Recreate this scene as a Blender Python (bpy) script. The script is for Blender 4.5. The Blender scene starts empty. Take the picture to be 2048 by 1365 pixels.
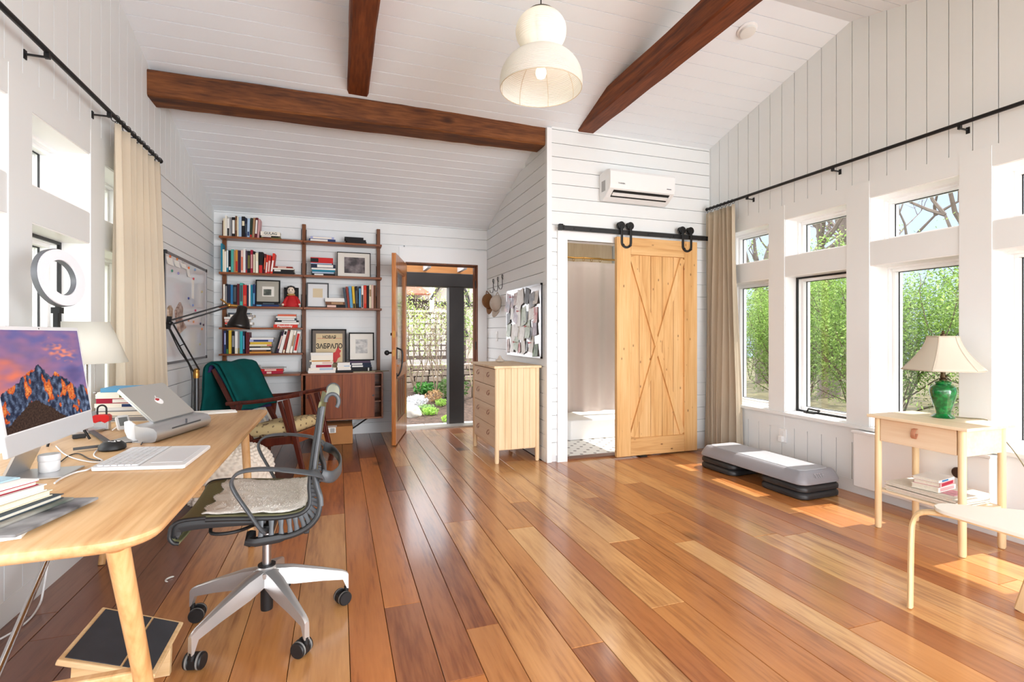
import bpy, bmesh, math, random
from mathutils import Vector, Matrix, Euler
RND = random.Random(7)
SC = bpy.context.scene
COL = SC.collection
# ---------------------------------------------------------------- camera geometry (metres, camera at 0,0,1.2)
F, CX, HY, H = 1005.0, 1024.0, 669.0, 1.2
YAW = math.atan(347.4 / F)
CA, SA = math.cos(YAW), math.sin(YAW)
def ray(px, py):
    u = (px - CX) / F; v = (HY - py) / F
    return Vector((SA + u * CA, CA - u * SA, v))
def PZ(px, py, z=0.0):
    r = ray(px, py); d = (z - H) / r.z
    return Vector((d * r.x, d * r.y, z))
def PY(px, py, y):
    r = ray(px, py); d = y / r.y
    return Vector((d * r.x, y, H + d * r.z))
def PX(px, py, x):
    r = ray(px, py); d = x / r.x
    return Vector((x, d * r.y, H + d * r.z))
XL, XR, YB, YP, XP, YF = -1.30, 3.69, 6.33, 4.32, 1.84, -1.2
RY, RZ, SL = 2.78, 3.585, 0.285
def ceil_z(y): return RZ - SL * abs(y - RY)
# ---------------------------------------------------------------- materials
def lin(c):
    if isinstance(c, str):
        c = c.lstrip('#'); c = [int(c[i:i + 2], 16) for i in (0, 2, 4)]
    return tuple(((v / 255) / 12.92 if v / 255 <= 0.04045 else ((v / 255 + 0.055) / 1.055) ** 2.4) for v in c) + (1.0,)
MATS = {}
def newmat(name):
    m = bpy.data.materials.new(name); m.use_nodes = True
    nt = m.node_tree; b = nt.nodes['Principled BSDF']
    return m, nt, b
def mat(name, col, rough=0.5, metal=0.0, var=0.0, vscale=6.0, bump=0.0, bscale=80.0, emit=0.0, coat=0.0, spec=0.5, trans=0.0, sheen=0.0):
    if name in MATS: return MATS[name]
    m, nt, b = newmat(name)
    c = lin(col)
    b.inputs['Base Color'].default_value = c
    b.inputs['Roughness'].default_value = rough
    b.inputs['Metallic'].default_value = metal
    b.inputs['Specular IOR Level'].default_value = spec
    b.inputs['Coat Weight'].default_value = coat
    b.inputs['Transmission Weight'].default_value = trans
    b.inputs['Sheen Weight'].default_value = sheen
    if emit:
        b.inputs['Emission Color'].default_value = c; b.inputs['Emission Strength'].default_value = emit
    tc = None
    if var or bump:
        tc = nt.nodes.new('ShaderNodeTexCoord')
    if var:
        n = nt.nodes.new('ShaderNodeTexNoise'); n.inputs['Scale'].default_value = vscale; n.inputs['Detail'].default_value = 5
        nt.links.new(tc.outputs['Object'], n.inputs['Vector'])
        mx = nt.nodes.new('ShaderNodeMix'); mx.data_type = 'RGBA'; mx.blend_type = 'MULTIPLY'
        mx.inputs['Factor'].default_value = 1.0
        rp = nt.nodes.new('ShaderNodeValToRGB')
        rp.color_ramp.elements[0].position = 0.3; rp.color_ramp.elements[1].position = 0.7
        lo = 1 - var
        rp.color_ramp.elements[0].color = (lo, lo, lo, 1); rp.color_ramp.elements[1].color = (1, 1, 1, 1)
        nt.links.new(n.outputs['Fac'], rp.inputs['Fac'])
        mx.inputs['A'].default_value = c
        nt.links.new(rp.outputs['Color'], mx.inputs['B'])
        nt.links.new(mx.outputs['Result'], b.inputs['Base Color'])
    if bump:
        n2 = nt.nodes.new('ShaderNodeTexNoise'); n2.inputs['Scale'].default_value = bscale; n2.inputs['Detail'].default_value = 4
        nt.links.new(tc.outputs['Object'], n2.inputs['Vector'])
        bp = nt.nodes.new('ShaderNodeBump'); bp.inputs['Strength'].default_value = bump; bp.inputs['Distance'].default_value = 0.004
        nt.links.new(n2.outputs['Fac'], bp.inputs['Height']); nt.links.new(bp.outputs['Normal'], b.inputs['Normal'])
    MATS[name] = m
    return m
def wood(name, c1, c2, c3, axis='Y', scale=9.0, stretch=0.07, rough=0.42, knots=0.0, bump=0.12, attr=None, coat=0.0, wave=0.0):
    """streaky grain along an axis of the object's own coordinates; attr names a per-face tint"""
    if name in MATS: return MATS[name]
    m, nt, b = newmat(name)
    L = nt.links.new
    tc = nt.nodes.new('ShaderNodeTexCoord'); mp = nt.nodes.new('ShaderNodeMapping')
    s = [1.0, 1.0, 1.0]; s['XYZ'.index(axis)] = stretch
    mp.inputs['Scale'].default_value = s
    L(tc.outputs['Object'], mp.inputs['Vector'])
    vec = mp.outputs['Vector']
    at = None
    if attr:
        at = nt.nodes.new('ShaderNodeAttribute'); at.attribute_name = attr
        ad = nt.nodes.new('ShaderNodeVectorMath'); ad.operation = 'MULTIPLY_ADD'
        ad.inputs[1].default_value = (37, 53, 29)
        L(at.outputs['Vector'], ad.inputs[0]); L(vec, ad.inputs[2]); vec = ad.outputs['Vector']
    n = nt.nodes.new('ShaderNodeTexNoise'); n.inputs['Scale'].default_value = scale; n.inputs['Detail'].default_value = 7; n.inputs['Distortion'].default_value = 0.8
    L(vec, n.inputs['Vector'])
    f = nt.nodes.new('ShaderNodeTexNoise'); f.inputs['Scale'].default_value = scale * 9; f.inputs['Detail'].default_value = 4
    L(vec, f.inputs['Vector'])
    mixf = nt.nodes.new('ShaderNodeMix'); mixf.inputs['Factor'].default_value = 0.4
    L(n.outputs['Fac'], mixf.inputs['A']); L(f.outputs['Fac'], mixf.inputs['B'])
    rp = nt.nodes.new('ShaderNodeValToRGB')
    e = rp.color_ramp.elements
    e[0].position = 0.34; e[0].color = lin(c1); e[1].position = 0.68; e[1].color = lin(c3)
    k = e.new(0.5); k.color = lin(c2)
    L(mixf.outputs['Result'], rp.inputs['Fac'])
    colr = rp.outputs['Color']
    if knots:
        v = nt.nodes.new('ShaderNodeTexVoronoi'); v.inputs['Scale'].default_value = knots
        mk = nt.nodes.new('ShaderNodeMapping'); ks = [1.0, 1.0, 1.0]; ks['XYZ'.index(axis)] = 0.55
        mk.inputs['Scale'].default_value = ks
        L(tc.outputs['Object'], mk.inputs['Vector']); L(mk.outputs['Vector'], v.inputs['Vector'])
        r2 = nt.nodes.new('ShaderNodeValToRGB')
        r2.color_ramp.elements[0].position = 0.05; r2.color_ramp.elements[0].color = (0.16, 0.08, 0.04, 1)
        r2.color_ramp.elements[1].position = 0.13; r2.color_ramp.elements[1].color = (1, 1, 1, 1)
        L(v.outputs['Distance'], r2.inputs['Fac'])
        mx = nt.nodes.new('ShaderNodeMix'); mx.data_type = 'RGBA'; mx.blend_type = 'MULTIPLY'; mx.inputs['Factor'].default_value = 0.75
        L(colr, mx.inputs['A']); L(r2.outputs['Color'], mx.inputs['B']); colr = mx.outputs['Result']
    if attr:
        ac = nt.nodes.new('ShaderNodeAttribute'); ac.attribute_name = attr + '_col'
        mx = nt.nodes.new('ShaderNodeMix'); mx.data_type = 'RGBA'; mx.blend_type = 'MULTIPLY'; mx.inputs['Factor'].default_value = 1.0
        L(colr, mx.inputs['A']); L(ac.outputs['Color'], mx.inputs['B']); colr = mx.outputs['Result']
    L(colr, b.inputs['Base Color'])
    b.inputs['Roughness'].default_value = rough; b.inputs['Coat Weight'].default_value = coat; b.inputs['Specular IOR Level'].default_value = 0.35
    b.inputs['Coat Roughness'].default_value = 0.15
    if bump:
        bp = nt.nodes.new('ShaderNodeBump'); bp.inputs['Strength'].default_value = bump; bp.inputs['Distance'].default_value = 0.003
        L(mixf.outputs['Result'], bp.inputs['Height']); L(bp.outputs['Normal'], b.inputs['Normal'])
    MATS[name] = m
    return m
def glass(name, tint=(1, 1, 1), gloss=0.06):
    if name in MATS: return MATS[name]
    m, nt, b = newmat(name); nt.nodes.remove(b)
    out = nt.nodes['Material Output']
    t = nt.nodes.new('ShaderNodeBsdfTransparent'); t.inputs['Color'].default_value = (*tint, 1)
    g = nt.nodes.new('ShaderNodeBsdfGlossy'); g.inputs['Roughness'].default_value = 0.02
    fr = nt.nodes.new('ShaderNodeLayerWeight'); fr.inputs['Blend'].default_value = 0.12
    mth = nt.nodes.new('ShaderNodeMath'); mth.operation = 'MULTIPLY_ADD'; mth.inputs[1].default_value = 0.5; mth.inputs[2].default_value = gloss * 0.5
    nt.links.new(fr.outputs['Fresnel'], mth.inputs[0])
    mx = nt.nodes.new('ShaderNodeMixShader')
    nt.links.new(mth.outputs[0], mx.inputs['Fac']); nt.links.new(t.outputs[0], mx.inputs[1]); nt.links.new(g.outputs[0], mx.inputs[2])
    nt.links.new(mx.outputs[0], out.inputs['Surface'])
    MATS[name] = m
    return m
def thin(name, col, transl=0.4, rough=0.8, var=0.0, stripes=0.0):
    """cloth or paper that lets some light through"""
    if name in MATS: return MATS[name]
    m, nt, b = newmat(name)
    out = nt.nodes['Material Output']
    b.inputs['Base Color'].default_value = lin(col); b.inputs['Roughness'].default_value = rough; b.inputs['Specular IOR Level'].default_value = 0.2
    t = nt.nodes.new('ShaderNodeBsdfTranslucent'); t.inputs['Color'].default_value = lin(col)
    mx = nt.nodes.new('ShaderNodeMixShader'); mx.inputs['Fac'].default_value = transl
    nt.links.new(b.outputs[0], mx.inputs[1]); nt.links.new(t.outputs[0], mx.inputs[2]); nt.links.new(mx.outputs[0], out.inputs['Surface'])
    if var:
        tc = nt.nodes.new('ShaderNodeTexCoord'); n = nt.nodes.new('ShaderNodeTexNoise'); n.inputs['Scale'].default_value = 60; n.inputs['Detail'].default_value = 3
        mp = nt.nodes.new('ShaderNodeMapping'); mp.inputs['Scale'].default_value = (6, 6, 0.6)
        nt.links.new(tc.outputs['Object'], mp.inputs['Vector']); nt.links.new(mp.outputs['Vector'], n.inputs['Vector'])
        bp = nt.nodes.new('ShaderNodeBump'); bp.inputs['Strength'].default_value = var; bp.inputs['Distance'].default_value = 0.002
        nt.links.new(n.outputs['Fac'], bp.inputs['Height']); nt.links.new(bp.outputs['Normal'], b.inputs['Normal'])
    MATS[name] = m
    return m
def vcol(name, rough=0.6, emit=0.0, transl=0.0):
    """colour read from the mesh's own 'tint' attribute"""
    if name in MATS: return MATS[name]
    m, nt, b = newmat(name)
    at = nt.nodes.new('ShaderNodeAttribute'); at.attribute_name = 'tint'
    nt.links.new(at.outputs['Color'], b.inputs['Base Color']); b.inputs['Roughness'].default_value = rough
    if emit:
        b.inputs['Specular IOR Level'].default_value = 0.02; b.inputs['Base Color'].default_value = (0, 0, 0, 1); nt.links.remove(b.inputs['Base Color'].links[0])
        nt.links.new(at.outputs['Color'], b.inputs['Emission Color']); b.inputs['Emission Strength'].default_value = emit
    if transl:
        out = nt.nodes['Material Output']
        t = nt.nodes.new('ShaderNodeBsdfTranslucent'); nt.links.new(at.outputs['Color'], t.inputs['Color'])
        mx = nt.nodes.new('ShaderNodeMixShader'); mx.inputs['Fac'].default_value = transl
        nt.links.new(b.outputs[0], mx.inputs[1]); nt.links.new(t.outputs[0], mx.inputs[2]); nt.links.new(mx.outputs[0], out.inputs['Surface'])
    MATS[name] = m
    return m
PAINT = mat('white_paint', (230, 233, 234), 0.55, var=0.03, vscale=2.0, bump=0.05, bscale=45)
CEIL = mat('ceiling_paint', (236, 241, 246), 0.55, var=0.03, vscale=2.0, bump=0.05, bscale=45)
TRIM = mat('white_trim', (234, 236, 238), 0.42)
GROOVE = mat('groove_paint', (190, 186, 180), 0.8)
BLACK = mat('black_metal', (26, 26, 27), 0.42, metal=0.3)
BLACKP = mat('black_plastic', (22, 22, 24), 0.5)
STEEL = mat('brushed_steel', (196, 196, 198), 0.28, metal=1.0)
ALU = mat('silver_aluminium', (205, 206, 208), 0.35, metal=0.85)
WHITEP = mat('white_plastic', (238, 238, 238), 0.35)
PAPER = mat('white_paper', (238, 237, 232), 0.8)
PAGES = mat('page_edges', (226, 219, 203), 0.9, var=0.12, vscale=120)
GLASS = glass('window_glass')
BRASS = mat('brass', (176, 132, 70), 0.35, metal=0.9)
# ---------------------------------------------------------------- mesh builder
class MB:
    def __init__(s): s.bm = bmesh.new(); s.mi = 0; s.tint = None
    def _f(s, vs):
        try:
            f = s.bm.faces.new(vs); f.material_index = s.mi
            return f
        except ValueError: return None
    def v(s, p): return s.bm.verts.new(p)
    def poly(s, pts): return s._f([s.v(p) for p in pts])
    def hexa(s, p):
        """8 corners: bottom ring 0-3, top ring 4-7"""
        v = [s.v(q) for q in p]
        for q in ((3, 2, 1, 0), (4, 5, 6, 7), (0, 1, 5, 4), (1, 2, 6, 5), (2, 3, 7, 6), (3, 0, 4, 7)): s._f([v[i] for i in q])
        return s
    def box(s, x0, x1, y0, y1, z0, z1):
        return s.hexa([(x0, y0, z0), (x1, y0, z0), (x1, y1, z0), (x0, y1, z0), (x0, y0, z1), (x1, y0, z1), (x1, y1, z1), (x0, y1, z1)])
    def obox(s, M, sx, sy, sz, oz=0):
        """box of full size sx,sy,sz centred in the frame M (bottom at 0 when oz)"""
        a, b = sx / 2, sy / 2; c0, c1 = (0, sz) if oz else (-sz / 2, sz / 2)
        P = [(-a, -b, c0), (a, -b, c0), (a, b, c0), (-a, b, c0), (-a, -b, c1), (a, -b, c1), (a, b, c1), (-a, b, c1)]
        return s.hexa([M @ Vector(p) for p in P])
    def bar(s, p0, p1, w, h, up=(0, 0, 1), w2=None, h2=None):
        p0, p1 = Vector(p0), Vector(p1); d = (p1 - p0).normalized(); up = Vector(up)
        x = d.cross(up)
        if x.length < 1e-4: x = d.cross(Vector((1, 0, 0)))
        x.normalize(); u = x.cross(d).normalized()
        w2 = w if w2 is None else w2; h2 = h if h2 is None else h2
        q = []
        for p, ww, hh in ((p0, w, h), (p1, w2, h2)):
            q += [p - x * ww / 2 - u * hh / 2, p + x * ww / 2 - u * hh / 2, p + x * ww / 2 + u * hh / 2, p - x * ww / 2 + u * hh / 2]
        return s.hexa(q)
    def prism(s, pts, off):
        """polygon (3D points) pushed along off"""
        off = Vector(off); a = [s.v(p) for p in pts]; b = [s.v(Vector(p) + off) for p in pts]; n = len(pts)
        s._f(a[::-1]); s._f(b)
        for i in range(n): s._f([a[i], a[(i + 1) % n], b[(i + 1) % n], b[i]])
        return s
    def loft(s, rings, closed=True, cap=True):
        R = [[s.v(p) for p in r] for r in rings]; n = len(R[0])
        for a, b in zip(R[:-1], R[1:]):
            for i in range(n if closed else n - 1):
                s._f([a[i], a[(i + 1) % n], b[(i + 1) % n], b[i]])
        if cap and closed: s._f(R[0][::-1]); s._f(R[-1])
        return s
    def tube(s, pts, r, n=8, cap=True, sq=None):
        """round tube (or flat strip, sq=(w,h)) along a path; r may be a list"""
        pts = [Vector(p) for p in pts]; m = len(pts)
        rr = r if isinstance(r, (list, tuple)) else [r] * m
        t0 = (pts[1] - pts[0]).normalized()
        a = Vector((0, 0, 1)) if abs(t0.z) < 0.9 else Vector((1, 0, 0))
        x = t0.cross(a).normalized(); rings = []
        for i, p in enumerate(pts):
            t = (pts[min(i + 1, m - 1)] - pts[max(i - 1, 0)]).normalized()
            x = (x - t * x.dot(t)).normalized(); y = t.cross(x)
            rings.append([p + (x * math.cos(k * 2 * math.pi / n) + y * math.sin(k * 2 * math.pi / n)) * rr[i] for k in range(n)])
        return s.loft(rings, cap=cap)
    def ribbon(s, pts, width_vec, w, th):
        """flat strip along pts; width along width_vec, w and th may be lists"""
        pts = [Vector(p) for p in pts]; m = len(pts)
        W = w if isinstance(w, (list, tuple)) else [w] * m
        T = th if isinstance(th, (list, tuple)) else [th] * m
        rings = []
        for i, p in enumerate(pts):
            t = (pts[min(i + 1, m - 1)] - pts[max(i - 1, 0)]).normalized()
            wv = Vector(width_vec[i]) if isinstance(width_vec, list) else Vector(width_vec)
            x = (wv - t * wv.dot(t)).normalized(); y = t.cross(x)
            a, b = W[i] / 2, T[i] / 2; k = 0.7
            rings.append([p + x * a * u + y * b * v for u, v in ((-1, -k * .3), (-k, -1), (k, -1), (1, -k * .3), (1, k * .3), (k, 1), (-k, 1), (-1, k * .3))])
        return s.loft(rings)
    def lathe(s, prof, c=(0, 0, 0), n=28, M=None, cap=True):
        c = Vector(c); rings = []
        for r, z in prof:
            ring = [Vector((r * math.cos(2 * math.pi * k / n), r * math.sin(2 * math.pi * k / n), z)) for k in range(n)]
            rings.append([(M @ p if M else p) + c for p in ring])
        return s.loft(rings, cap=cap)
    def ball(s, c, r, n=12, sc=(1, 1, 1)):
        pr = [(math.sin(math.pi * i / n), -math.cos(math.pi * i / n)) for i in range(n + 1)]
        pr[0] = (0.02, -1); pr[-1] = (0.02, 1)
        M = Matrix.Diagonal((r * sc[0], r * sc[1], r * sc[2], 1))
        return s.lathe(pr, c, n=n * 2, M=M)
    def grid(s, fn, nu, nv):
        V = [[s.v(fn(i / nu, j / nv)) for j in range(nv + 1)] for i in range(nu + 1)]
        for i in range(nu):
            for j in range(nv): s._f([V[i][j], V[i + 1][j], V[i + 1][j + 1], V[i][j + 1]])
        return s
    def add(s, other, M=None):
        me = bpy.data.meshes.new('tmp'); other.bm.to_mesh(me)
        if M: me.transform(M)
        s.bm.from_mesh(me); bpy.data.meshes.remove(me); return s
WM = {}
def obj(name, mb, mats, parent=None, loc=None, smooth=None, bevel=0.0, solid=0.0, subsurf=0, local=False, seg=2):
    """link one mesh object; geometry is given in world space (or the parent's space when local)"""
    bm = mb.bm if isinstance(mb, MB) else mb
    bmesh.ops.recalc_face_normals(bm, faces=bm.faces[:]) if not solid else None
    me = bpy.data.meshes.new(name); bm.to_mesh(me); bm.free()
    for m in (mats if isinstance(mats, (list, tuple)) else [mats]): me.materials.append(m)
    o = bpy.data.objects.new(name, me); COL.objects.link(o)
    if parent is not None:
        o.parent = parent
        if not local: me.transform(WM[parent.name].inverted())
        WM[o.name] = WM[parent.name].copy()
    else:
        if loc is None and not local and me.vertices:
            xs = [v.co for v in me.vertices]
            loc = Vector(((min(p.x for p in xs) + max(p.x for p in xs)) / 2, (min(p.y for p in xs) + max(p.y for p in xs)) / 2, min(p.z for p in xs)))
        loc = Vector(loc or (0, 0, 0))
        if not local: me.transform(Matrix.Translation(-loc))
        o.location = loc; WM[o.name] = Matrix.Translation(loc)
    if smooth:
        for p in me.polygons: p.use_smooth = True
        me.set_sharp_from_angle(angle=math.radians(smooth))
    if solid:
        md = o.modifiers.new('thickness', 'SOLIDIFY'); md.thickness = solid; md.offset = 0
    if bevel:
        md = o.modifiers.new('edge', 'BEVEL'); md.width = bevel; md.segments = seg; md.limit_method = 'ANGLE'; md.angle_limit = math.radians(40)
    if subsurf:
        md = o.modifiers.new('sub', 'SUBSURF'); md.levels = subsurf; md.render_levels = subsurf
    return o
def tag(o, label=None, cat=None, group=None, kind=None):
    if label: o['label'] = label
    if cat: o['category'] = cat
    if group: o['group'] = group
    if kind: o['kind'] = kind
    return o
def thing(name, label, cat, loc=(0, 0, 0), rz=0.0, group=None):
    o = bpy.data.objects.new(name, None); COL.objects.link(o); o.empty_display_size = 0.1
    o.location = loc; o.rotation_euler = (0, 0, rz)
    WM[o.name] = Matrix.Translation(Vector(loc)) @ Matrix.Rotation(rz, 4, 'Z')
    return tag(o, label, cat, group)
def struct(name, mb, mats, parent=None, **k):
    o = obj(name, mb, mats, parent, **k)
    if parent is None: o['kind'] = 'structure'
    return o
def sthing(name, loc=(0, 0, 0)):
    o = bpy.data.objects.new(name, None); COL.objects.link(o); o.location = loc; o['kind'] = 'structure'
    WM[o.name] = Matrix.Translation(Vector(loc)); return o
def text_mb(txt, size, depth=0.0006, M=None, align='CENTER', sx=1.0, bold=.012):
    cu = bpy.data.curves.new('t', 'FONT'); cu.body = txt; cu.size = size; cu.extrude = depth; cu.align_x = align; cu.align_y = 'CENTER'; cu.resolution_u = 2; cu.offset = size * bold
    o = bpy.data.objects.new('t', cu); COL.objects.link(o)
    dg = bpy.context.evaluated_depsgraph_get(); me = bpy.data.meshes.new_from_object(o.evaluated_get(dg))
    bpy.data.objects.remove(o); bpy.data.curves.remove(cu)
    me.transform(Matrix.Diagonal((sx, 1, 1, 1)))
    if M: me.transform(M)
    mb = MB(); mb.bm.from_mesh(me); bpy.data.meshes.remove(me); return mb
def frameM(o, x, y):
    """matrix with origin o and local x,y axes in world"""
    x = Vector(x).normalized(); y = Vector(y); y = (y - x * y.dot(x)).normalized(); z = x.cross(y)
    M = Matrix((x, y, z)).transposed().to_4x4(); M.translation = Vector(o); return M
def set_tint(o, cols, domain='POINT', name='tint'):
    a = o.data.color_attributes.new(name, 'FLOAT_COLOR', domain)
    for i, c in enumerate(cols): a.data[i].color = c
def dup(root, loc, rz=None, label=None, name=None, scale=None):
    r = root.copy(); COL.objects.link(r); r.location = loc
    if rz is not None: r.rotation_euler = (0, 0, rz)
    if label: r['label'] = label
    if scale: r.scale = scale
    for ch in list(root.children):
        c = ch.copy(); COL.objects.link(c); c.parent = r
        for g in ch.children:
            d = g.copy(); COL.objects.link(d); d.parent = c
    return r
def arc(c, r, a0, a1, n, ax=(1, 0, 0), ay=(0, 0, 1)):
    c, ax, ay = Vector(c), Vector(ax), Vector(ay)
    return [c + ax * r * math.cos(a0 + (a1 - a0) * i / n) + ay * r * math.sin(a0 + (a1 - a0) * i / n) for i in range(n + 1)]
def smoothpath(P, n=6):
    """Catmull-Rom through the points"""
    P = [Vector(p) for p in P]; Q = [P[0] * 2 - P[1]] + P + [P[-1] * 2 - P[-2]]; out = []
    for i in range(1, len(Q) - 2):
        a, b, c, d = Q[i - 1:i + 3]
        for k in range(n):
            t = k / n
            out.append(0.5 * ((2 * b) + (c - a) * t + (2 * a - 5 * b + 4 * c - d) * t * t + (3 * b - a - 3 * c + d) * t ** 3))
    return out + [P[-1]]
ORD = 'first second third fourth fifth sixth seventh eighth ninth tenth eleventh twelfth thirteenth fourteenth fifteenth sixteenth seventeenth eighteenth nineteenth twentieth twenty-first twenty-second twenty-third twenty-fourth twenty-fifth'.split()
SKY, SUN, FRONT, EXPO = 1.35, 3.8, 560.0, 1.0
SUNDIR = (-0.62, 0.04, -1.0)
# ================================================================ SHELL
def rows(z0, z1, step=0.128, gap=0.006):
    z = z0; out = []
    while z < z1 - 0.01:
        out.append((z, min(z + step - gap, z1))); z += step
    return out
def cut(a, b, holes):
    seg = [(a, b)]
    for h0, h1 in holes:
        seg = [q for s in seg for q in ((s[0], min(s[1], h0)), (max(s[0], h1), s[1])) if q[1] - q[0] > 0.004]
    return seg
# ---- floor
FLOORW = wood('floor_boards', (178, 150, 130), (236, 226, 214), (255, 252, 248), 'Y', 7.0, 0.09, rough=0.3, knots=2.2, bump=0.10, attr='plank', coat=0.6)
fb = MB(); pv = []; pc = []
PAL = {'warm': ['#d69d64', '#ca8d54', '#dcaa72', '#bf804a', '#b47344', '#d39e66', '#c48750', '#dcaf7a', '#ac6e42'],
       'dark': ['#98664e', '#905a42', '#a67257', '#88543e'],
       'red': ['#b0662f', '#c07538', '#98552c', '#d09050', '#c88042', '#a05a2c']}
def plank(x0, x1, y0, y1, c, z1=0.0):
    n0 = len(fb.bm.verts)
    fb.box(x0, x1, y0, y1, -0.02, z1)
    r = (RND.random(), RND.random(), RND.random(), 1)
    for _ in range(len(fb.bm.verts) - n0): pv.append(r); pc.append(lin(c))
x = XL - 0.02; k = 0
while x < XR + 0.02:
    w = RND.choice([0.14, 0.16, 0.175, 0.19, 0.21, 0.15]); x1 = min(x + w, XR + 0.03)
    y = YF - 0.1 - RND.random() * 1.5; k += 1
    while y < YB + 0.02:
        L = RND.uniform(1.1, 3.3); y1 = min(y + L, YB + 0.1)
        ym = (max(y, 0.6) + y1) / 2; xm = (x + x1) / 2
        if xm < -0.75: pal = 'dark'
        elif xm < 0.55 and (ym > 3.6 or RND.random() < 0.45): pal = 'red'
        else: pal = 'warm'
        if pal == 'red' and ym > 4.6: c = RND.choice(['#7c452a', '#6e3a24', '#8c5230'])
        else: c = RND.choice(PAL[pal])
        zz = RND.uniform(-0.0012, 0.0)
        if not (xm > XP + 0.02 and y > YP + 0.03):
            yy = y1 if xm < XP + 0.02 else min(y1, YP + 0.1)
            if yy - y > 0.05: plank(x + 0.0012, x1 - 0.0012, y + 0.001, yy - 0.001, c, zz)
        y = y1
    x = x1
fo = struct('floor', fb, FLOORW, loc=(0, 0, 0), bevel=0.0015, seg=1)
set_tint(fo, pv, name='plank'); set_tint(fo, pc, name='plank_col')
sb = MB(); sb.box(XL - 0.3, XR + 0.3, YF, YB + 0.2, -0.12, -0.021)
struct('floor_underlay', sb, mat('subfloor', (60, 38, 24), 0.9))
# ---- ceiling
cb = MB()
for side in (1, -1):
    L = (YB + 0.25 - RY) if side == 1 else (RY - YF + 0.0)
    s_ = 0.0; c_ = math.cos(math.atan(SL)); k = 0
    while s_ < L:
        e_ = min(s_ + 0.128 * c_ - 0.006, L)
        ya, yb = RY + side * s_, RY + side * e_
        P = [(XL - 0.02, ya, RZ - SL * s_), (XR + 0.02, ya, RZ - SL * s_), (XR + 0.02, yb, RZ - SL * e_), (XL - 0.02, yb, RZ - SL * e_)]
        cb.hexa(P + [(p[0], p[1], p[2] + 0.016) for p in P])
        s_ += 0.128 * c_
    P = [(XL - 0.3, RY, RZ + 0.014), (XR + 0.3, RY, RZ + 0.014), (XR + 0.3, RY + side * L, RZ - SL * L + 0.014), (XL - 0.3, RY + side * L, RZ - SL * L + 0.014)]
    cb.hexa(P + [(p[0], p[1], p[2] + 0.16) for p in P])
struct('ceiling', cb, CEIL, loc=(0, 0, 0))
# ---- window columns
WR = [(4.11, 3.545), (3.376, 2.807), (2.632, 2.066), (1.90, 1.335), (1.165, 0.60), (0.43, -0.135)]
WLF = [(4.135, 3.57), (3.395, 2.83), (2.66, 2.09), (1.92, 1.355), (1.18, 0.615), (0.44, -0.13)]
def window_wall(name, X, sgn, cols, yend, z0, z1, z2, z3, ztrim):
    """sgn +1: wall mass lies towards +X; z0..z1 lower window, z2..z3 transom"""
    T = 0.27; w = MB()
    def bx(d0, d1, ya, yb, za, zb):
        a, b = X + sgn * d0, X + sgn * d1
        w.box(min(a, b), max(a, b), min(ya, yb), max(ya, yb), za, zb)
    # mass
    bx(0.016, T, YF, yend, 0.0, z0 - 0.02); bx(0.0, T, YF, yend, z1, z2)
    # gable mass with raking top
    for ya, yb in ((YF, RY), (RY, YB + 0.2)):
        a, b = X + sgn * 0.018, X + sgn * T
        lo, hi = min(a, b), max(a, b)
        w.hexa([(lo, ya, z3), (hi, ya, z3), (hi, yb, z3), (lo, yb, z3), (lo, ya, ceil_z(ya) + .05), (hi, ya, ceil_z(ya) + .05), (hi, yb, ceil_z(yb) + .05), (lo, yb, ceil_z(yb) + .05)])
    # posts between openings
    ed = [yend] + [v for c in cols for v in c] + [YF]
    for i in range(0, len(ed), 2):
        bx(-0.004, T, ed[i], ed[i + 1], z0 - 0.14, ztrim)
    bx(-0.002, 0.03, YF, yend, z3, ztrim)           # head trim
    bx(-0.0, 0.03, YF, yend, z0 - 0.13, z0 - 0.02)  # apron
    bx(-0.035, T, YF, yend, z0 - 0.025, z0)         # stool / sill
    bx(-0.002, 0.03, YF, yend, 0.0, 0.10)           # base
    y = YF
    while y < yend - 0.01:                          # wainscot boards
        bx(0.0, 0.02, y, min(y + 0.1225, yend), 0.10, z0 - 0.13); y += 0.128
    y = YF
    while y < YB:                                   # gable boards
        e = min(y + 0.1225, YB); zb = ztrim if y < yend - 0.05 else 2.46
        a, b = X, X + sgn * 0.02; lo, hi = min(a, b), max(a, b)
        tops = [(y, ceil_z(y) + .02), (e, ceil_z(e) + .02)]
        w.hexa([(lo, y, zb), (hi, y, zb), (hi, e, zb), (lo, e, zb), (lo, y, tops[0][1]), (hi, y, tops[0][1]), (hi, e, tops[1][1]), (lo, e, tops[1][1])])
        y += 0.128
    return w, bx
wr, _ = window_wall('wall_right', XR, 1, WR, YP + 0.02, 0.52, 1.705, 1.875, 2.205, 2.33)
struct('wall_right', wr, PAINT, loc=(XR, 0, 0))
wl, bxl = window_wall('wall_left', XL, -1, WLF, 4.30, 0.52, 1.705, 1.87, 2.20, 2.335)
for za, zb in rows(0.14, 2.46):
    bxl(0.0, 0.02, 4.30, YB, za, zb)
bxl(-0.004, 0.03, 4.30, YB, 0.0, 0.135); bxl(0.018, 0.27, 4.30, YB + 0.2, 0.0, 2.5)
struct('wall_left', wl, PAINT, loc=(XL, 0, 0))
VINYL = mat('white_vinyl', (246, 246, 246), 0.35)
GASK = mat('dark_gasket', (40, 40, 42), 0.6)
wn = 0
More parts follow.
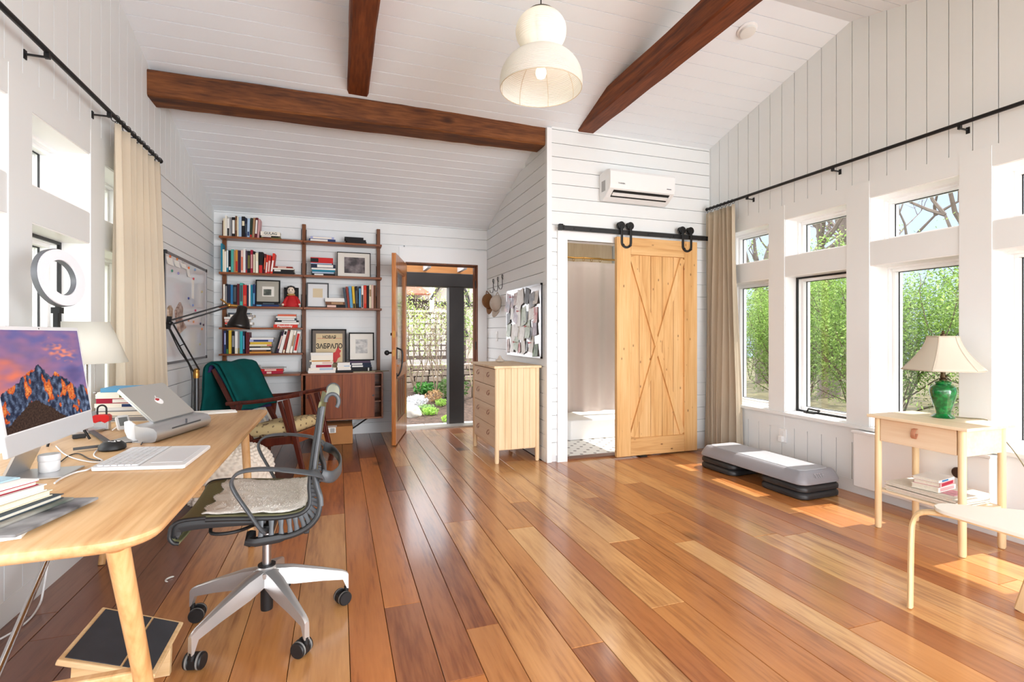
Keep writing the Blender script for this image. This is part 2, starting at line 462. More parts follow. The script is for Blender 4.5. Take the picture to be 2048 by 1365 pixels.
def window(X, sgn, ya, yb, za, zb, screen=False, crank=False, deep=0.2):
    global wn; wn += 1
    y0, y1 = min(ya, yb), max(ya, yb)
    root = sthing('window_%d' % wn, (X + sgn * 0.2, (y0 + y1) / 2, za))
    def ring(mb, d0, d1, t):
        a, b = sorted((X + sgn * d0, X + sgn * d1))
        mb.box(a, b, y0, y1, za, za + t).box(a, b, y0, y1, zb - t, zb).box(a, b, y0, y0 + t, za + t, zb - t).box(a, b, y1 - t, y1, za + t, zb - t)
    j = MB(); ring(j, 0.004, 0.28, 0.006)
    obj('jamb_liner', j, VINYL, root)
    f = MB(); ring(f, deep - 0.06, deep - 0.03, 0.022); ring(f, deep - 0.03, deep + 0.05, 0.042)
    obj('window_frame', f, VINYL, root, bevel=0.003)
    g = MB(); ring(g, deep + 0.004, deep + 0.012, 0.047)
    obj('gasket', g, GASK, root)
    p = MB(); a = X + sgn * (deep + 0.015)
    p.box(a - 0.003, a + 0.003, y0 + 0.045, y1 - 0.045, za + 0.045, zb - 0.045)
    obj('pane', p, GLASS, root)
    if screen:
        s = MB(); ring(s, deep - 0.075, deep - 0.062, 0.022); obj('screen_frame', s, BLACK, root)
    if crank:
        c = MB(); xx = X + sgn * (deep - 0.09); ym = y1 - 0.16
        c.box(xx - .02, xx + .02, ym - 0.05, ym + 0.05, za + 0.006, za + 0.02)
        c.tube([(xx, ym + .03, za + .02), (xx - .02 * sgn, ym, za + .045), (xx - .02 * sgn, ym - 0.09, za + .04)], 0.007)
        c.ball((xx - .02 * sgn, ym - 0.095, za + .04), 0.012, 6)
        obj('crank_handle', c, BLACK, root, smooth=40)
    return root
for i, (a, b) in enumerate(WR):
    window(XR, 1, a, b, 0.52, 1.705, screen=i == 1, crank=i == 1, deep=0.24 if i == 2 else 0.2)
    window(XR, 1, a, b, 1.875, 2.205)
for i, (a, b) in enumerate(WLF):
    window(XL, -1, a, b, 0.52, 1.705, screen=i in (1,))
    window(XL, -1, a, b, 1.87, 2.20)
# ---- back wall with door opening
DX0, DX1, DZ = 0.80, 1.70, 2.085
w = MB()
for za, zb in rows(0.13, 2.62):
    holes = [(DX0 - 0.09, DX1 + 0.2)] if za < DZ + 0.2 else []
    for a, b in cut(XL, XP + 0.02, holes): w.box(a, b, YB, YB + 0.02, za, zb)
for a, b in cut(XL, XP + 0.02, [(DX0 - 0.09, DX1 + 0.2)]): w.box(a, b, YB - 0.006, YB + 0.03, 0, 0.126)
w.box(XL - 0.2, DX0 - 0.02, YB + 0.018, YB + 0.2, 0, 2.75); w.box(DX1 + 0.02, XR + 0.3, YB + 0.018, YB + 0.2, 0, 2.75)
w.box(DX0 - 0.03, DX1 + 0.03, YB + 0.018, YB + 0.2, DZ + 0.02, 2.75)
struct('wall_back', w, PAINT, loc=(0, YB, 0))
w = MB(); w.box(DX0 - 0.09, DX0 - 0.015, YB - 0.012, YB + 0.03, 0, DZ + 0.015).box(DX1 + 0.015, XP - 0.002, YB - 0.012, YB + 0.03, 0, DZ + 0.015)
w.box(DX0 - 0.09, XP - 0.002, YB - 0.012, YB + 0.03, DZ + 0.015, DZ + 0.2)
struct('trim_1', w, TRIM)
FIR = wood('fir_door', (140, 80, 34), (176, 108, 50), (200, 134, 72), 'Z', 12, 0.06, rough=0.35, coat=0.3)
FIRD = wood('fir_jamb', (84, 46, 24), (112, 62, 32), (140, 84, 46), 'Z', 12, 0.06, rough=0.4)
w = MB(); w.box(DX0 - 0.02, DX0, YB - 0.005, YB + 0.19, 0, DZ + 0.02).box(DX1, DX1 + 0.02, YB - 0.005, YB + 0.19, 0, DZ + 0.02).box(DX0, DX1, YB - 0.005, YB + 0.19, DZ, DZ + 0.02)
w.box(DX1 - 0.014, DX1, YB + 0.05, YB + 0.09, 0, DZ)
jf = struct('trim_2', w, FIRD)
w = MB(); w.box(DX0, DX1, YB + 0.005, YB + 0.2, -0.02, 0.018); struct('trim_3', w, mat('sill_metal', (168, 160, 150), 0.35, metal=0.5))
# ---- bathroom partition
BX0, BX1, BZ = 2.04, 2.97, 2.09
w = MB()
for za, zb in rows(0.06, 3.2, 0.1277):
    for a, b in cut(XP + 0.045, XR, [(BX0 - 0.1, BX1 + 0.1)] if za < BZ + 0.1 else []):
        w.box(a, b, YP, YP + 0.02, za, zb)
w.box(XP + 0.005, BX0 - 0.012, YP + 0.018, YP + 0.11, 0, 3.14).box(BX1, XR + 0.1, YP + 0.018, YP + 0.11, 0, 3.14).box(BX0 - 0.02, BX1, YP + 0.018, YP + 0.11, BZ + 0.012, 3.14)
struct('wall_bathroom_front', w, PAINT, loc=(XP, YP, 0))
w = MB()
for za, zb in rows(0.13, 3.2, 0.128):
    y0 = YP + 0.04; y1 = YB
    zt = lambda y: min(zb, ceil_z(y) + .02)
    if za < ceil_z(YP):
        w.box(XP, XP + 0.02, y0, y1 if zb < 2.62 else min(y1, RY + (RZ - zb) / SL + 0.3), za, zb)
w.box(XP - 0.006, XP + 0.02, YP + 0.04, YB, 0, 0.126); w.box(XP + 0.018, XP + 0.1, YP + 0.06, YB + 0.1, 0, 2.75)
struct('wall_bathroom_side', w, PAINT, loc=(XP, YP, 0))
w = MB(); w.box(XP - 0.004, XP + 0.045, YP - 0.006, YP + 0.04, 0, 3.13)
struct('trim_4', w, TRIM)
w = MB(); w.box(BX0 - 0.1, BX0, YP - 0.018, YP + 0.02, 0, BZ + 0.1).box(BX0, BX1 + 0.1, YP - 0.018, YP + 0.02, BZ, BZ + 0.1).box(BX1, BX1 + 0.1, YP - 0.018, YP + 0.02, 0, BZ)
w.box(BX0 - 0.015, BX0, YP + 0.0, YP + 0.12, 0, BZ).box(BX1, BX1 + 0.015, YP + 0.0, YP + 0.12, 0, BZ).box(BX0, BX1, YP + 0.0, YP + 0.12, BZ, BZ + 0.015)
struct('trim_5', w, TRIM)
# bathroom interior
def tile_mat():
    m, nt, b = newmat('dot_tile'); L = nt.links.new
    tc = nt.nodes.new('ShaderNodeTexCoord'); v = nt.nodes.new('ShaderNodeTexVoronoi'); v.inputs['Scale'].default_value = 9.5; v.inputs['Randomness'].default_value = 0.0
    mp = nt.nodes.new('ShaderNodeMapping'); mp.inputs['Rotation'].default_value = (0, 0, 0.785)
    L(tc.outputs['Object'], mp.inputs['Vector']); L(mp.outputs['Vector'], v.inputs['Vector'])
    r = nt.nodes.new('ShaderNodeValToRGB'); r.color_ramp.interpolation = 'CONSTANT'
    r.color_ramp.elements[0].color = lin((72, 50, 40)); r.color_ramp.elements[1].position = 0.2; r.color_ramp.elements[1].color = lin((236, 232, 226))
    L(v.outputs['Distance'], r.inputs['Fac']); L(r.outputs['Color'], b.inputs['Base Color']); b.inputs['Roughness'].default_value = 0.3
    return m
w = MB(); w.box(XP + 0.1, XR, YP + 0.1, YB, -0.02, 0.012); struct('floor_bathroom', w, tile_mat(), loc=(2.5, 5, 0))
w = MB(); w.box(BX0 - 0.012, BX1, YP + 0.005, YP + 0.12, -0.005, 0.014); struct('trim_6', w, wood('threshold', (88, 52, 32), (118, 72, 44), (140, 90, 58), 'X', 10, 0.06))
w = MB(); w.box(XP + 0.1, XR, YB - 0.02, YB + 0.018, 0, 2.7); struct('wall_bathroom_back', w, wood('bath_ply', (206, 178, 146), (216, 192, 162), (224, 204, 178), 'Z', 5, 0.1, rough=0.6))
# ---- roof beams
BEAM = wood('reclaimed_beam', (56, 27, 11), (104, 58, 25), (142, 88, 44), 'X', 7, 0.10, rough=0.62, knots=3.0, bump=0.5)
BEAMY = wood('reclaimed_tie', (64, 28, 11), (110, 55, 23), (142, 78, 36), 'Y', 7, 0.10, rough=0.6, knots=3.0, bump=0.5)
def beam(name, p0, p1, w_, h_, m, label):
    """rough sawn timber: slightly wavy lofted box"""
    p0, p1 = Vector(p0), Vector(p1); n = 26; rings = []
    d = (p1 - p0).normalized(); side = d.cross(Vector((0, 0, 1))).normalized()
    for i in range(n + 1):
        p = p0.lerp(p1, i / n); j = lambda a: RND.uniform(-a, a)
        c = 0.012
        ring = []
        for su, sv in ((-1, -1), (1, -1), (1, 1), (-1, 1)):
            a = su * w_ / 2 + j(.003); b = (sv * h_ / 2) + j(.003)
            ring += [p + side * (a - (su * c if su * sv < 0 else 0)) + Vector((0, 0, b - (sv * c if su * sv > 0 else 0))),
                     p + side * (a - (su * c if su * sv > 0 else 0)) + Vector((0, 0, b - (sv * c if su * sv < 0 else 0)))]
        rings.append(ring)
    mb = MB(); mb.loft(rings)
    return tag(obj(name, mb, m, smooth=30), label, 'beam')
beam('ceiling_beam', (XL - 0.01, 4.375, 3.016), (XP - 0.005, 4.46, 3.076), 0.215, 0.195, BEAM, 'long brown reclaimed timber crossing from left wall to bathroom corner above bookshelf')
beam('ceiling_beam', (0.15, -0.9, 3.243), (0.15, 4.345, 3.243), 0.165, 0.18, BEAMY, 'brown reclaimed tie timber running overhead and ending on the long cross timber')
beam('ceiling_beam', (2.245, -0.9, 3.225), (2.245, 4.40, 3.225), 0.175, 0.18, BEAMY, 'brown reclaimed tie timber right of the paper pendant, ending above the air conditioner')
# ================================================================ OUTSIDE
def ground_mat(nm, c1, c2, sc=9):
    m_, nt, b = newmat(nm); L = nt.links.new
    tc = nt.nodes.new('ShaderNodeTexCoord'); n = nt.nodes.new('ShaderNodeTexNoise'); n.inputs['Scale'].default_value = sc; n.inputs['Detail'].default_value = 8; n.inputs['Roughness'].default_value = .8
    L(tc.outputs['Object'], n.inputs['Vector']); r = nt.nodes.new('ShaderNodeValToRGB'); r.color_ramp.elements[0].position = .35; r.color_ramp.elements[0].color = lin(c1); r.color_ramp.elements[1].position = .65; r.color_ramp.elements[1].color = lin(c2)
    L(n.outputs['Fac'], r.inputs['Fac']); L(r.outputs['Color'], b.inputs['Base Color']); b.inputs['Roughness'].default_value = .95
    bp = nt.nodes.new('ShaderNodeBump'); bp.inputs['Distance'].default_value = .03; L(n.outputs['Fac'], bp.inputs['Height']); L(bp.outputs['Normal'], b.inputs['Normal'])
    return m_
def hill(x, y):
    g = -.13
    if y > 7.1: g += min((y - 7.1) * .085, .42)
    return g + .03 * NZ.noise(Vector((x * .8, y * .8, 0)))
from mathutils import noise as NZ
m = MB(); m.grid(lambda u, v: Vector((-6 + 12 * u, 6.55 + 14 * v, hill(-6 + 12 * u, 6.55 + 14 * v))), 60, 60)
struct('ground_garden', m, ground_mat('mulch', (50, 36, 30), (112, 90, 76), 16), loc=(0, 6.6, 0), smooth=80)
m = MB(); m.grid(lambda u, v: Vector((3.98 + 26 * u, -12 + 40 * v, -.3 + .25 * NZ.noise(Vector((u * 5, v * 8, 1))))), 24, 30)
struct('ground_right', m, ground_mat('leaf_litter', (64, 62, 40), (112, 104, 70), 3), loc=(4, 0, -.3))
m = MB(); m.grid(lambda u, v: Vector((-1.58 - 24 * u, -12 + 34 * v, -.35 + .1 * NZ.noise(Vector((u * 5, v * 8, 5))))), 12, 16)
struct('ground_left', m, ground_mat('lawn', (112, 122, 78), (170, 172, 130), 4), loc=(-4, 0, -.3))
# porch
m = MB()
for k in range(9):
    a = .1 + k * .26; m.box(a, a + .25, YB + .2, 7.06, -.10, -.055)
struct('path_porch', m, mat('porch_paver', (214, 208, 200), .7, var=.08, vscale=4), loc=(1.2, 6.8, -.1), bevel=.004)
pp_ = thing('porch_frame', 'dark brown porch post carrying a dark cross timber outside the open door', 'porch', (1.52, 6.85, -.055))
DKB = mat('dark_stain', (38, 33, 32), .6, var=.15, vscale=6)
m = MB(); m.box(1.43, 1.64, 6.76, 6.94, -.054, 1.85); obj('post', m, DKB, pp_, bevel=.006)
m = MB(); m.box(-.5, 3.2, 6.75, 6.95, 1.85, 2.03); obj('cross_timber', m, DKB, pp_, bevel=.006)
CED = wood('cedar_blocking', (164, 104, 54), (192, 128, 72), (206, 146, 88), 'X', 6, .07, rough=.6)
m = MB(); m.box(-.5, 3.2, 6.93, 6.97, 2.031, 2.25); obj('cedar_fascia', m, CED, pp_)
for xx in (.62, 1.10, 1.58, 2.06):
    m = MB(); m.box(xx, xx + .045, YB + .21, 6.925, 2.07, 2.20); obj('rafter', m, TRIM, pp_)
# garden: lattice fences, stone edging, house
def lattice(name, label, x0, x1, z0, z1, y, step, w_, mt, diag=False, postm=None):
    root = thing(name, label, 'fence', ((x0 + x1) / 2, y, z0))
    q = MB()
    if not diag:
        x_ = x0
        while x_ <= x1: q.box(x_, x_ + w_, y, y + .012, z0, z1); x_ += step
        z_ = z0
        while z_ <= z1: q.box(x0, x1, y - .012, y, z_, z_ + w_); z_ += step
    else:
        h_ = z1 - z0; x_ = x0 - h_
        while x_ < x1:
            for s in (1, -1):
                a, b = (x_, z0), (x_ + h_, z1)
                if s < 0: a, b = (x_, z1), (x_ + h_, z0)
                if a[0] < x0: t = (x0 - a[0]) / h_; a = (x0, a[1] + (b[1] - a[1]) * t)
                if b[0] > x1: t = (x1 - b[0]) / (a[0] - b[0]); b = (x1, b[1] + (a[1] - b[1]) * t)
                if b[0] - a[0] > .03: q.bar((a[0], y + s * .006, a[1]), (b[0], y + s * .006, b[1]), .012, w_)
            x_ += step
    obj('lattice_panel', q, mt, root)
    q = MB(); q.box(x0, x1, y - .02, y + .02, z1, z1 + .05); q.box(x0, x1, y - .02, y + .02, z0 - .05, z0); obj('rail', q, postm or mt, root)
    for xx in (x0, x1):
        q = MB(); q.box(xx - .05, xx + .05, y - .05, y + .05, min(z0 - .05, hill(xx, y)) - .05, z1 + .2); q.lathe([(.07, z1 + .2), (.05, z1 + .24), (.06, z1 + .28), (.01, z1 + .34)], (xx, y, 0), 12); obj('post', q, postm or mt, root)
    return root
lattice('trellis_fence', 'brown square trellis fence across the garden behind the bare shrubs', .1, 2.55, .72, 1.62, 10.6, .115, .028, mat('trellis_brown', (98, 84, 78), .8))
wf_ = lattice('white_lattice_fence', 'white diagonal lattice fence with posts behind the brown trellis', .2, 3.05, 1.55, 1.78, 13.2, .12, .03, mat('fence_white', (220, 216, 212), .6), True)
m = MB(); m.box(.2, 3.05, 13.2, 13.26, .2, 1.49); obj('board_panel', m, mat('fence_board', (196, 190, 184), .7), wf_)
STN = ground_mat('stone', (120, 110, 100), (196, 188, 176), 7)
def rock(label, x_, y_, r_, sc, grp=None, cat='rock', nm='garden_rock', mt=None):
    q = MB(); sd = RND.random() * 50
    bmesh.ops.create_icosphere(q.bm, subdivisions=3, radius=r_)
    for v in q.bm.verts: v.co *= 1 + .35 * NZ.noise(v.co / r_ * 1.1 + Vector((sd, 0, 0))); v.co = Vector((v.co.x * sc[0], v.co.y * sc[1], v.co.z * sc[2])) + Vector((x_, y_, hill(x_, y_) + r_ * sc[2] * .5))
    return tag(obj(nm, q, mt or STN, smooth=40), label, cat, grp)
for lab, px, py, yy, r_, sc in (('pale flat rock at the left of the garden bed, highest of three', 806, 766, 8.4, .16, (1.3, .9, .5)), ('small tan rock between the two pale garden rocks', 812, 786, 8.1, .1, (1.2, .9, .6)), ('round white rock lowest by the door in the garden bed', 826, 806, 7.9, .13, (1, .9, .9))):
    p = PY(px, py, yy); rock(lab, p.x, yy, r_, sc, 'garden rocks', mt=mat('white_stone', (222, 216, 206), .9, var=.25, vscale=5))
w_ = thing('stone_edging', 'low stacked stone wall edging the raised garden below the trellis', 'garden wall', (1.4, 10.2, .3))
q = MB()
for r_ in range(4):
    x_ = -.6 + RND.random() * .2
    while x_ < 3.6:
        L_ = RND.uniform(.25, .5); q.box(x_, x_ + L_ - .02, 10.1 + RND.uniform(0, .04), 10.4, .12 + r_ * .12, .12 + r_ * .12 + .105); x_ += L_
obj('stone_courses', q, ground_mat('wall_stone', (128, 112, 100), (198, 180, 166), 3), w_, bevel=.015)
hs = thing('neighbour_house', 'cream house with red tiled roof and dark timber arches beyond the garden', 'house', (2.5, 19, 0))
CREAM = mat('house_cream', (200, 188, 174), .8)
m = MB(); m.box(-2, 3.35, 19.5, 22, .3, 3.1); m.box(-1.2, 3.3, 21, 24, 3.0, 5.2); obj('wall', m, CREAM, hs)
m = MB(); m.prism([(-2.4, 18.3, 2.62), (3.2, 18.3, 2.62), (2.7, 21, 3.5), (-2.0, 21, 3.5)], (0, 0, .06)); obj('roof', m, ground_mat('roof_tile', (124, 66, 48), (168, 106, 84), 5), hs)
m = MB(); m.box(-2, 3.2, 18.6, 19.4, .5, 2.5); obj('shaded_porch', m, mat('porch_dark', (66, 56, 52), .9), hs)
for xx in (0.4, 1.35, 2.3):
    q = MB(); q.box(xx, xx + .85, 20.95, 21.0, 3.62, 4.25); f_ = obj('window', q, mat('house_window', (120, 132, 142), .15), hs)
    q = MB(); q.box(xx - .06, xx + .91, 20.9, 20.96, 4.22, 4.30).box(xx - .06, xx + .91, 20.9, 20.96, 3.56, 3.64).box(xx - .06, xx, 20.9, 20.96, 3.6, 4.25).box(xx + .85, xx + .91, 20.9, 20.96, 3.6, 4.25); obj('window_trim', q, TRIM, f_)
m = MB(); m.prism([(3.35, 18.2, .3), (8, 18.2, .3), (8, 18.2, 5), (4.4, 18.2, 5), (3.35, 18.2, 3.2)], (0, .3, 0)); obj('gable_wall', m, CREAM, hs)
m = MB(); m.bar((3.15, 18.05, 2.45), (4.7, 18.05, 5.0), .08, .2, (0, 1, 0)); m.bar((3.3, 18.1, 2.3), (8, 18.1, 2.3), .1, .18)
m.tube(arc((3.5, 18.1, 2.3), 1.05, 0, 1.5, 10), .07, 6); m.tube(arc((3.5, 18.1, 0.9), 1.0, 0.2, 1.5, 10), .09, 6); obj('timber_trim', m, DKB, hs)
# ---- plants
def leaf_cloud(centres, n, size, cols, rd, squash=1.0, up=.35):
    q = MB(); tint = []
    for i in range(n):
        c, r = centres[i % len(centres)]
        while True:
            d = Vector((rd.uniform(-1, 1), rd.uniform(-1, 1), rd.uniform(-1, 1)))
            if .15 < d.length < 1: break
        d = d.normalized() * (d.length ** .5)
        p = c + Vector((d.x * r, d.y * r, d.z * r * squash))
        a = Vector((rd.uniform(-1, 1), rd.uniform(-1, 1), rd.uniform(-.5, 1))).normalized(); b = a.cross(Vector((rd.uniform(-1, 1), rd.uniform(-1, 1), rd.uniform(-1, 1)))).normalized()
        s = size * rd.uniform(.6, 1.3)
        q.poly([p - a * s, p + b * s * .38, p + a * s, p - b * s * .38])
        c1 = rd.choice(cols); k = rd.uniform(.8, 1.15); l = lin(c1); tint += [(l[0] * k, l[1] * k, l[2] * k, 1)] * 4
    return q, tint
def branchy(base, h, n, rd, spread=.5, r0=.02, depth=3):
    q = MB(); tips = []
    def grow(p, d, L, r, k):
        pts = [p]; 
        for _ in range(4):
            d = (d + Vector((rd.uniform(-.22, .22), rd.uniform(-.22, .22), rd.uniform(-.05, .16)))).normalized(); pts.append(pts[-1] + d * L / 4)
        q.tube(pts, [max(r * (1 - .16 * i), .0025) for i in range(5)], 5 if r > .02 else 4)
        tips.append(pts[-1]); tips.append(pts[2])
        if k:
            for _ in range(rd.choice((2, 3))):
                a = pts[rd.choice((2, 3, 4))]; e = Vector((rd.uniform(-1, 1), rd.uniform(-1, 1), rd.uniform(-.1, .8))).normalized()
                grow(a, (d * (1 - spread) + e * spread).normalized(), L * rd.uniform(.55, .8), r * .55, k - 1)
    for i in range(n):
        a = rd.uniform(0, 6.28); grow(base, Vector((math.cos(a) * spread * .8, math.sin(a) * spread * .8, 1)).normalized(), h * rd.uniform(.4, .55), r0, depth)
    return q, tips
BARK = mat('grey_bark', (112, 100, 90), .9, var=.3, vscale=12); TWIG = mat('brown_twig', (98, 82, 68), .9)
LEAFM = vcol('leaf', rough=.55, transl=.45)
GREEN = ['#84a84a', '#9aba5c', '#749640', '#aec874', '#627f3a']
def shrub(name, label, base, h, w_, n, seed, cols=GREEN, size=.034, group=None, low=.25, nst=6):
    rd = random.Random(seed); root = thing(name, label, 'shrub', base, 0, group); base = Vector(base)
    q, tips = branchy(base, h * 1.05, nst, rd, .55, .016, 3); obj('stems', q, TWIG, root)
    cen = [(t, rd.uniform(.14, .26) * h * .55) for t in tips if t.z > base.z + h * low]
    cen += [(base + Vector((rd.uniform(-1, 1) * w_, rd.uniform(-1, 1) * w_, rd.uniform(low, 1) * h)), .26 * h * .6) for _ in range(26)]
    rd.shuffle(cen)
    q, tint = leaf_cloud(cen, n, size, cols, rd, .8); o_ = obj('foliage', q, LEAFM, root); set_tint(o_, tint); return root
sh0 = shrub('leafy_shrub', 'bright green leafy shrub filling the second right window from the curtain', (6.1, 4.2, -.3), 2.15, .85, 42000, 11, group=None, size=.0175, low=.33, nst=14)
dup(sh0, (6.5, 5.9, -.3), 1.1, 'pale green leafy shrub seen through the window beside the beige curtain')
dup(sh0, (5.9, 2.65, -.32), 2.3, 'bright green leafy shrub directly behind the green table lamp', scale=(1.05, 1.05, 1.1))
dup(sh0, (7.4, 3.4, -.2), 3.6, 'green shrub standing back between the second and third right windows', scale=(1.1, 1.1, 1.05))
dup(sh0, (8.6, 7.4, -.2), 4.4, 'distant green shrub behind the first right window', scale=(1.15, 1.15, 1.1))
dup(sh0, (6.3, 1.35, -.3), 5.2, 'green leafy shrub outside the window at the right edge')
def bare_tree(label, base, h, seed, r0=.16, n=1, lean=.25):
    rd = random.Random(seed); root = thing('bare_tree', label, 'tree', base, 0, None); base = Vector(base)
    q = MB(); tr = [base, base + Vector((.05, .04, h * .15)), base + Vector((.0, .12, h * .3)), base + Vector((.1, .1, h * .42))]
    q.tube(tr, [r0, r0 * .9, r0 * .8, r0 * .7], 9); obj('trunk', q, BARK, root, smooth=60)
    q = MB()
    for k in range(6):
        p = tr[rd.choice((2, 3, 3))]; a = rd.uniform(0, 6.28)
        b_, _ = branchy(p, h * rd.uniform(.55, .95), 1, rd, .6, r0 * .42, 4); q.add(b_)
    obj('branches', q, BARK, root); return root
t0 = bare_tree('thick bare tree with forked trunk seen in the second right transom window', (10.5, 8.4, -.3), 6.5, 5, .24)
t1 = bare_tree('bare tree with many fine branches seen in the third right transom window', (9.2, 4.6, -.3), 6.0, 8, .13)
dup(t0, (11.5, 11.2, -.3), 2.0, 'thick bare tree seen in the transom window beside the beige curtain')
dup(t1, (10.2, 3.4, -.3), 1.4, 'slender bare tree beyond the right edge windows', scale=(1, 1, 1.1))
dup(t1, (12.5, 6.6, -.3), 3.3, 'far bare tree between the second and third right transoms', scale=(1.2, 1.2, 1.2))
dup(t1, (13.5, 9.6, -.3), 4.6, 'farthest bare tree behind the second right window', scale=(1.3, 1.3, 1.2))
shL = dup(sh0, (-4.6, 3.9, -.35), .7, 'green shrub outside the left window behind the ring light')
dup(sh0, (-5.2, 6.6, -.35), 2.9, 'green shrub far outside the left windows')
# garden plants behind the open door
def small_tree(label, x_, y_, h, seed, n=350, cols=('#c8d49a', '#e8d8d0', '#b8c888'), name='young_tree'):
    rd = random.Random(seed); b = Vector((x_, y_, hill(x_, y_))); root = thing(name, label, 'young tree', b)
    q, tips = branchy(b, h, 3, rd, .4, .014, 3); obj('branches', q, mat('pale_bark', (140, 122, 104), .9), root)
    q, tint = leaf_cloud([(t, .13) for t in tips], n, .022, cols, rd); o_ = obj('blossom_and_leaves', q, LEAFM, root); set_tint(o_, tint); return root
def gx(px, yy): return PY(px, 700, yy).x
small_tree('leaning young tree with pale trunk at the left of the garden', gx(838, 9.4), 9.4, 1.5, 21)
small_tree('multi stemmed young tree in the middle of the garden before the trellis', gx(872, 9.2), 9.2, 2.3, 22, 700, ('#e6d6cc', '#cfd8a0', '#f0e4de'))
small_tree('leafy young tree right of the dark porch post', gx(944, 9.0), 9.0, 1.9, 23, 1600, GREEN)
small_tree('green leafed young tree just left of the dark porch post', gx(890, 9.7), 9.7, 1.9, 24, 1500, ('#b4cc62', '#9cbc50', '#c8d88a'))
small_tree('green leafed young tree at the left door edge before the trellis', gx(830, 9.9), 9.9, 1.8, 27, 1300, ('#b4cc62', '#9cbc50', '#c8d88a'))
def clump(label, px, py, yy, r_, n, cols, seed, size=.03, cat='plant', nm='garden_plant', sq=.6):
    rd = random.Random(seed); x_ = PY(px, py, yy).x; z_ = hill(x_, yy)
    q, tint = leaf_cloud([(Vector((x_ + rd.uniform(-.5, .5) * r_, yy + rd.uniform(-.5, .5) * r_, z_ + r_ * sq * .75)), r_ * .75) for _ in range(5)], n, size, cols, rd, sq); o_ = tag(obj(nm, q, LEAFM), label, cat); set_tint(o_, tint)
clump('white woolly plant beside the door in the garden', 840, 772, 8.5, .22, 700, ('#d8d8dc', '#c8ccd0', '#e8e8ea'), 31, .026)
clump('dark green leafy plant below the leaning young tree', 853, 745, 9.5, .22, 700, ('#3f7a34', '#5a9a44'), 32, .04)
clump('dark green plant near the porch post', 898, 760, 8.9, .30, 800, ('#4a6a34', '#6a8a4a', '#54703c'), 33, .035, sq=.9)
clump('lime green low plant at the foot of the porch post', 897, 843, 7.35, .13, 350, ('#9cc84a', '#b4dc62'), 34, .02)
clump('light green low plant in the middle of the bed', 860, 812, 7.9, .16, 350, ('#8cbc4c', '#a8d060'), 35, .022, sq=.5)
clump('pale green low plant left of the middle of the bed', 853, 790, 8.2, .14, 250, ('#a8c88a', '#8cb46a'), 36, .022, sq=.5)
clump('small lime plant right of the middle of the bed', 880, 775, 8.5, .13, 250, ('#a4c862', '#88b04a'), 37, .022, sq=.6)
clump('tan dry plant in the garden bed', 866, 770, 8.8, .18, 300, ('#b08a62', '#c8a67c'), 38, .024, sq=.8)
# ================================================================ BOOKSHELF WALL
TEAK = wood('teak', (98, 50, 20), (130, 70, 30), (154, 90, 42), 'X', 14, 0.06, rough=0.42, coat=0.15)
TEAKV = wood('teak_vertical', (84, 46, 20), (114, 64, 28), (138, 84, 40), 'Z', 14, 0.06, rough=0.42)
TEAKD = wood('teak_doors', (98, 44, 16), (128, 62, 24), (148, 80, 34), 'Z', 9, 0.05, rough=0.5)
SF = 6.12                                   # front plane of the shelves
PALETTE = {'cream': '#e6dcc0', 'white': '#e9e7e2', 'ivory': '#efe9dc', 'black': '#1d1c1e', 'navy': '#232c42', 'light blue': '#a9c0d8', 'dark green': '#2c3a2e',
           'tan': '#a58463', 'maroon': '#5e2027', 'dusty pink': '#c99a9a', 'teal blue': '#1f7c97', 'teal': '#4fa79c', 'orange': '#c98a3c', 'yellow': '#d6b23a', 'dark purple': '#3a2740',
           'pale pink': '#e3c0b4', 'grey': '#8b8b8e', 'purple grey': '#56465a', 'crimson': '#a3213a', 'red': '#c22b2b', 'bright red': '#d63a2c', 'blue': '#2f6f9f', 'dark blue': '#2a3c66',
           'brown red': '#8e3b32', 'olive': '#6f6a3a', 'sky blue': '#5f9dc4', 'turquoise': '#2fa3ad', 'coral': '#d2664a', 'lavender': '#a9afd8', 'green': '#3f7a4e', 'slate': '#46525c', 'brown': '#6f4a34'}
def cloth_cover(nm): return mat('cover_' + nm.replace(' ', '_'), PALETTE[nm], 0.55, spec=.18)
def make_book(t, d, h, col, lying=False, title=None, pages_front=False):
    """upright: thickness on X, spine on -Y; lying: height on X, thickness on Z. origin at bottom, front-left"""
    def P(a0, a1, b0, b1, c0, c1, mb):
        if lying: mb.box(c0, c1, b0, b1, a0, a1)
        else: mb.box(a0, a1, b0, b1, c0, c1)
    c = min(0.0025, t * 0.15); mb = MB()
    P(0, c, 0, d, 0, h, mb); P(t - c, t, 0, d, 0, h, mb)
    if not pages_front: P(c, t - c, 0, c * 1.4, 0, h, mb)
    mb.mi = 1
    P(c, t - c, c * 1.4 if not pages_front else 0.003, d - 0.004, 0.004, h - 0.004, mb)
    parts = []
    if title:
        tm = MB(); e = 0.0006
        nm, lo, hi = title
        P(t * .14, t * .86, -e, 0.0005, h * lo, h * hi, tm)
        parts.append((tm, cloth_cover(nm)))
    return mb, [cloth_cover(col), PAGES], parts
NB = 0
def put_book(x, y, z, t, d, h, col, label, group, lying=False, title=None, lean=0.0, rz=0.0, pages_front=False, bend=None):
    mb, ms, parts = make_book(t, d, h, col, lying, title, pages_front)
    o = obj('book', mb, ms, loc=(0, 0, 0), local=True)
    tag(o, label, 'book', group)
    for tm, m in parts:
        obj('spine_title', tm, m, o, local=True)
    if lean > 0: z += 0.0; x += 0
    if lean < 0: z += math.sin(-lean) * t * 0; 
    # lean > 0 tips the top towards +X, pivot on the right bottom edge
    a = lean
    if a > 0: x, z = x + t - t * math.cos(a), z + t * math.sin(a)
    o.location = (x, y, z); o.rotation_euler = (0, a, rz)
    return o
SHELF = {}
def zfront(px, py, y=SF): return PY(px, py, y).z
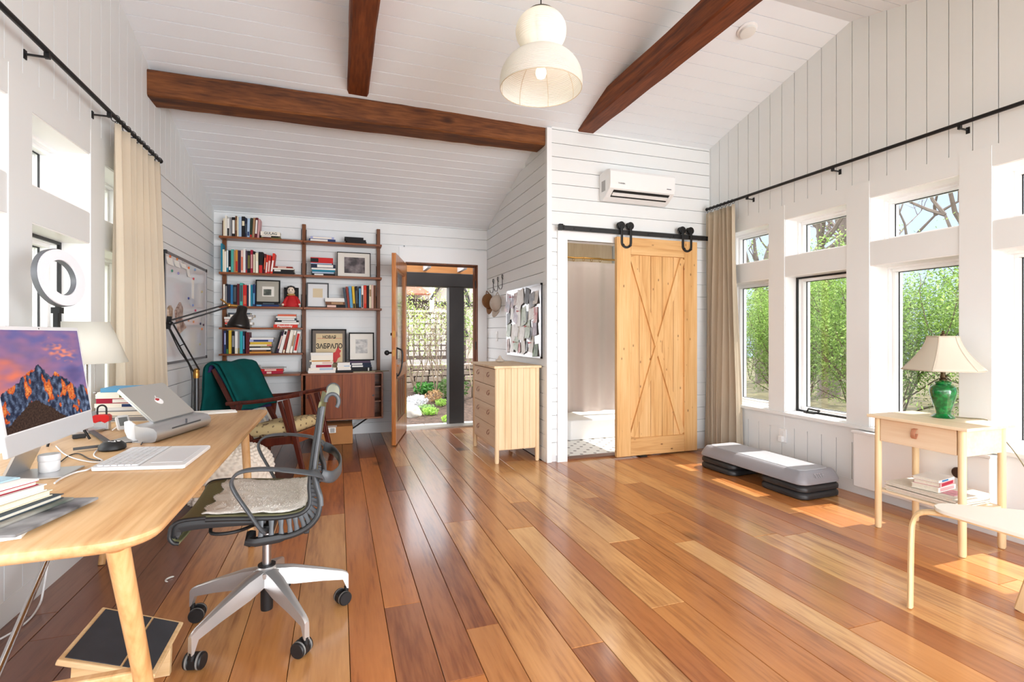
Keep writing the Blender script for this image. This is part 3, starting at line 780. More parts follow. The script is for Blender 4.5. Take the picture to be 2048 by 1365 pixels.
SHELF['S1'] = zfront(604, 480.5); SHELF['S2'] = zfront(604, 549.6); SHELF['S3'] = zfront(604, 614.6)
SHELF['S4'] = zfront(604, 656.0); SHELF['S5'] = zfront(604, 706.6); SHELF['S6'] = 0.766
U1, U2, U3 = -1.19, -0.375, 0.46
unit = thing('wall_shelving_unit', 'teak wall shelving with three uprights and many book-filled boards on back wall', 'shelving', (-0.37, YB - 0.02, 0.0))
for xx, zb in ((U1, 0.6), (U2, 0.28), (U3, 0.70)):
    m = MB(); m.box(xx - 0.02, xx + 0.02, YB - 0.05, YB - 0.007, zb, 2.475 if xx > -1 else 2.455); obj('upright', m, TEAKV, unit, bevel=0.003)
def shelf(x0, x1, z, th=0.024, yf=SF, nm='shelf_board'):
    m = MB(); m.box(x0, x1, yf, YB - 0.052, z - th, z)
    obj(nm, m, TEAK, unit, bevel=0.003)
for k in ('S1', 'S2', 'S3'):
    shelf(-1.212, U2 - 0.003, SHELF[k]); shelf(U2 + 0.003, 0.487, SHELF[k])
shelf(-1.212, U2 - 0.003, SHELF['S4'], 0.02); shelf(-1.212, U2 - 0.003, SHELF['S5'], 0.02)
shelf(-1.212, U2 - 0.016, SHELF['S6'], 0.024, 6.0)
for k, xs in (('S1', (U1, U2, U3)), ('S2', (U1, U2, U3)), ('S3', (U1, U2, U3)), ('S4', (U1, U2)), ('S5', (U1, U2)), ('S6', (U1, U2))):
    for xx in xs:
        for sd in ((1,) if xx == U1 else (-1,) if xx == U3 or k in ('S4', 'S5', 'S6') else (-1, 1)):
            m = MB(); z = SHELF[k]; X0 = xx + sd * 0.026
            m.tube([(X0, YB - 0.045, z + 0.15), (X0, YB - 0.075, z + 0.13), (X0, YB - 0.1, z + 0.02), (X0, YB - 0.12, z + 0.004)], 0.0035, 6)
            obj('shelf_bracket', m, BLACK, unit, smooth=50)
SPINE = SF + 0.022
def upright_row(shelfk, where, data, group, depth=0.14, spine=SPINE, first=0):
    z = SHELF[shelfk] + 0.0008
    for i, row in enumerate(data):
        px0, px1, py, col = row[:4]; title = row[4] if len(row) > 4 else None; lean = row[5] if len(row) > 5 else 0.0
        a = PY(px0, py, spine); b = PY(px1, py, spine)
        t = max(b.x - a.x - 0.0008, 0.006); h = (a.z - z)
        h = h / max(math.cos(lean), .8) if lean else h
        put_book(a.x, spine, z, t, depth + RND.uniform(-.01, .012), h, col, '%s book, %s from left in the upright row, %s' % (col, ORD[i + first], where), group, title=title, lean=lean)
def lying_stack(x0s, z, spine, items, where, group, y_jit=0.006):
    """items bottom first: (px0, px1, thickness m, colour, title)"""
    n = len(items)
    for i, it in enumerate(items):
        px0, px1, t, col = it[:4]; title = it[4] if len(it) > 4 else None
        a = PY(px0, 600, spine); b = PY(px1, 600, spine)
        pos = 'bottom' if i == 0 else ('topmost' if i == n - 1 else ORD[i] + ' from bottom')
        if n == 1: pos = 'only'
        put_book(a.x, spine + RND.uniform(0, y_jit), z, t - 0.0006, 0.15 + RND.uniform(-.02, .01), b.x - a.x, col, '%s book, %s of flat pile %s' % (col, pos, where), group, lying=True, title=title)
        z += t
    return z
B, Wt = 'black', 'white'
upright_row('S1', 'top left shelf', [
    (446.5, 450, 437, 'cream'), (450.2, 453.5, 431, 'ivory'), (454, 459, 437, Wt, (B, .02, .45)), (459.2, 463.4, 435, 'grey'), (463.6, 470.4, 434.5, B, (Wt, .15, .85)),
    (470.6, 474, 432, 'brown', ('tan', .3, .8)), (474.2, 477, 434, 'cream'), (477.2, 483, 434, 'light blue'), (483.2, 490, 433, B, ('cream', .55, .78)), (490.2, 493.6, 436, 'navy', ('slate', .2, .7)),
    (493.8, 499, 437, 'light blue', ('dark blue', .08, .3), .03), (499.4, 504, 436, 'dark green', ('red', .02, .14), .04), (504.4, 508.6, 435.5, 'tan', None, .05), (509, 514, 435.5, 'maroon', (Wt, .2, .88), .055), (514.4, 518, 438, 'dusty pink', None, .06)], 'books on the top left shelf')
lying_stack(0, SHELF['S1'] + .0008, SPINE, [(522, 562, .014, 'olive', ('maroon', .1, .5)), (519, 556, .017, B, (Wt, .1, .62)), (521, 560, .046, 'ivory')], 'right of the row on top left shelf', 'books on the top left shelf')
M_ = frameM((PY(541, 464, SPINE).x, SPINE - 0.001, SHELF['S1'] + .056), (1, 0, 0), (0, 0, 1))
lst = [o for o in bpy.data.objects if o.name.startswith('book') and o.get('label', '').startswith('ivory book, topmost of flat pile right of the row on top left')][0]
WM[lst.name] = Matrix.Translation(lst.location)
obj('cover_lettering', text_mb('GULAG', 0.04, M=M_), cloth_cover('slate'), lst)
lying_stack(0, SHELF['S1'] + .0008, SPINE, [(618, 671, .030, 'dark blue', (Wt, .05, .7)), (621, 668, .026, 'lavender', ('ivory', .1, .9))], 'near middle upright, top right shelf', 'books on the top right shelf')
lying_stack(0, SHELF['S1'] + .0008, SPINE, [(694, 733, .024, B), (691, 732, .022, B), (689, 727, .026, B)], 'at right end, top right shelf', 'books on the top right shelf')
# second shelf
upright_row('S2', 'second left shelf', [
    (441.5, 445, 487, 'teal blue'), (445.3, 448.6, 499, 'cream'), (448.8, 452.6, 503, 'ivory'), (453, 457, 500, 'teal blue', (Wt, .2, .98)), (457.3, 461.8, 501, B, (Wt, .1, .25)), (462, 467.4, 499, 'teal'), (467.6, 470.6, 501, 'tan'),
    (470.8, 475.6, 500, 'orange', ('red', .05, .5)), (475.8, 481.4, 501, 'dark purple'), (481.8, 486.4, 500.5, 'pale pink', ('coral', .1, .7)), (486.6, 491, 498, Wt), (491.2, 494.6, 502, 'purple grey', ('red', .0, .14)),
    (494.8, 500.8, 502, B, ('olive', .2, .8)), (501, 505.6, 500, 'crimson', ('dusty pink', .2, .8)), (506, 510.6, 503, B, ('cream', .02, .86)), (510.9, 516.6, 506, 'cream', ('ivory', .05, .6)), (517, 526, 504, B, ('red', .01, .38)),
    (526.4, 530, 508, 'maroon', ('coral', .2, .8), .06), (530.4, 534, 510, 'bright red', (Wt, .05, .6), .07), (534.4, 539.4, 511, 'red', ('pale pink', .1, .7), .08), (540.2, 545, 507, 'bright red', (Wt, .1, .65), .12)], 'books on the second left shelf')
lying_stack(0, SHELF['S2'] + .0008, SPINE, [(543, 589, .026, B), (544, 587, .026, B, (Wt, .1, .4)), (544, 588, .014, 'ivory'), (543, 585, .020, 'brown red', ('pale pink', .3, .7))], 'beside the row, second left shelf', 'books on the second left shelf')
lying_stack(0, SHELF['S2'] + .0008, SPINE, [(624, 669, .022, B, (Wt, .1, .5)), (622, 670, .022, 'slate', ('light blue', .05, .95)), (624, 670, .022, 'teal blue'), (623, 671, .02, Wt), (622, 671, .044, 'navy', (Wt, .25, .9)), (621, 664, .012, 'light blue'), (621, 666, .062, 'red', (B, .0, .35))], 'near middle upright, second right shelf', 'books on the second right shelf')
# third shelf
upright_row('S3', 'third left shelf', [
    (446.5, 450, 569, 'ivory'), (450.3, 454.6, 568, B, ('grey', .1, .9)), (454.9, 461, 569, 'navy'), (461.3, 466, 570, 'blue'), (466.3, 473.6, 570, B, ('slate', .2, .9)), (474, 479.2, 568, 'maroon'), (479.6, 485.6, 566, 'teal', ('slate', .2, .9)),
    (486, 493.4, 570, 'red', ('coral', .1, .5)), (493.8, 497.4, 571, 'navy'), (497.7, 501, 569, Wt), (501.3, 505.4, 570, 'teal blue'), (505.7, 510, 569, 'dark blue', ('sky blue', .1, .6))], 'books on the third left shelf')
lying_stack(0, SHELF['S3'] + .0008, SPINE, [(511, 558, .022, 'dark blue', ('sky blue', .05, .25)), (512, 557, .022, B, ('slate', .3, .8))], 'under small framed print, third left shelf', 'books on the third left shelf')
lying_stack(0, SHELF['S3'] + .0008, SPINE, [(652, 692, .034, B, ('pale pink', .05, .5)), (651, 690, .034, 'brown', ('tan', .3, .9)), (650, 689, .044, Wt)], 'between frame and row, third right shelf', 'books on the third right shelf')
upright_row('S3', 'third right shelf', [
    (691, 695.5, 576, 'slate', None, -.13), (696, 700.2, 574, 'brown red', None, -.10), (700.6, 706, 573, 'sky blue', None, -.08), (706.4, 711.2, 573, 'yellow', (B, .0, .2), -.06), (711.6, 717, 573, B, ('slate', .2, .8), -.04),
    (717.4, 722.4, 573, 'navy', ('sky blue', .05, .9)), (722.8, 727, 572, Wt, (B, .02, .6)), (727.4, 733, 571, 'bright red', ('coral', .2, .8)), (733.4, 738, 572, B), (738.4, 743, 570, 'cream', ('tan', .5, .8)), (743.3, 747, 570, 'pale pink'), (747.3, 752, 571, 'brown')], 'books on the third right shelf')
# fourth shelf
lying_stack(0, SHELF['S4'] + .0008, SPINE, [(450, 500, .030, B), (450, 505, .028, Wt, ('bright red', .0, .3)), (449, 498, .034, 'brown red', ('pale pink', .0, .4)), (448, 503, .022, Wt), (460, 508, .026, 'ivory', ('grey', .5, .98)), (456, 500, .020, 'slate')], 'behind black lamp shade, fourth left shelf', 'books on the fourth left shelf')
zt = lying_stack(0, SHELF['S4'] + .0008, SPINE, [(547, 595, .036, 'bright red'), (550, 598, .026, Wt), (549, 597, .02, B, (Wt, .3, .9)), (551, 593, .026, 'slate', (Wt, .1, .9)), (552, 592, .02, Wt), (555, 592, .022, 'coral')], 'near middle upright, fourth left shelf', 'books on the fourth left shelf')
lst = [o for o in bpy.data.objects if o.get('label', '').startswith('bright red book, bottom of flat pile near middle upright, fourth')][0]
WM[lst.name] = Matrix.Translation(lst.location)
obj('spine_lettering', text_mb('Mayakovsky', 0.034, bold=.03, M=frameM((lst.location.x + .115, lst.location.y - .0008, lst.location.z + .018), (1, 0, 0), (0, 0, 1)), sx=.95), cloth_cover('white'), lst)
# fifth shelf
upright_row('S5', 'fifth left shelf', [
    (446, 448, 662, 'dark purple'), (448.2, 452, 662, 'dark blue', ('lavender', .4, .9)), (452.3, 457, 662, B, ('green', .0, .2)), (457.3, 463, 661, 'yellow'), (463.4, 469.4, 663, B, ('grey', .3, .8)), (469.8, 475.4, 663, Wt, ('cream', .0, .25)), (475.7, 479.4, 663, 'grey', ('olive', .0, .25)),
    (479.8, 485.4, 663, 'turquoise'), (485.7, 489.4, 663, 'navy', ('sky blue', .2, .8)), (491.5, 499, 665, 'maroon')], 'books on the fifth left shelf')
lying_stack(0, SHELF['S5'] + .0008, SPINE, [(494, 542, .02, 'orange'), (499, 541, .019, B, ('brown', .1, .8)), (499, 541, .023, Wt), (498, 543, .016, B, ('olive', .5, .9)), (496, 543, .022, 'cream', ('coral', .8, 1.0)), (500, 543, .026, 'yellow'), (497, 546, .027, 'lavender', ('dark blue', .2, .8)), (500, 547, .02, Wt)], 'in the middle, fifth left shelf', 'books on the fifth left shelf')
upright_row('S5', 'fifth left shelf', [
    (548, 552, 664, B, None, .27), (552.4, 556, 664, 'dark purple', ('pale pink', .2, .8), .26), (557, 563.4, 660, Wt, (B, .78, .92), .24), (564.6, 569.6, 662, 'brown red', ('cream', .0, .14), .22), (571.4, 578, 661, 'ivory', None, .2), (579, 584, 662, 'ivory', ('tan', .3, .8), .19), (586, 593.4, 664, Wt, ('red', .1, .9), .18)], 'books on the fifth left shelf', first=10)
# lowest board behind the rocking chair
lying_stack(0, SHELF['S6'] + .0008, 6.04, [(492, 519, .044, 'ivory'), (494, 517, .016, B), (493, 517, .032, Wt, ('grey', .5, .95)), (493, 512, .016, 'brown')], 'beside teal blanket, lowest board', 'books on the lowest board')
zt = lying_stack(0, SHELF['S6'] + .0008, 6.04, [(519, 566, .03, 'crimson', ('pale pink', .3, .5)), (520, 566, .026, 'red', ('pale pink', .2, .7))], 'under spiral notebook, lowest board', 'books on the lowest board')
m = MB(); a = PY(522, 740, 6.04); b = PY(570, 740, 6.04)
m.box(a.x, b.x, 6.05, 6.2, zt, zt + .012)
nb = tag(obj('spiral_notebook', m, PAPER), 'spiral bound notebook lying on two red books on the lowest board', 'notebook')
m = MB()
for i in range(26):
    xx = a.x + .008 + i * (b.x - a.x - .016) / 25
    m.tube(arc((xx, 6.048, zt + .007), .011, 0, 2 * math.pi, 8, (0, 1, 0), (0.25, 0, 1)), .0014, 5)
obj('spiral_wire', m, BLACK, nb)
# ---- framed pictures
def bw_photo(name, base, dark, scale=4.0):
    if name in MATS: return MATS[name]
    m_, nt, b = newmat(name); L = nt.links.new
    tc = nt.nodes.new('ShaderNodeTexCoord'); n = nt.nodes.new('ShaderNodeTexNoise'); n.inputs['Scale'].default_value = scale; n.inputs['Detail'].default_value = 3
    L(tc.outputs['Object'], n.inputs['Vector'])
    r = nt.nodes.new('ShaderNodeValToRGB'); r.color_ramp.elements[0].position = .38; r.color_ramp.elements[0].color = lin(dark); r.color_ramp.elements[1].position = .66; r.color_ramp.elements[1].color = lin(base)
    L(n.outputs['Fac'], r.inputs['Fac']); L(r.outputs['Color'], b.inputs['Base Color']); b.inputs['Roughness'].default_value = .4
    MATS[name] = m_; return m_
FRAMEB = mat('black_frame', (17, 16, 16), 0.5, spec=.15)
MATB = mat('mat_board', (233, 229, 220), 0.8)
PGLASS = glass('picture_glass', gloss=0.0)
def picture(px0, px1, pyt, pyb, z, label, fw, matm, img=None, imgm=None, y=6.17, lean=.09, glassed=True, fm=FRAMEB, name='framed_picture'):
    """frame leaning back on the wall; img=(u0,u1,v0,v1) fractions of the opening"""
    a, b = PY(px0, pyt, y), PY(px1, pyt, y); W_, H_ = b.x - a.x, PY((px0 + px1) / 2, pyt, y).z - z
    H_ = H_ / math.cos(lean)
    root = thing(name, label, 'picture', ((a.x + b.x) / 2, y, z))
    R = Matrix.Translation(root.location) @ Matrix.Rotation(-lean, 4, 'X')
    def bx(u0, u1, v0, v1, d0, d1, mb): return mb.hexa([R @ Vector(p) for p in ((u0, d0, v0), (u1, d0, v0), (u1, d1, v0), (u0, d1, v0), (u0, d0, v1), (u1, d0, v1), (u1, d1, v1), (u0, d1, v1))])
    w = W_ / 2; m = MB()
    bx(-w, w, 0, fw, 0, .02, m); bx(-w, w, H_ - fw, H_, 0, .02, m); bx(-w, -w + fw, fw, H_ - fw, 0, .02, m); bx(w - fw, w, fw, H_ - fw, 0, .02, m)
    obj('frame', m, fm, root)
    m = MB(); bx(-w + fw * .9, w - fw * .9, fw * .9, H_ - fw * .9, .010, .018, m); obj('mat_board', m, matm, root)
    ow, oh = W_ - 2 * fw, H_ - 2 * fw
    def rect(u0, u1, v0, v1, d, nm, mt, th=.001):
        q = MB(); bx(-w + fw + u0 * ow, -w + fw + u1 * ow, fw + v0 * oh, fw + v1 * oh, d - th, d, q); return obj(nm, q, mt, root)
    if img: rect(*img, .010, 'picture_print', imgm)
    if glassed:
        rect(0, 1, 0, 1, .005, 'glass_front', PGLASS)
    return root, R, (w, fw, ow, oh), rect
Y0 = SPINE + .05
picture(674, 741.5, 504.5, 551, SHELF['S2'] + .001, 'black framed dark photograph with wide cream mat on the second right shelf', .008, MATB, (.2, .84, .14, .82), bw_photo('blurred_photo', (150, 138, 140), (46, 38, 42), 9), y=Y0)
picture(510.5, 560, 560, 606, SHELF['S3'] + .045, 'small black framed landscape print on grey mat standing on two dark books', .013, mat('grey_mat', (170, 166, 154), .8), (.24, .78, .26, .74), MATB, y=Y0)
r_ = bpy.data.objects[[o.name for o in bpy.data.objects if o.get('label', '').startswith('small black framed')][0]]
Rm = Matrix.Translation(r_.location) @ Matrix.Rotation(-.09, 4, 'X')
m = MB(); m.hexa([Rm @ Vector(p) for p in ((-.045, .0075, .085), (.035, .0075, .085), (.035, .0085, .085), (-.045, .0085, .085), (-.045, .0075, .155), (.035, .0075, .155), (.035, .0085, .155), (-.045, .0085, .155))])
obj('landscape_print', m, bw_photo('landscape', (140, 146, 132), (56, 62, 54), 14), r_)
picture(613, 657.5, 565.5, 613, SHELF['S3'] + .001, 'dark grey framed pale document right of the middle upright on third shelf', .014, mat('pale_mat', (222, 224, 226), .7), (.25, .75, .4, .8), mat('old_paper', (214, 198, 166), .8), y=Y0, fm=mat('slate_frame', (52, 56, 62), .4))
# cabinet with sliding doors
CF = 5.95
cab = thing('sliding_door_cabinet', 'teak cabinet with sliding doors hung under the right bay of the shelving', 'cabinet', (0.05, 6.1, 0.22))
ca, cb_ = -0.385, 0.487; cz0, cz1 = 0.235, 0.765
m = MB(); m.box(ca, cb_, CF, YB - .052, cz1 - .018, cz1).box(ca, cb_, CF, YB - .052, cz0, cz0 + .018).box(ca, ca + .018, CF, YB - .052, cz0 + .018, cz1 - .018).box(cb_ - .018, cb_, CF, YB - .052, cz0 + .018, cz1 - .018).box(ca + .018, cb_ - .018, YB - .07, YB - .052, cz0 + .018, cz1 - .018)
obj('carcass', m, TEAK, cab, bevel=.002)
m = MB(); m.box(ca + .045, .10, CF + .022, CF + .036, cz0 + .019, cz1 - .019); d1 = obj('sliding_door', m, TEAKD, cab)
m = MB(); m.box(.045, .395, CF + .006, CF + .020, cz0 + .019, cz1 - .019); d2 = obj('sliding_door', m, TEAKD, cab)
for d_, xx, yy in ((d1, ca + .068, CF + .021), (d2, .378, CF + .005)):
    m = MB(); m.lathe([(.012, 0), (.012, .002)], (xx, yy, .5), 14, Matrix.Rotation(math.pi / 2, 4, 'X')); obj('finger_pull', m, mat('dark_teak', (52, 22, 12), .5), d_)
m = MB(); m.box(.1, cb_ - .02, CF + .05, YB - .08, .42, .432).box(.1, cb_ - .02, CF + .05, YB - .08, .59, .602); obj('inner_shelf', m, TEAK, cab)
m = MB(); m.bar((cb_ - .16, CF + .1, cz0 - .004), (cb_ - .33, YB - .06, cz0 - .16), .02, .012); m.bar((cb_ - .34, YB - .07, cz0), (cb_ - .34, YB - .07, .02), .02, .02)
obj('support_bracket', m, BLACK, cab)
# things standing on the cabinet
CT = cz1 + .0008
lying_stack(0, CT, 6.0, [(616, 672, .030, Wt), (617, 672, .028, 'ivory', ('light blue', .4, .9)), (621, 664, .040, Wt, ('crimson', .25, .98)), (623, 666, .030, 'ivory', ('pale pink', .5, .98)), (619, 665, .016, 'cream', ('orange', .1, .9)), (622, 666, .054, 'ivory'), (621, 666, .030, Wt)], 'before tan poster on teak cabinet', 'books on the teak cabinet')
lying_stack(0, CT, 6.0, [(671, 706, .028, B), (675, 702, .02, Wt), (675, 701, .016, 'ivory'), (674, 702, .018, Wt, ('light blue', .5, .9)), (675, 700, .03, Wt)], 'between poster and dark pile on teak cabinet', 'books on the teak cabinet')
zk = lying_stack(0, CT, 6.1, [(703, 744, .05, B, (Wt, .8, .86)), (700, 743, .026, 'navy', (Wt, .1, .6)), (699, 742, .026, 'navy', (Wt, .1, .6)), (699, 741, .022, 'purple grey')], 'under white print on teak cabinet', 'books on the teak cabinet')
picture(697.5, 748.5, 665.5, 722, zk + .0012, 'black framed print with wide white mat standing on dark books on cabinet', .014, MATB, (.24, .76, .24, .78), bw_photo('pencil_print', (214, 212, 206), (150, 148, 146), 18), y=6.16)
pr, R, (w_, fw_, ow, oh), rect = picture(622, 693, 658.5, 740, CT, 'tan poster with Cyrillic headline and red map in a black frame', .016, mat('taupe_mat', (112, 104, 96), .8), (.1, .92, .04, .92), mat('poster_paper', (208, 188, 150), .7), y=6.19, lean=.06, glassed=False, name='framed_poster')
def on_poster(u, v): return R @ Vector((-w_ + fw_ + u * ow, .0086, fw_ + v * oh))
INK = mat('poster_ink', (44, 40, 36), .7); REDI = mat('poster_red', (196, 56, 58), .7)
M_ = frameM(on_poster(.51, .60), R.to_3x3() @ Vector((1, 0, 0)), R.to_3x3() @ Vector((0, 0, 1)))
obj('headline', text_mb('ЗАБРАЛО', .078, .0004, M_, sx=.78, bold=.032), INK, pr)
M_ = frameM(on_poster(.51, .83), R.to_3x3() @ Vector((1, 0, 0)), R.to_3x3() @ Vector((0, 0, 1)))
obj('masthead', text_mb('НОВАЯ', .05, .0004, M_, sx=.85, bold=.03), INK, pr)
def pshape(pts, nm, mt):
    q = MB(); q.prism([on_poster(*p) for p in pts], R.to_3x3() @ Vector((0, .0006, 0))); obj(nm, q, mt, pr)
pshape([(.14, .797), (.9, .797), (.9, .805), (.14, .805)], 'rule_line', REDI)
pshape([(.58, .34), (.64, .44), (.70, .46), (.74, .54), (.79, .60), (.82, .52), (.88, .49), (.83, .42), (.86, .34), (.78, .30), (.74, .22), (.68, .17), (.64, .22), (.62, .28)], 'red_map', REDI)
pshape([(.16, .37), (.26, .415), (.36, .40), (.60, .425), (.61, .405), (.45, .385), (.4, .35), (.32, .372), (.24, .345), (.17, .345)], 'dark_figure', INK)
pshape([(.3, .16), (.75, .17), (.84, .18), (.7, .19), (.4, .18)], 'shadow_mark', mat('poster_grey', (110, 100, 88), .7))
# newspapers hanging over the cabinet edge
m = MB()
for (px, py, qx, qy, c) in ((710, 752, 752, 742, 0),):
    P = [PZ(709, 752, CT + .004), PZ(752, 746, CT + .004), PZ(741, 739, CT + .004), PZ(706, 741, CT + .004)]
    m.prism([Vector((p.x, max(p.y, 5.94), CT)) for p in P], (0, 0, .005))
tag(obj('newspaper', m, mat('newsprint', (206, 190, 158), .85, var=.2, vscale=40)), 'yellowed folded newspaper on the right end of the teak cabinet', 'newspaper')
m = MB(); m.box(.28, .56, 5.98, 6.06, CT + .005, CT + .009)
tag(obj('magazine', m, mat('olive_print', (150, 140, 112), .8, var=.3, vscale=30)), 'thin magazine sticking out past the right end of the teak cabinet', 'magazine')
# cardboard box under the cabinet
p0 = PZ(652, 890); bx0, bx1 = -.235, .15
bxo = thing('cardboard_box', 'brown cardboard box with white shipping label on floor under the teak cabinet', 'box', (0, 5.95, 0))
m = MB(); m.box(bx0, bx1, 5.78, 6.16, 0.001, .195); obj('carton', m, mat('cardboard', (176, 120, 68), .8, var=.1, vscale=8), bxo, bevel=.004)
m = MB(); m.box(bx0 + .07, bx0 + .22, 5.775, 5.86, .1955, .1963); m.box(bx0 + .05, bx0 + .21, 5.7792, 5.78, .13, .19)
obj('shipping_label', m, PAPER, bxo)
m = MB()
for i in range(9): m.box(bx0 + .155 + i * .005, bx0 + .155 + i * .005 + (.002 if i % 3 else .0035), 5.7786, 5.7793, .135, .182)
obj('bar_print', m, INK, bxo)
# doll with a dark book behind
m = MB(); a, b = PY(567.5, 575, 6.2), PY(597, 575, 6.2)
put_book(a.x, 6.225, SHELF['S3'] + .001, b.x - a.x, .018, a.z - SHELF['S3'], 'black', 'dark book standing face out behind the red rag doll', 'books on the third left shelf')
dl = PY(582, 612, SPINE + .03); dz = SHELF['S3']
doll = thing('rag_doll', 'rag doll with black hair and red dress sitting on the third left shelf', 'doll', (dl.x, SPINE + .04, dz))
SKIN = mat('doll_cloth', (232, 214, 196), .8); DRED = mat('doll_red', (190, 24, 30), .75, var=.2, vscale=30)
c = Vector((dl.x, SPINE + .045, dz))
m = MB(); m.lathe([(.075, 0.001), (.08, .03), (.062, .08), (.045, .12), (.02, .145)], c + Vector((.01, 0, 0)), 20); m.tube([c + Vector(p) for p in ((-.03, -.01, .11), (-.055, -.03, .07), (-.07, -.04, .03))], .02, 10); m.tube([c + Vector(p) for p in ((.05, -.01, .11), (.075, -.03, .07), (.085, -.035, .035))], .02, 10)
m.ball(c + Vector((-.06, -.03, .028)), .026, 8, (1.5, 1, 1)); m.ball(c + Vector((.04, -.045, .03)), .028, 8, (1.4, 1, 1)); obj('dress', m, DRED, doll, smooth=60)
m = MB(); m.ball(c + Vector((0, -.005, .185)), .043, 12, (.95, .9, 1.1)); m.ball(c + Vector((0, -.046, .18)), .007, 6); m.ball(c + Vector((-.08, -.05, .025)), .014, 6); m.ball(c + Vector((.09, -.045, .03)), .013, 6); obj('head', m, SKIN, doll, smooth=60)
m = MB(); m.ball(c + Vector((0, .008, .205)), .043, 10, (1.05, .9, .75))
for i in range(9): m.ball(c + Vector((.043 * math.cos(i * .39), -.018 + .01 * (i % 2), .2 + .032 * math.sin(i * .39))), .012, 5)
obj('hair', m, mat('doll_hair', (22, 18, 18), .7), doll, smooth=60)
m = MB()
for s in (-1, 1): m.ball(c + Vector((s * .016, -.0415, .192)), .0055, 6, (1, .5, 1.3))
m.tube([c + Vector((x_, -.042 + abs(x_) * .1, .166 + x_ * x_ * 18)) for x_ in (-.018, -.009, 0, .009, .018)], .0022, 5); obj('face_features', m, INK, doll)
m = MB(); m.tube(arc(c + Vector((0, 0, .14)), .032, 0, 2 * math.pi, 14, (1, 0, 0), (0, 1, 0)), .012, 8); obj('collar', m, mat('doll_scarf', (176, 140, 84), .8), doll, smooth=60)
# ================================================================ DESK AND LEFT SIDE
OAK = wood('oak', (196, 148, 98), (218, 176, 126), (230, 194, 148), 'Y', 8, 0.06, rough=0.42, bump=0.06)
OAKZ = wood('oak_legs', (186, 136, 84), (210, 164, 110), (224, 184, 134), 'Z', 9, 0.06, rough=0.45, bump=0.06)
DT = 0.74
desk = thing('desk', 'long oak desk with rounded corners and splayed round legs along the left windows', 'desk', (-0.83, 2.38, 0))
dx0, dx1, dy0, dy1 = -1.24, -0.405, 1.345, 3.41
def rrect(x0, x1, y0, y1, r, n=6, rs=None):
    out = []
    for i, (cx, cy, a) in enumerate(((x1 - r, y1 - r, 0), (x0 + r, y1 - r, math.pi / 2), (x0 + r, y0 + r, math.pi), (x1 - r, y0 + r, 1.5 * math.pi))):
        rr = rs[i] if rs else r
        cx = x1 - rr if i in (0, 3) else x0 + rr; cy = y1 - rr if i in (0, 1) else y0 + rr
        out += [(cx + rr * math.cos(a + k * math.pi / 2 / n), cy + rr * math.sin(a + k * math.pi / 2 / n)) for k in range(n + 1)]
    return out
m = MB(); rings = []
for ins, z in ((.03, .704), (.012, .709), (.003, .718), (0, .728), (.002, .736), (.008, DT)):
    rings.append([Vector((x_, y_, z)) for x_, y_ in rrect(dx0 + ins, dx1 - ins, dy0 + ins, dy1 - ins, .1 - ins, 8, rs=[.05, .05, .1, .1])])
m.loft(rings); obj('tabletop', m, OAK, desk, smooth=35)
def rleg(p0, p1, r0, r1): 
    q = MB(); q.tube([p0, Vector(p0).lerp(Vector(p1), .5), p1], [r0, (r0 + r1) / 2 + .001, r1], 16); return q
for (tx, ty, fx, fy) in ((-.482, 1.395, -.465, 1.635), (-1.16, 1.395, -1.19, 1.635), (-.53, 3.34, -.464, 3.17), (-1.12, 3.34, -1.165, 3.17)):
    obj('leg', rleg((tx, ty, .71), (fx, fy, 0.001), .0235, .016), OAKZ, desk, smooth=50)
for yy in (1.528, 3.242):
    m = MB(); m.bar((-1.16, yy, .315), (-.49, yy, .315), .03, .06); obj('stretcher', m, OAK, desk, bevel=.006)
    if yy < 2: continue
    m = MB(); m.lathe([(.014, 0), (.014, .01), (.009, .012), (.009, .03)], (-.62, yy, .3455), 12); obj('bolt', m, STEEL, desk)
# footrest
fr = thing('footrest', 'tilted wooden footrest with dark grey pads on floor under the oak desk', 'footrest', (-.65, 1.95, 0))
T = frameM((-.652, 1.955, .20), (.235, 0, -.095), (0, 1, 0))
BIRCH = wood('birch_ply', (206, 168, 116), (222, 188, 140), (232, 204, 160), 'X', 8, 0.08, rough=0.5)
m = MB(); m.obox(T, .262, .30, .018); obj('frame', m, BIRCH, fr, bevel=.004)
SLATE = mat('slate_pad', (58, 60, 66), .75, var=.35, vscale=9)
for a, b in ((-.117, .028), (.035, .117)):
    m = MB(); m.obox(T @ Matrix.Translation(((a + b) / 2, 0, .0098)), b - a, .272, .003); obj('pad', m, SLATE, fr)
for yy in (1.84, 2.06):
    m = MB(); m.prism([(-.76, yy, .001), (-.56, yy, .001), (-.555, yy, .14), (-.75, yy, .22)], (0, .02, 0)); obj('side_board', m, BIRCH, fr)
m = MB(); m.box(-.72, -.60, 1.862, 2.058, .05, .07); obj('base_bar', m, BIRCH, fr)
# chrome pole leaning under the desk and its cord
a = PZ(-40, 1440, .0); b = PX(128, 1040, -1.235)
m = MB(); m.tube([a + Vector((0, 0, .012)), b], .012, 14)
tag(obj('chrome_pole', m, mat('chrome', (230, 230, 232), .06, metal=1.0), smooth=50), 'slim chrome pole slanting against the wall under the near end of the oak desk', 'pole')
m = MB(); m.tube(smoothpath([PX(100, 1105, -1.25), PX(92, 1150, -1.25), PX(86, 1185, -1.255), PX(80, 1208, -1.25), PZ(62, 1236, .006), PZ(30, 1262, .006), PZ(-20, 1290, .006)], 5), .004, 6)
tag(obj('power_cord', m, WHITEP, smooth=60), 'thin white cord hanging behind the chrome pole and lying along the wall', 'cord')
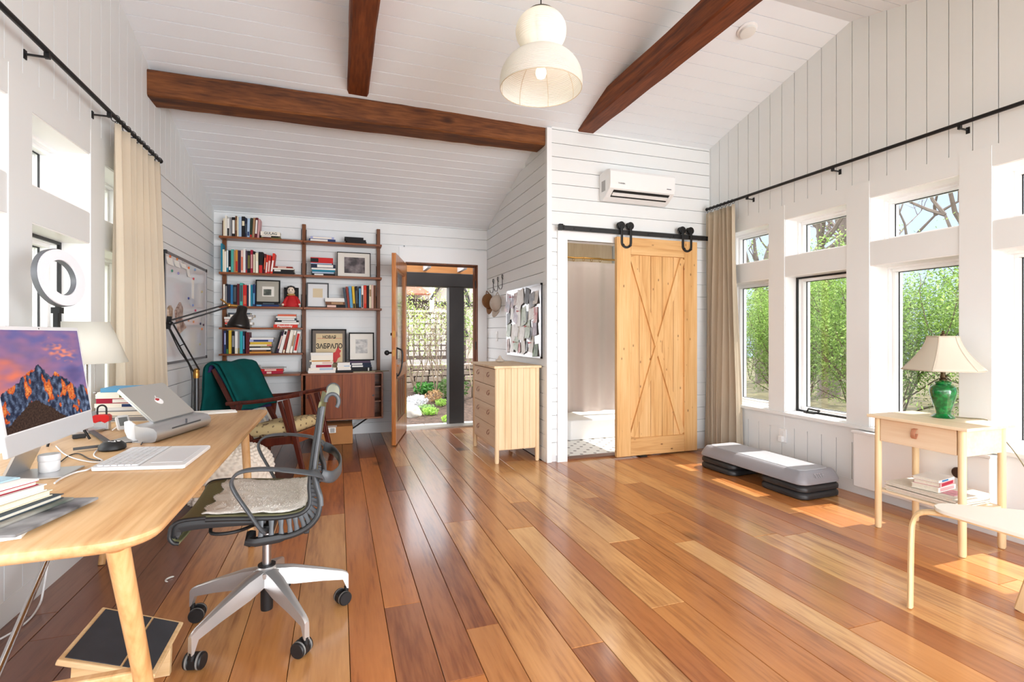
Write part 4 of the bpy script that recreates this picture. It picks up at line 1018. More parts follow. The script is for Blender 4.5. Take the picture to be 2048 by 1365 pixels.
# ---- desktop computer
mac = thing('desktop_computer', 'silver all-in-one desktop computer showing an orange mountain sunset on the oak desk', 'computer', (-.95, 2.06, DT))
A0, A1 = Vector((-.871, 1.784, .85)), Vector((-.877, 2.326, .85))
ux = (A1 - A0).normalized(); tl = math.radians(8); uv = Vector((-math.sin(tl), 0, math.cos(tl)))
MT = frameM(A0, ux, uv); MW, MH = (A1 - A0).length, .379
SILV = mat('computer_silver', (214, 217, 222), .3, metal=.25); BEZ = mat('white_bezel', (232, 234, 238), .25)
def scr(u0, u1, v0, v1, d0, d1, mb): return mb.hexa([MT @ Vector(p) for p in ((u0, v0, d0), (u1, v0, d0), (u1, v1, d0), (u0, v1, d0), (u0, v0, d1), (u1, v0, d1), (u1, v1, d1), (u0, v1, d1))])
m = MB(); scr(0, MW, 0, MH, -.012, 0, m); obj('body', m, SILV, mac, bevel=.004)
m = MB(); scr(.002, MW - .002, .062, MH - .002, 0, .0015, m); obj('bezel', m, BEZ, mac)
NU, NV = 220, 132; SW0, SW1, SV0, SV1 = .012, MW - .013, .066, MH - .013
from mathutils import noise as NZ
RIDGE = [(0, .36), (.08, .42), (.16, .46), (.25, .53), (.32, .56), (.38, .60), (.42, .64), (.48, .56), (.55, .48), (.6, .52), (.66, .49), (.7, .45), (.78, .39), (.86, .30), (.91, .335), (.95, .315), (1, .26)]
def interp(P, x):
    for (a, b), (c, d) in zip(P[:-1], P[1:]):
        if x <= c: return b + (d - b) * (x - a) / (c - a)
    return P[-1][1]
def lerp3(a, b, t): t = max(0, min(1, t)); return [a[i] + (b[i] - a[i]) * t for i in range(3)]
def wall_col(u, v):
    n = lambda s, o=0, k=1: NZ.noise(Vector((u * s, v * s * k, o)))
    r = interp(RIDGE, u) + .03 * n(14) + .02 * n(40, 3)
    hill = .28 - abs(u - .33) * (.62 if u < .33 else .85) + .03 * n(11, 9) + .014 * n(50, 9)
    if v < hill: c = lerp3((52, 38, 34), (84, 62, 52), .5 + n(70, 2))
    elif v < r:
        depth = r - v
        f = n(9, 5, .6) + .55 * n(26, 6, .45) + .22 * (1 if u < .95 else 0) - depth * 1.1 + .25 * math.sin(u * 24 + v * 9)
        if f > .30: c = lerp3((206, 84, 44), (250, 158, 84), (f - .3) * 2 + n(60, 4))
        else: c = lerp3((42, 48, 70), (124, 142, 172), .25 + n(30, 8, .5) * 1.2 + .6 * max(0, n(70, 1)) + (.35 - v) * .4)
        if n(90, 7) > .42: c = lerp3(c, (30, 30, 44), .6)
    else:
        warm = max(0, 1 - abs(v - .55 + .25 * u) * 2.6) * max(0, 1.15 - u * 1.25) + .25 * n(5, 11, 2.4)
        c = lerp3((120, 112, 168), (246, 132, 108), warm * 1.1)
        c = lerp3(c, (168, 122, 160), .35 + n(7, 13, 2))
        st = max(0, 1 - abs(v - .76 + .22 * (u - .7)) * 14 + 2.0 * n(16, 17, 2)) * max(0, 1 - abs(u - .72) * 4)
        c = lerp3(c, (252, 150, 128), st)
        pc_ = max(0, 1 - ((u - .84) ** 2 * 40 + (v - .47) ** 2 * 60)) + .3 * n(10, 19, 2)
        c = lerp3(c, (104, 92, 142), pc_ * .9)
    return lin([max(0, min(255, q)) for q in c])
m = MB(); cols = []
for i in range(NU + 1):
    for j in range(NV + 1): cols.append(wall_col(i / NU, j / NV))
m.grid(lambda a, b: MT @ Vector((SW0 + (SW1 - SW0) * a, SV0 + (SV1 - SV0) * b, .0022)), NU, NV)
so_ = obj('screen', m, vcol('screen_picture', emit=0.5, rough=.15), mac); set_tint(so_, cols)
m = MB(); m.lathe([(.0025, 0), (.0025, .0006)], (0, 0, 0), 10, MT @ Matrix.Translation((MW / 2, MH - .007, .0015))); obj('camera_dot', m, BLACKP, mac)
sc_ = Vector((-.935, 2.055, 0))
m = MB(); m.prism([(-.99, 1.985, DT + .005), (-.982, 1.985, DT + .005), (-.905, 1.985, .93), (-.913, 1.985, .93)], (0, .145, 0)); obj('stand_neck', m, ALU, mac)
m = MB(); m.box(-.99, -.83, 1.985, 2.13, DT + .0005, DT + .006); obj('stand_foot', m, ALU, mac, bevel=.002)
jar = thing('cosmetic_jar', 'small white lidded jar on the foot of the desktop computer', 'jar', (-.905, 2.075, DT + .0062))
m = MB(); m.lathe([(.026, 0), (.028, .004), (.028, .034), (.026, .036)], jar.location, 24); obj('jar_body', m, WHITEP, jar, smooth=40)
m = MB(); m.lathe([(.029, .037), (.0295, .04), (.0295, .054), (.027, .057)], jar.location, 24); obj('lid', m, mat('jar_lid', (226, 226, 228), .3), jar, smooth=40)
# ---- keyboard tray
kb = thing('keyboard', 'white low keyboard with broad palm rest on the oak desk before the computer', 'keyboard', (-.635, 2.16, DT))
K0 = Vector((-.784, 2.045, DT)); kx = Vector((.288, -.062, 0)); ky = Vector((.012, .325, 0))
def kp(u, v, z): return K0 + kx * u + ky * v + Vector((0, 0, z))
m = MB(); outl = [kp(*p, .001) for p in ((.02, 0), (.98, 0), (1, .03), (1, .97), (.98, 1), (.02, 1), (0, .97), (0, .03))]
m.prism(outl, (0, 0, .013)); obj('body', m, WHITEP, kb, bevel=.003)
m = MB()
for r_ in range(6):
    nk = 14 if r_ < 5 else 8
    for k in range(nk):
        u0 = .05 + r_ * .073; v0 = .05 + k * .9 / nk
        m.prism([kp(u0, v0, .0142), kp(u0 + .062, v0, .0142), kp(u0 + .062, v0 + .9 / nk - .011, .0142), kp(u0, v0 + .9 / nk - .011, .0142)], (0, 0, .0035))
obj('keys', m, mat('keycaps', (224, 225, 227), .45), kb)
m = MB(); m.prism([kp(.50, .02, .0141), kp(.507, .02, .0141), kp(.507, .98, .0141), kp(.5, .98, .0141)], (0, 0, .0006)); obj('seam_line', m, mat('grey_seam', (150, 150, 152), .6), kb)
m = MB(); m.prism([kp(.58, .15, .0141), kp(.93, .15, .0141), kp(.93, .85, .0141), kp(.58, .85, .0141)], (0, 0, .001)); obj('touch_pad', m, mat('touch_pad', (230, 231, 233), .3), kb, bevel=.0008)
# ---- laptop on its stand
st = thing('laptop_stand', 'aluminium trough shaped laptop stand at the middle of the oak desk', 'laptop stand', (-.72, 2.72, DT))
L0, L1 = Vector((-.772, 2.602, .803)), Vector((-.680, 2.88, .803)); lx = (L1 - L0).normalized(); ls = Vector((-.151, .045, .145)).normalized(); ls = (ls - lx * ls.dot(lx)).normalized()
nrm = Vector((lx.y, -lx.x, 0))
c0 = Vector((-.742, 2.50, 0)); c1 = Vector((-.612, 2.915, 0)); cx_ = (c1 - c0).normalized(); cn = Vector((cx_.y, -cx_.x, 0))
def prof(p, z): return [p + cn * a + Vector((0, 0, z + b)) for a, b in ((-.075, .075), (-.05, .068), (-.02, .066), (.005, .060), (.018, .045), (.02, .025), (.012, .006), (-.004, .001), (-.05, .001), (-.07, .02))]
m = MB(); m.loft([prof(c0 + cx_ * .0, DT), prof(c0 + cx_ * .4, DT)]); obj('front_trough', m, ALU, st, smooth=50)
m = MB(); m.lathe([(.004, 0), (.004, .02)], c0 + cx_ * .2 + cn * .02 + Vector((0, 0, DT + .05)), 6)
m.bar(c0 + cx_ * .10 + cn * .0205 + Vector((0, 0, DT + .045)), c0 + cx_ * .31 + cn * .0205 + Vector((0, 0, DT + .045)), .003, .006); obj('cable_slot', m, mat('slot_dark', (70, 72, 76), .5), st)
for s in (.03, .36):
    m = MB(); P = [(-.06, .003), (-.10, .003), (-.125, .015), (-.138, .045), (-.14, .085), (-.12, .09), (-.065, .05)]
    b_ = c0 + cx_ * s
    m.prism([b_ + cn * a + Vector((0, 0, DT + z)) for a, z in P], cx_ * .012); obj('side_arm', m, WHITEP, st, bevel=.003)
m = MB(); m.prism([c0 + cn * a + cx_ * s + Vector((0, 0, DT + .0008)) for a, s in ((-.05, .0), (-.17, .02), (-.2, .04), (-.2, .37), (-.05, .4))], (0, 0, .004)); obj('base_plate', m, ALU, st)
lap = thing('laptop', 'closed silver laptop leaning on the aluminium stand on the oak desk', 'laptop', L0)
LM = frameM(L0 + Vector((0, 0, .006)), lx, ls)
m = MB(); pts = rrect(0, .292, 0, .212, .012, 4)
m.loft([[LM @ Vector((a, b, z)) for a, b in pts] for z in (-.004, .0035)]); obj('base', m, ALU, lap, smooth=35)
m = MB(); m.loft([[LM @ Vector((a, b, z)) for a, b in pts] for z in (.0045, .0105)]); lid = obj('lid', m, mat('laptop_lid', (196, 195, 190), .38, metal=.55), lap, smooth=35)
lg = Vector((.146, .106, .0107))
m = MB(); m.prism([LM @ (lg + Vector((.021 * math.cos(a) * (1 + .12 * math.cos(2 * a)), .021 * math.sin(a), 0))) for a in [k * math.pi / 10 for k in range(20)]], LM.to_3x3() @ Vector((0, 0, .0005)))
m.prism([LM @ (lg + Vector(p)) for p in ((0, .022, 0), (.008, .028, 0), (.010, .036, 0), (.002, .030, 0))], LM.to_3x3() @ Vector((0, 0, .0005))); obj('fruit_emblem', m, mat('emblem_white', (246, 246, 246), .2), lid)
m = MB(); m.prism([LM @ (lg + Vector(p) + Vector((0, 0, .0006))) for p in ((-.016, .012, 0), (-.002, .018, 0), (.014, .012, 0), (.004, .002, 0), (-.010, .0, 0))], LM.to_3x3() @ Vector((0, 0, .0004))); obj('red_sticker', m, mat('sticker_red', (176, 40, 44), .4), lid)
# ---- small things on the desk
def desk_stack(items, x, y, z, rz, where, grp):
    for i, (w, d, t, col, ttl, dr) in enumerate(items):
        pos = 'bottom' if i == 0 else 'topmost' if i == len(items) - 1 else ORD[i] + ' from bottom'
        R_ = Matrix.Rotation(rz + dr, 3, 'Z'); o = R_ @ Vector((-w / 2, -d / 2, 0))
        b = put_book(x + o.x, y + o.y, z, t - .0006, d, w, col, '%s book, %s of flat pile %s' % (col, pos, where), grp, lying=True, title=ttl, rz=rz + dr)
        z += t
    return b, z
bk, _ = desk_stack([(.28, .2, .03, 'ivory', ('grey', .1, .95), .0), (.28, .2, .028, 'grey', ('ivory', .1, .95), .02), (.25, .17, .016, Wt, None, .05), (.26, .17, .022, 'ivory', ('dark blue', .5, .95), -.03), (.25, .16, .026, 'crimson', (Wt, .3, .92), .03), (.25, .17, .032, 'ivory', ('olive', .45, .9), -.02), (.22, .15, .022, 'sky blue', None, .1)], -1.06, 3.25, DT + .001, -.16, 'behind the laptop on oak desk', 'books behind the laptop')
pl = thing('padlock', 'steel padlock with red cover and black shackle on oak desk beside computer', 'padlock', (-1.075, 2.93, DT))
q = pl.location
m = MB(); m.box(q.x - .032, q.x + .032, q.y - .016, q.y + .016, DT + .001, DT + .042); obj('lock_body', m, ALU, pl, bevel=.003)
m = MB(); m.prism([(q.x + a, q.y - .018, DT + b) for a, b in ((-.034, .042), (-.02, .036), (0, .045), (.018, .034), (.034, .044), (.034, .066), (.024, .074), (-.024, .074), (-.034, .066))], (0, .036, 0)); obj('red_cover', m, mat('red_plastic', (222, 26, 30), .3), pl)
m = MB(); m.tube([(q.x - .018, q.y, DT + .07)] + arc((q.x, q.y, DT + .1), .018, math.pi, 0, 10) + [(q.x + .018, q.y, DT + .07)], .004, 8); obj('shackle', m, BLACKP, pl, smooth=50)
th = thing('digital_thermometer', 'small white digital thermometer with grey display propped on oak desk', 'thermometer', (-.975, 2.87, DT))
TM = frameM(Vector((-.965, 2.855, DT + .04)), (.75, .66, 0), (-.35, .3, .88))
m = MB(); pts = rrect(-.026, .026, -.036, .036, .012, 4); m.loft([[TM @ Vector((a, b, z)) for a, b in pts] for z in (-.007, .007)]); obj('case', m, WHITEP, th, smooth=40)
m = MB(); m.obox(TM @ Matrix.Translation((0, .004, .0072)), .036, .042, .001); obj('display', m, mat('lcd', (128, 132, 132), .3), th)
m = MB(); m.bar(TM @ Vector((0, .0, -.008)), (-1.012, 2.875, DT + .004), .012, .005); obj('prop_leg', m, WHITEP, th)
hb = thing('folding_phone_stand', 'round black desk hub with flat folding arms and white print on oak desk', 'stand', (-.85, 2.41, DT))
q = hb.location
m = MB(); m.lathe([(.040, .001), (.046, .006), (.045, .02), (.03, .033), (.004, .037)], q, 28); obj('hub', m, BLACKP, hb, smooth=45)
for P in ((PZ(183, 863, DT + .012), PZ(219, 887, DT + .012)), (PZ(146, 899, DT + .012), PZ(206, 892, DT + .012))):
    m = MB(); m.bar(P[0], P[1], .02, .008); obj('arm', m, mat('grey_plastic', (62, 62, 64), .5), hb)
m = MB()
for k, (a, b, w_, h_) in enumerate(((-.016, 0, .012, .004), (0, .0, .004, .02), (.012, .004, .012, .006), (.0, -.012, .014, .004), (.014, -.006, .008, .004))):
    m.obox(frameM((q.x + .012 + a, q.y - .012 + b, DT + .0362), (.8, .3, -.15), (-.3, .8, 0)), w_, h_, .001)
obj('white_print', m, WHITEP, hb)
def cable(name, label, pts, r, mt):
    m_ = MB(); m_.tube(smoothpath(pts, 6), r, 7); return tag(obj(name, m_, mt, smooth=60), label, 'cable')
Zc = DT + .004
cable('cable', 'black cable from the round hub to the laptop stand on oak desk', [PZ(238, 890, Zc + .004), PZ(252, 886, Zc), PZ(272, 884, Zc), PZ(285, 882, Zc), PZ(282, 890, Zc)], .0022, BLACKP)
cable('cable', 'white looped cable lying between computer foot and round black hub', [PZ(112, 893, Zc), PZ(128, 908, Zc), PZ(150, 918, Zc), PZ(185, 925, Zc), PZ(205, 922, Zc), PZ(188, 912, Zc), PZ(196, 900, Zc), PZ(215, 894, Zc)], .0025, WHITEP)
cable('cable', 'black cable curving out from under the desktop computer on oak desk', [PZ(120, 925, Zc), PZ(138, 912, Zc), PZ(158, 908, Zc), PZ(178, 918, Zc), PZ(200, 922, Zc)], .0022, BLACKP)
cable('cable', 'white charging cable with plug lying before the computer foot on oak desk', [PZ(109, 967, Zc), PZ(122, 958, Zc), PZ(150, 946, Zc), PZ(175, 940, Zc), PZ(195, 930, Zc + .002), PZ(225, 916, Zc + .006), PZ(246, 906, Zc + .012)], .003, WHITEP)
m = MB(); m.prism([(-.86, 3.25, DT + .001), (-.56, 3.31, DT + .001), (-.585, 3.40, DT + .001), (-.86, 3.40, DT + .001)], (0, 0, .006)); m.prism([(-.80, 3.29, DT + .0072), (-.57, 3.315, DT + .0072), (-.60, 3.395, DT + .0072), (-.80, 3.39, DT + .0072)], (0, 0, .002))
tag(obj('paper_sheets', m, PAPER), 'loose white papers at the far end of the oak desk', 'papers')
# pile of magazines and books at the near end
def sheet(name, label, cat, pts, t, z, mts, extra=None):
    m_ = MB(); m_.prism([(p.x, p.y, z) for p in pts], (0, 0, t)); o_ = tag(obj(name, m_, mts), label, cat); return o_
def quad(x, y, w, d, rz): 
    R_ = Matrix.Rotation(rz, 3, 'Z'); return [R_ @ Vector(p) + Vector((x, y, 0)) for p in ((-w / 2, -d / 2, 0), (w / 2, -d / 2, 0), (w / 2, d / 2, 0), (-w / 2, d / 2, 0))]
MAGD = bw_photo('dark_cover', (170, 172, 176), (52, 54, 60), 9); MAGG = bw_photo('green_cover', (186, 180, 170), (70, 84, 74), 7)
sheet('magazine', 'white paged magazine at the bottom of the near pile on the oak desk', 'magazine', quad(-.81, 1.50, .24, .20, .2), .008, DT + .001, PAPER)
sheet('magazine', 'dark grey magazine with pale corner sticking out right of the near desk pile', 'magazine', quad(-.745, 1.56, .2, .26, -.22), .006, DT + .0095, MAGD)
z = DT + .016
o_ = sheet('magazine', 'green and beige picture magazine in the near desk pile', 'magazine', quad(-.80, 1.57, .19, .25, -.3), .006, z, MAGG)
z += .0066
for i, (w, d, t, col, ttl, rz, dxx, lab) in enumerate(((.19, .24, .012, 'slate', None, -.3, -.02, 'thin slate book above the magazines in the near desk pile'), (.17, .22, .016, 'cream', None, -.34, -.03, 'cream book in the middle of the near desk pile'), (.16, .21, .018, 'white', None, -.38, -.035, 'thick white book near the top of the near desk pile'), (.15, .20, .012, 'crimson', None, -.42, -.045, 'white topped book with red cover edge in the near desk pile'))):
    R_ = Matrix.Rotation(rz, 3, 'Z'); o = R_ @ Vector((-w / 2, -d / 2, 0))
    put_book(-.80 + dxx + o.x, 1.575 + o.y, z, t - .0006, d, w, col, lab, 'books in the near desk pile', lying=True, rz=rz); z += t
sheet('paper_sheets', 'white sheets on the near desk pile under the pale blue folder', 'papers', quad(-.845, 1.575, .15, .2, -.44), .004, z, PAPER)
sheet('folder', 'pale blue paper folder on top of the near desk pile', 'folder', quad(-.895, 1.60, .15, .2, -.5), .003, z + .0045, mat('pale_blue', (170, 200, 214), .7))
# ---- table lamp and ring light behind the computer
lq = Vector((-1.13, 2.9, DT))
tl_ = thing('table_lamp', 'table lamp with plain white empire shade on the desk behind the computer', 'lamp', lq)
SHADE = thin('lamp_shade_white', (238, 236, 228), .45)
m = MB(); m.lathe([(.075, 0.001), (.075, .012), (.02, .02), (.012, .03), (.012, .40)], lq, 20); obj('base', m, STEEL, tl_, smooth=40)
m = MB(); m.lathe([(.165, .325), (.092, .518)], lq, 40, cap=False); obj('lamp_shade', m, SHADE, tl_, smooth=60, solid=.002)
m = MB(); m.tube([lq + Vector((.03, -.02, .33)), lq + Vector((.05, -.03, .33)), lq + Vector((.05, -.03, .19))], .0018, 6); m.ball(lq + Vector((.05, -.03, .185)), .008, 6); obj('pull_chain', m, STEEL, tl_)
rq = Vector((-1.10, 2.62, DT))
rl = thing('ring_light', 'white ring light on a black stand behind the computer', 'ring light', rq)
rc = PY(124, 556, 2.62); rn = Vector((.96, -.26, .12)).normalized()
RM = frameM(rc, (0.64, .77, 0), (-.05, .1, 1)); RM = frameM(rc, Vector((0, 0, 1)).cross(rn), rn.cross(Vector((0, 0, 1)).cross(rn)))
def ringm(R0, R1, d0, d1, n=48):
    q = MB(); P = []
    for k in range(n):
        a = k * 2 * math.pi / n; P.append([RM @ Vector((r * math.cos(a), r * math.sin(a), d)) for r, d in ((R0, d0), (R1, d0), (R1, d1), (R0, d1))])
    P.append(P[0]); V = [[q.v(p) for p in r] for r in P[:-1]]
    for i in range(n):
        A_, B_ = V[i], V[(i + 1) % n]
        for j in range(4): q._f([A_[j], A_[(j + 1) % 4], B_[(j + 1) % 4], B_[j]])
    return q
obj('ring_housing', ringm(.072, .122, -.022, 0), mat('ring_grey', (96, 98, 104), .4), rl, smooth=40)
obj('ring_diffuser', ringm(.075, .119, 0, .006), mat('diffuser', (232, 230, 236), .4), rl, smooth=40)
m = MB(); m.tube([(rc.x - .02, rc.y + .01, rc.z - .12), (rc.x - .02, rc.y + .01, rc.z - .16), (rq.x, rq.y, DT + .2)], .008, 10); m.bar((rc.x - .02, rc.y + .01, rc.z - .125), (rc.x - .02, rc.y + .01, rc.z - .15), .035, .03, (1, 0, 0)); m.bar((rc.x - .018, rc.y, rc.z - .15), (rc.x - .018, rc.y, rc.z - .24), .022, .016, (1, 0, 0)); obj('stand_pole', m, BLACK, rl, smooth=40)
for k in range(3):
    a = k * 2.1 + .4; m = MB(); m.tube([(rq.x, rq.y, DT + .2), (rq.x + .09 * math.cos(a), rq.y + .09 * math.sin(a), DT + .006)], .005, 8); obj('leg', m, BLACK, rl)
# ---- whiteboard
WB = thing('whiteboard', 'white magnetic board with grey frame on the left wall behind the curtain', 'whiteboard', (XL + .02, 5.24, .96))
wy0, wy1, wz0, wz1 = 4.60, 5.905, .958, 1.862
m = MB(); m.box(XL + .001, XL + .018, wy0, wy1, wz0, wz1); obj('board', m, mat('board_white', (226, 228, 232), .12), WB)
m = MB(); GR = mat('board_frame', (128, 128, 130), .4, metal=.5)
m.box(XL + .001, XL + .024, wy0, wy1, wz1 - .022, wz1).box(XL + .001, XL + .024, wy0, wy1, wz0, wz0 + .02).box(XL + .001, XL + .024, wy0, wy0 + .008, wz0, wz1).box(XL + .001, XL + .024, wy1 - .008, wy1, wz0, wz1); obj('frame', m, GR, WB)
m = MB()
for yy in (wy0, wy1 - .028):
    for zz in (wz0 - .002, wz1 - .026): m.box(XL + .0005, XL + .027, yy - .002, yy + .03, zz, zz + .028)
obj('corner_caps', m, BLACKP, WB)
Xb = XL + .0185
for px, py, c, nm in ((339, 513, '#c8642c', 'orange'), (353, 518.5, '#c87a3c', 'tan'), (365, 525, '#a9a6a0', 'pale grey'), (376.5, 536, '#dd6b30', 'bright orange'), (389, 540, '#6f8fb5', 'blue grey'), (343, 542, '#2f7a66', 'green'), (355.5, 547, '#8d86b8', 'lavender'), (386, 558, '#c23a44', 'red'), (403, 584, '#b9a878', 'khaki'), (376, 597, '#3c4486', 'dark blue'), (385, 611, '#7d8fc0', 'light blue'), (390, 621.5, '#b83a60', 'crimson'), (400, 648, '#2e2e48', 'black'), (406, 650, '#4a3040', 'dark plum'), (403, 658.5, '#d9814c', 'peach'), (399, 689, '#b9b088', 'sand'), (386, 644, '#c88a5a', 'copper'), (376, 641, '#c8906a', 'salmon'), (339, 658.5, '#b8b0c8', 'pale violet')):
    p = PX(px, py, Xb); m = MB(); m.lathe([(.009, 0), (.012, .003), (.009, .010)], p + Vector((.0002, 0, 0)), 12, Matrix.Rotation(math.pi / 2, 4, 'Y'))
    row = 'top' if py < 550 else 'middle' if py < 630 else 'lower'
    tag(obj('magnet', m, mat('magnet_' + nm.replace(' ', '_'), c, .4)), '%s round magnet on the %s part of the whiteboard' % (nm, row), 'magnet', 'whiteboard magnets')
for i, (px0, px1, py0, py1, lab) in enumerate(((332, 345, 512, 533, 'first'), (348, 358, 520, 537, 'second'), (361, 372, 525, 540, 'third'), (373, 379, 536, 556, 'fourth'))):
    a, b = PX(px0, py0, Xb + .0004), PX(px1, py1, Xb + .0004); m = MB()
    m.grid(lambda u, v: Vector((Xb + .0008 + .012 * v * v, a.y + (b.y - a.y) * u, a.z + (b.z - a.z) * v)), 3, 6)
    tag(obj('note_paper', m, PAPER), 'white note paper, %s from the curtain along the top of the whiteboard' % lab, 'note', 'notes on the whiteboard')
a = PX(385, 572, Xb); m = MB(); m.box(Xb + .0002, Xb + .001, a.y - .03, a.y + .05, a.z - .12, a.z + .06)
tag(obj('note_paper', m, PAPER), 'tall white note paper under the red magnet on the whiteboard', 'note', 'notes on the whiteboard')
for nm, P, c1, lab in (('wall_mask', [(349, 622), (358, 605), (363, 618), (361, 640), (370, 655), (356, 668), (352, 645)], (120, 84, 70), 'crumpled brown and pink paper ornament hanging on the whiteboard'), ('paper_ornament', [(334, 617), (338, 611), (342, 618), (341, 640), (336, 646), (334, 632)], (150, 120, 88), 'narrow speckled paper ornament at the curtain side of the whiteboard')):
    m = MB(); m.prism([PX(*p, Xb + .001) for p in P], (.014, 0, 0)); tag(obj('paper_ornament', m, bw_photo(nm, (206, 186, 172), c1, 22)), lab, 'ornament')
# ---- articulated floor lamp
fb_ = Vector((-1.10, 4.74, 0))
fl = thing('articulated_floor_lamp', 'tall black articulated floor lamp with bell shade before the bookshelf', 'floor lamp', fb_)
m = MB(); m.lathe([(.13, 0.001), (.13, .02), (.03, .03), (.02, .035)], fb_, 32); obj('base', m, BLACK, fl, smooth=40)
m = MB(); m.tube([fb_ + Vector((0, 0, .03)), fb_ + Vector((0, 0, .86))], .019, 16); obj('pole', m, mat('lamp_pole', (72, 74, 76), .3, metal=.7), fl, smooth=50)
J1 = fb_ + Vector((0.0, 0, .90)); EL = PX(339, 646, -1.235); SH = PY(458, 611, 4.72)
m = MB(); m.lathe([(.022, .84), (.024, .86), (.024, .89), (.012, .91)], fb_, 14); m.ball(J1, .022, 6); obj('lower_joint', m, BRASS, fl, smooth=40)
def rods(p, q, gap, n_):
    d = (q - p).normalized(); s = Vector((d.z, 0, -d.x)).normalized() if abs(d.x) + abs(d.z) > .1 else Vector((1, 0, 0))
    mm = MB()
    for k in (-1, 1): mm.tube([p + s * gap * k, q + s * gap * .8 * k], .0065, 8)
    return mm
m = rods(J1, EL, .022, 2); m.tube([J1.lerp(EL, .55) + Vector((-.02, 0, -.01)), J1.lerp(EL, .55) + Vector((.02, 0, .012))], .004, 6); obj('lower_arm', m, BLACK, fl, smooth=50)
m = rods(EL, SH, .016, 2); obj('upper_arm', m, BLACK, fl, smooth=50)
m = MB(); m.ball(EL, .02, 6); m.bar(EL + Vector((-.01, 0, -.05)), EL + Vector((.0, 0, .05)), .02, .03); obj('elbow', m, BLACK, fl, smooth=40)
S2 = PY(487, 616, 4.72); m = MB(); m.tube([SH, SH.lerp(S2, .5) + Vector((0, 0, .004)), S2], .013, 10); m.tube([SH, SH + Vector((-.06, 0, .05))], .007, 8); m.ball(SH, .02, 6); obj('head_joint', m, BRASS, fl, smooth=40)
SB = PY(479, 656, 4.72) + Vector((0, -.05, 0)); SD = (S2 - SB).normalized(); ZM = frameM(SB, SD.cross(Vector((0, 1, 0))), Vector((0, 1, 0)))
if (ZM.to_3x3() @ Vector((0, 0, 1))).dot(SD) < 0: ZM = ZM @ Matrix.Rotation(math.pi, 4, 'X')
m = MB(); m.lathe([(.088, 0.0), (.082, .03), (.066, .075), (.045, .11), (.037, .125), (.037, .175), (.02, .185)], (0, 0, 0), 32, ZM, cap=False); obj('lamp_shade', m, mat('lamp_black', (30, 28, 27), .28, metal=.4), fl, smooth=60, solid=.003)
m = MB(); m.ball(ZM @ Vector((0, 0, .022)), .028, 8); m.lathe([(.014, .04), (.014, .1)], (0, 0, 0), 12, ZM); obj('bulb', m, mat('clear_bulb', (214, 190, 140), .1, spec=.8), fl, smooth=60)
m = MB(); m.tube(smoothpath([EL + Vector((-.02, -.01, 0)), J1.lerp(EL, .5) + Vector((-.03, -.01, -.01)), J1 + Vector((-.035, -.01, .0)), fb_ + Vector((-.03, -.01, .6)), fb_ + Vector((-.03, -.01, .05))], 6), .0045, 6); obj('cord', m, BLACKP, fl, smooth=60)
# ---- curtains
LINEN = thin('linen_curtain', (210, 196, 174), .22, .9, var=.4); LINENL = thin('linen_curtain_left', (224, 212, 192), .3, .9, var=.4)
def curtain(name, label, X, sgn, ytop, ybot, zt, zb, n, mt, seed):
    """pleated panel hanging along Y; sgn points into the room"""
    rd = random.Random(seed); ph = [rd.uniform(-.5, .5) for _ in range(n + 2)]; am = [rd.uniform(.7, 1.25) for _ in range(n + 2)]
    def fn(u, v):
        k = u * n; i = int(min(k, n - 1)); w = (k - i)
        a = math.sin(2 * math.pi * (k + .12 * ph[i] * v)); A = (.026 + .03 * v) * (am[i] * (1 - w) + am[i + 1] * w)
        y = (ytop[0] + (ytop[1] - ytop[0]) * u) * (1 - v) + (ybot[0] + (ybot[1] - ybot[0]) * u) * v
        y += .016 * math.sin(2 * math.pi * k * 2 + 1) * (.4 + .6 * v)
        return Vector((X + sgn * (A * a + .02 * v * math.sin(u * 5 + seed)), y + .012 * math.sin(v * 5 + u * 8), zt + (zb - zt) * v))
    root = thing(name, label, 'curtain', (X, (ytop[0] + ytop[1]) / 2, zb))
    m_ = MB(); m_.grid(fn, n * 14, 30); obj('cloth', m_, mt, root, smooth=80, solid=.0025)
    return root
def rod(label, X, wallX, y0, y1, z, brk, rings):
    root = thing('curtain_rod', label, 'curtain rod', (X, (y0 + y1) / 2, z))
    m_ = MB(); m_.tube([(X, y0, z), (X, y1, z)], .0125, 12); m_.ball((X, y1, z), .017, 6); obj('rod', m_, BLACK, root, smooth=50)
    for y in brk:
        q = MB(); q.bar((wallX, y, z - .028), (X, y, z - .028), .008, .008); q.bar((X, y, z - .034), (X, y, z - .008), .016, .02); q.box(min(wallX, wallX + (X - wallX) * .06), max(wallX, wallX + (X - wallX) * .06), y - .010, y + .010, z - .05, z - .01); obj('bracket', q, BLACK, root)
    for y in rings:
        q = MB(); q.tube(arc((X, y, z - .006), .021, 0, 2 * math.pi, 14, (1, 0, 0), (0, .2, 1)), .0022, 5); q.tube([(X, y, z - .027), (X, y, z - .046)], .002, 5); obj('curtain_ring', q, BLACK, root)
rod('long black curtain rod on the left wall above the transom windows', XL + .08, XL, -.9, 4.28, 2.457, (3.42, 2.78, 1.7, .6), [3.5 + i * .082 for i in range(10)])
rod('long black curtain rod on the right wall above the transom windows', XR - .08, XR, -.9, 4.262, 2.494, (3.72, 2.86, 2.02, 1.1), [3.9 + i * .05 for i in range(8)])
curtain('curtain', 'cream linen curtain bunched at the end of the left rod', XL + .085, 1, (3.47, 4.245), (3.50, 4.40), 2.415, .03, 7, LINENL, 3)
curtain('curtain', 'beige linen curtain bunched in the corner beside the barn door', XR - .08, -1, (3.865, 4.255), (3.80, 4.27), 2.452, .03, 6, LINEN, 5)

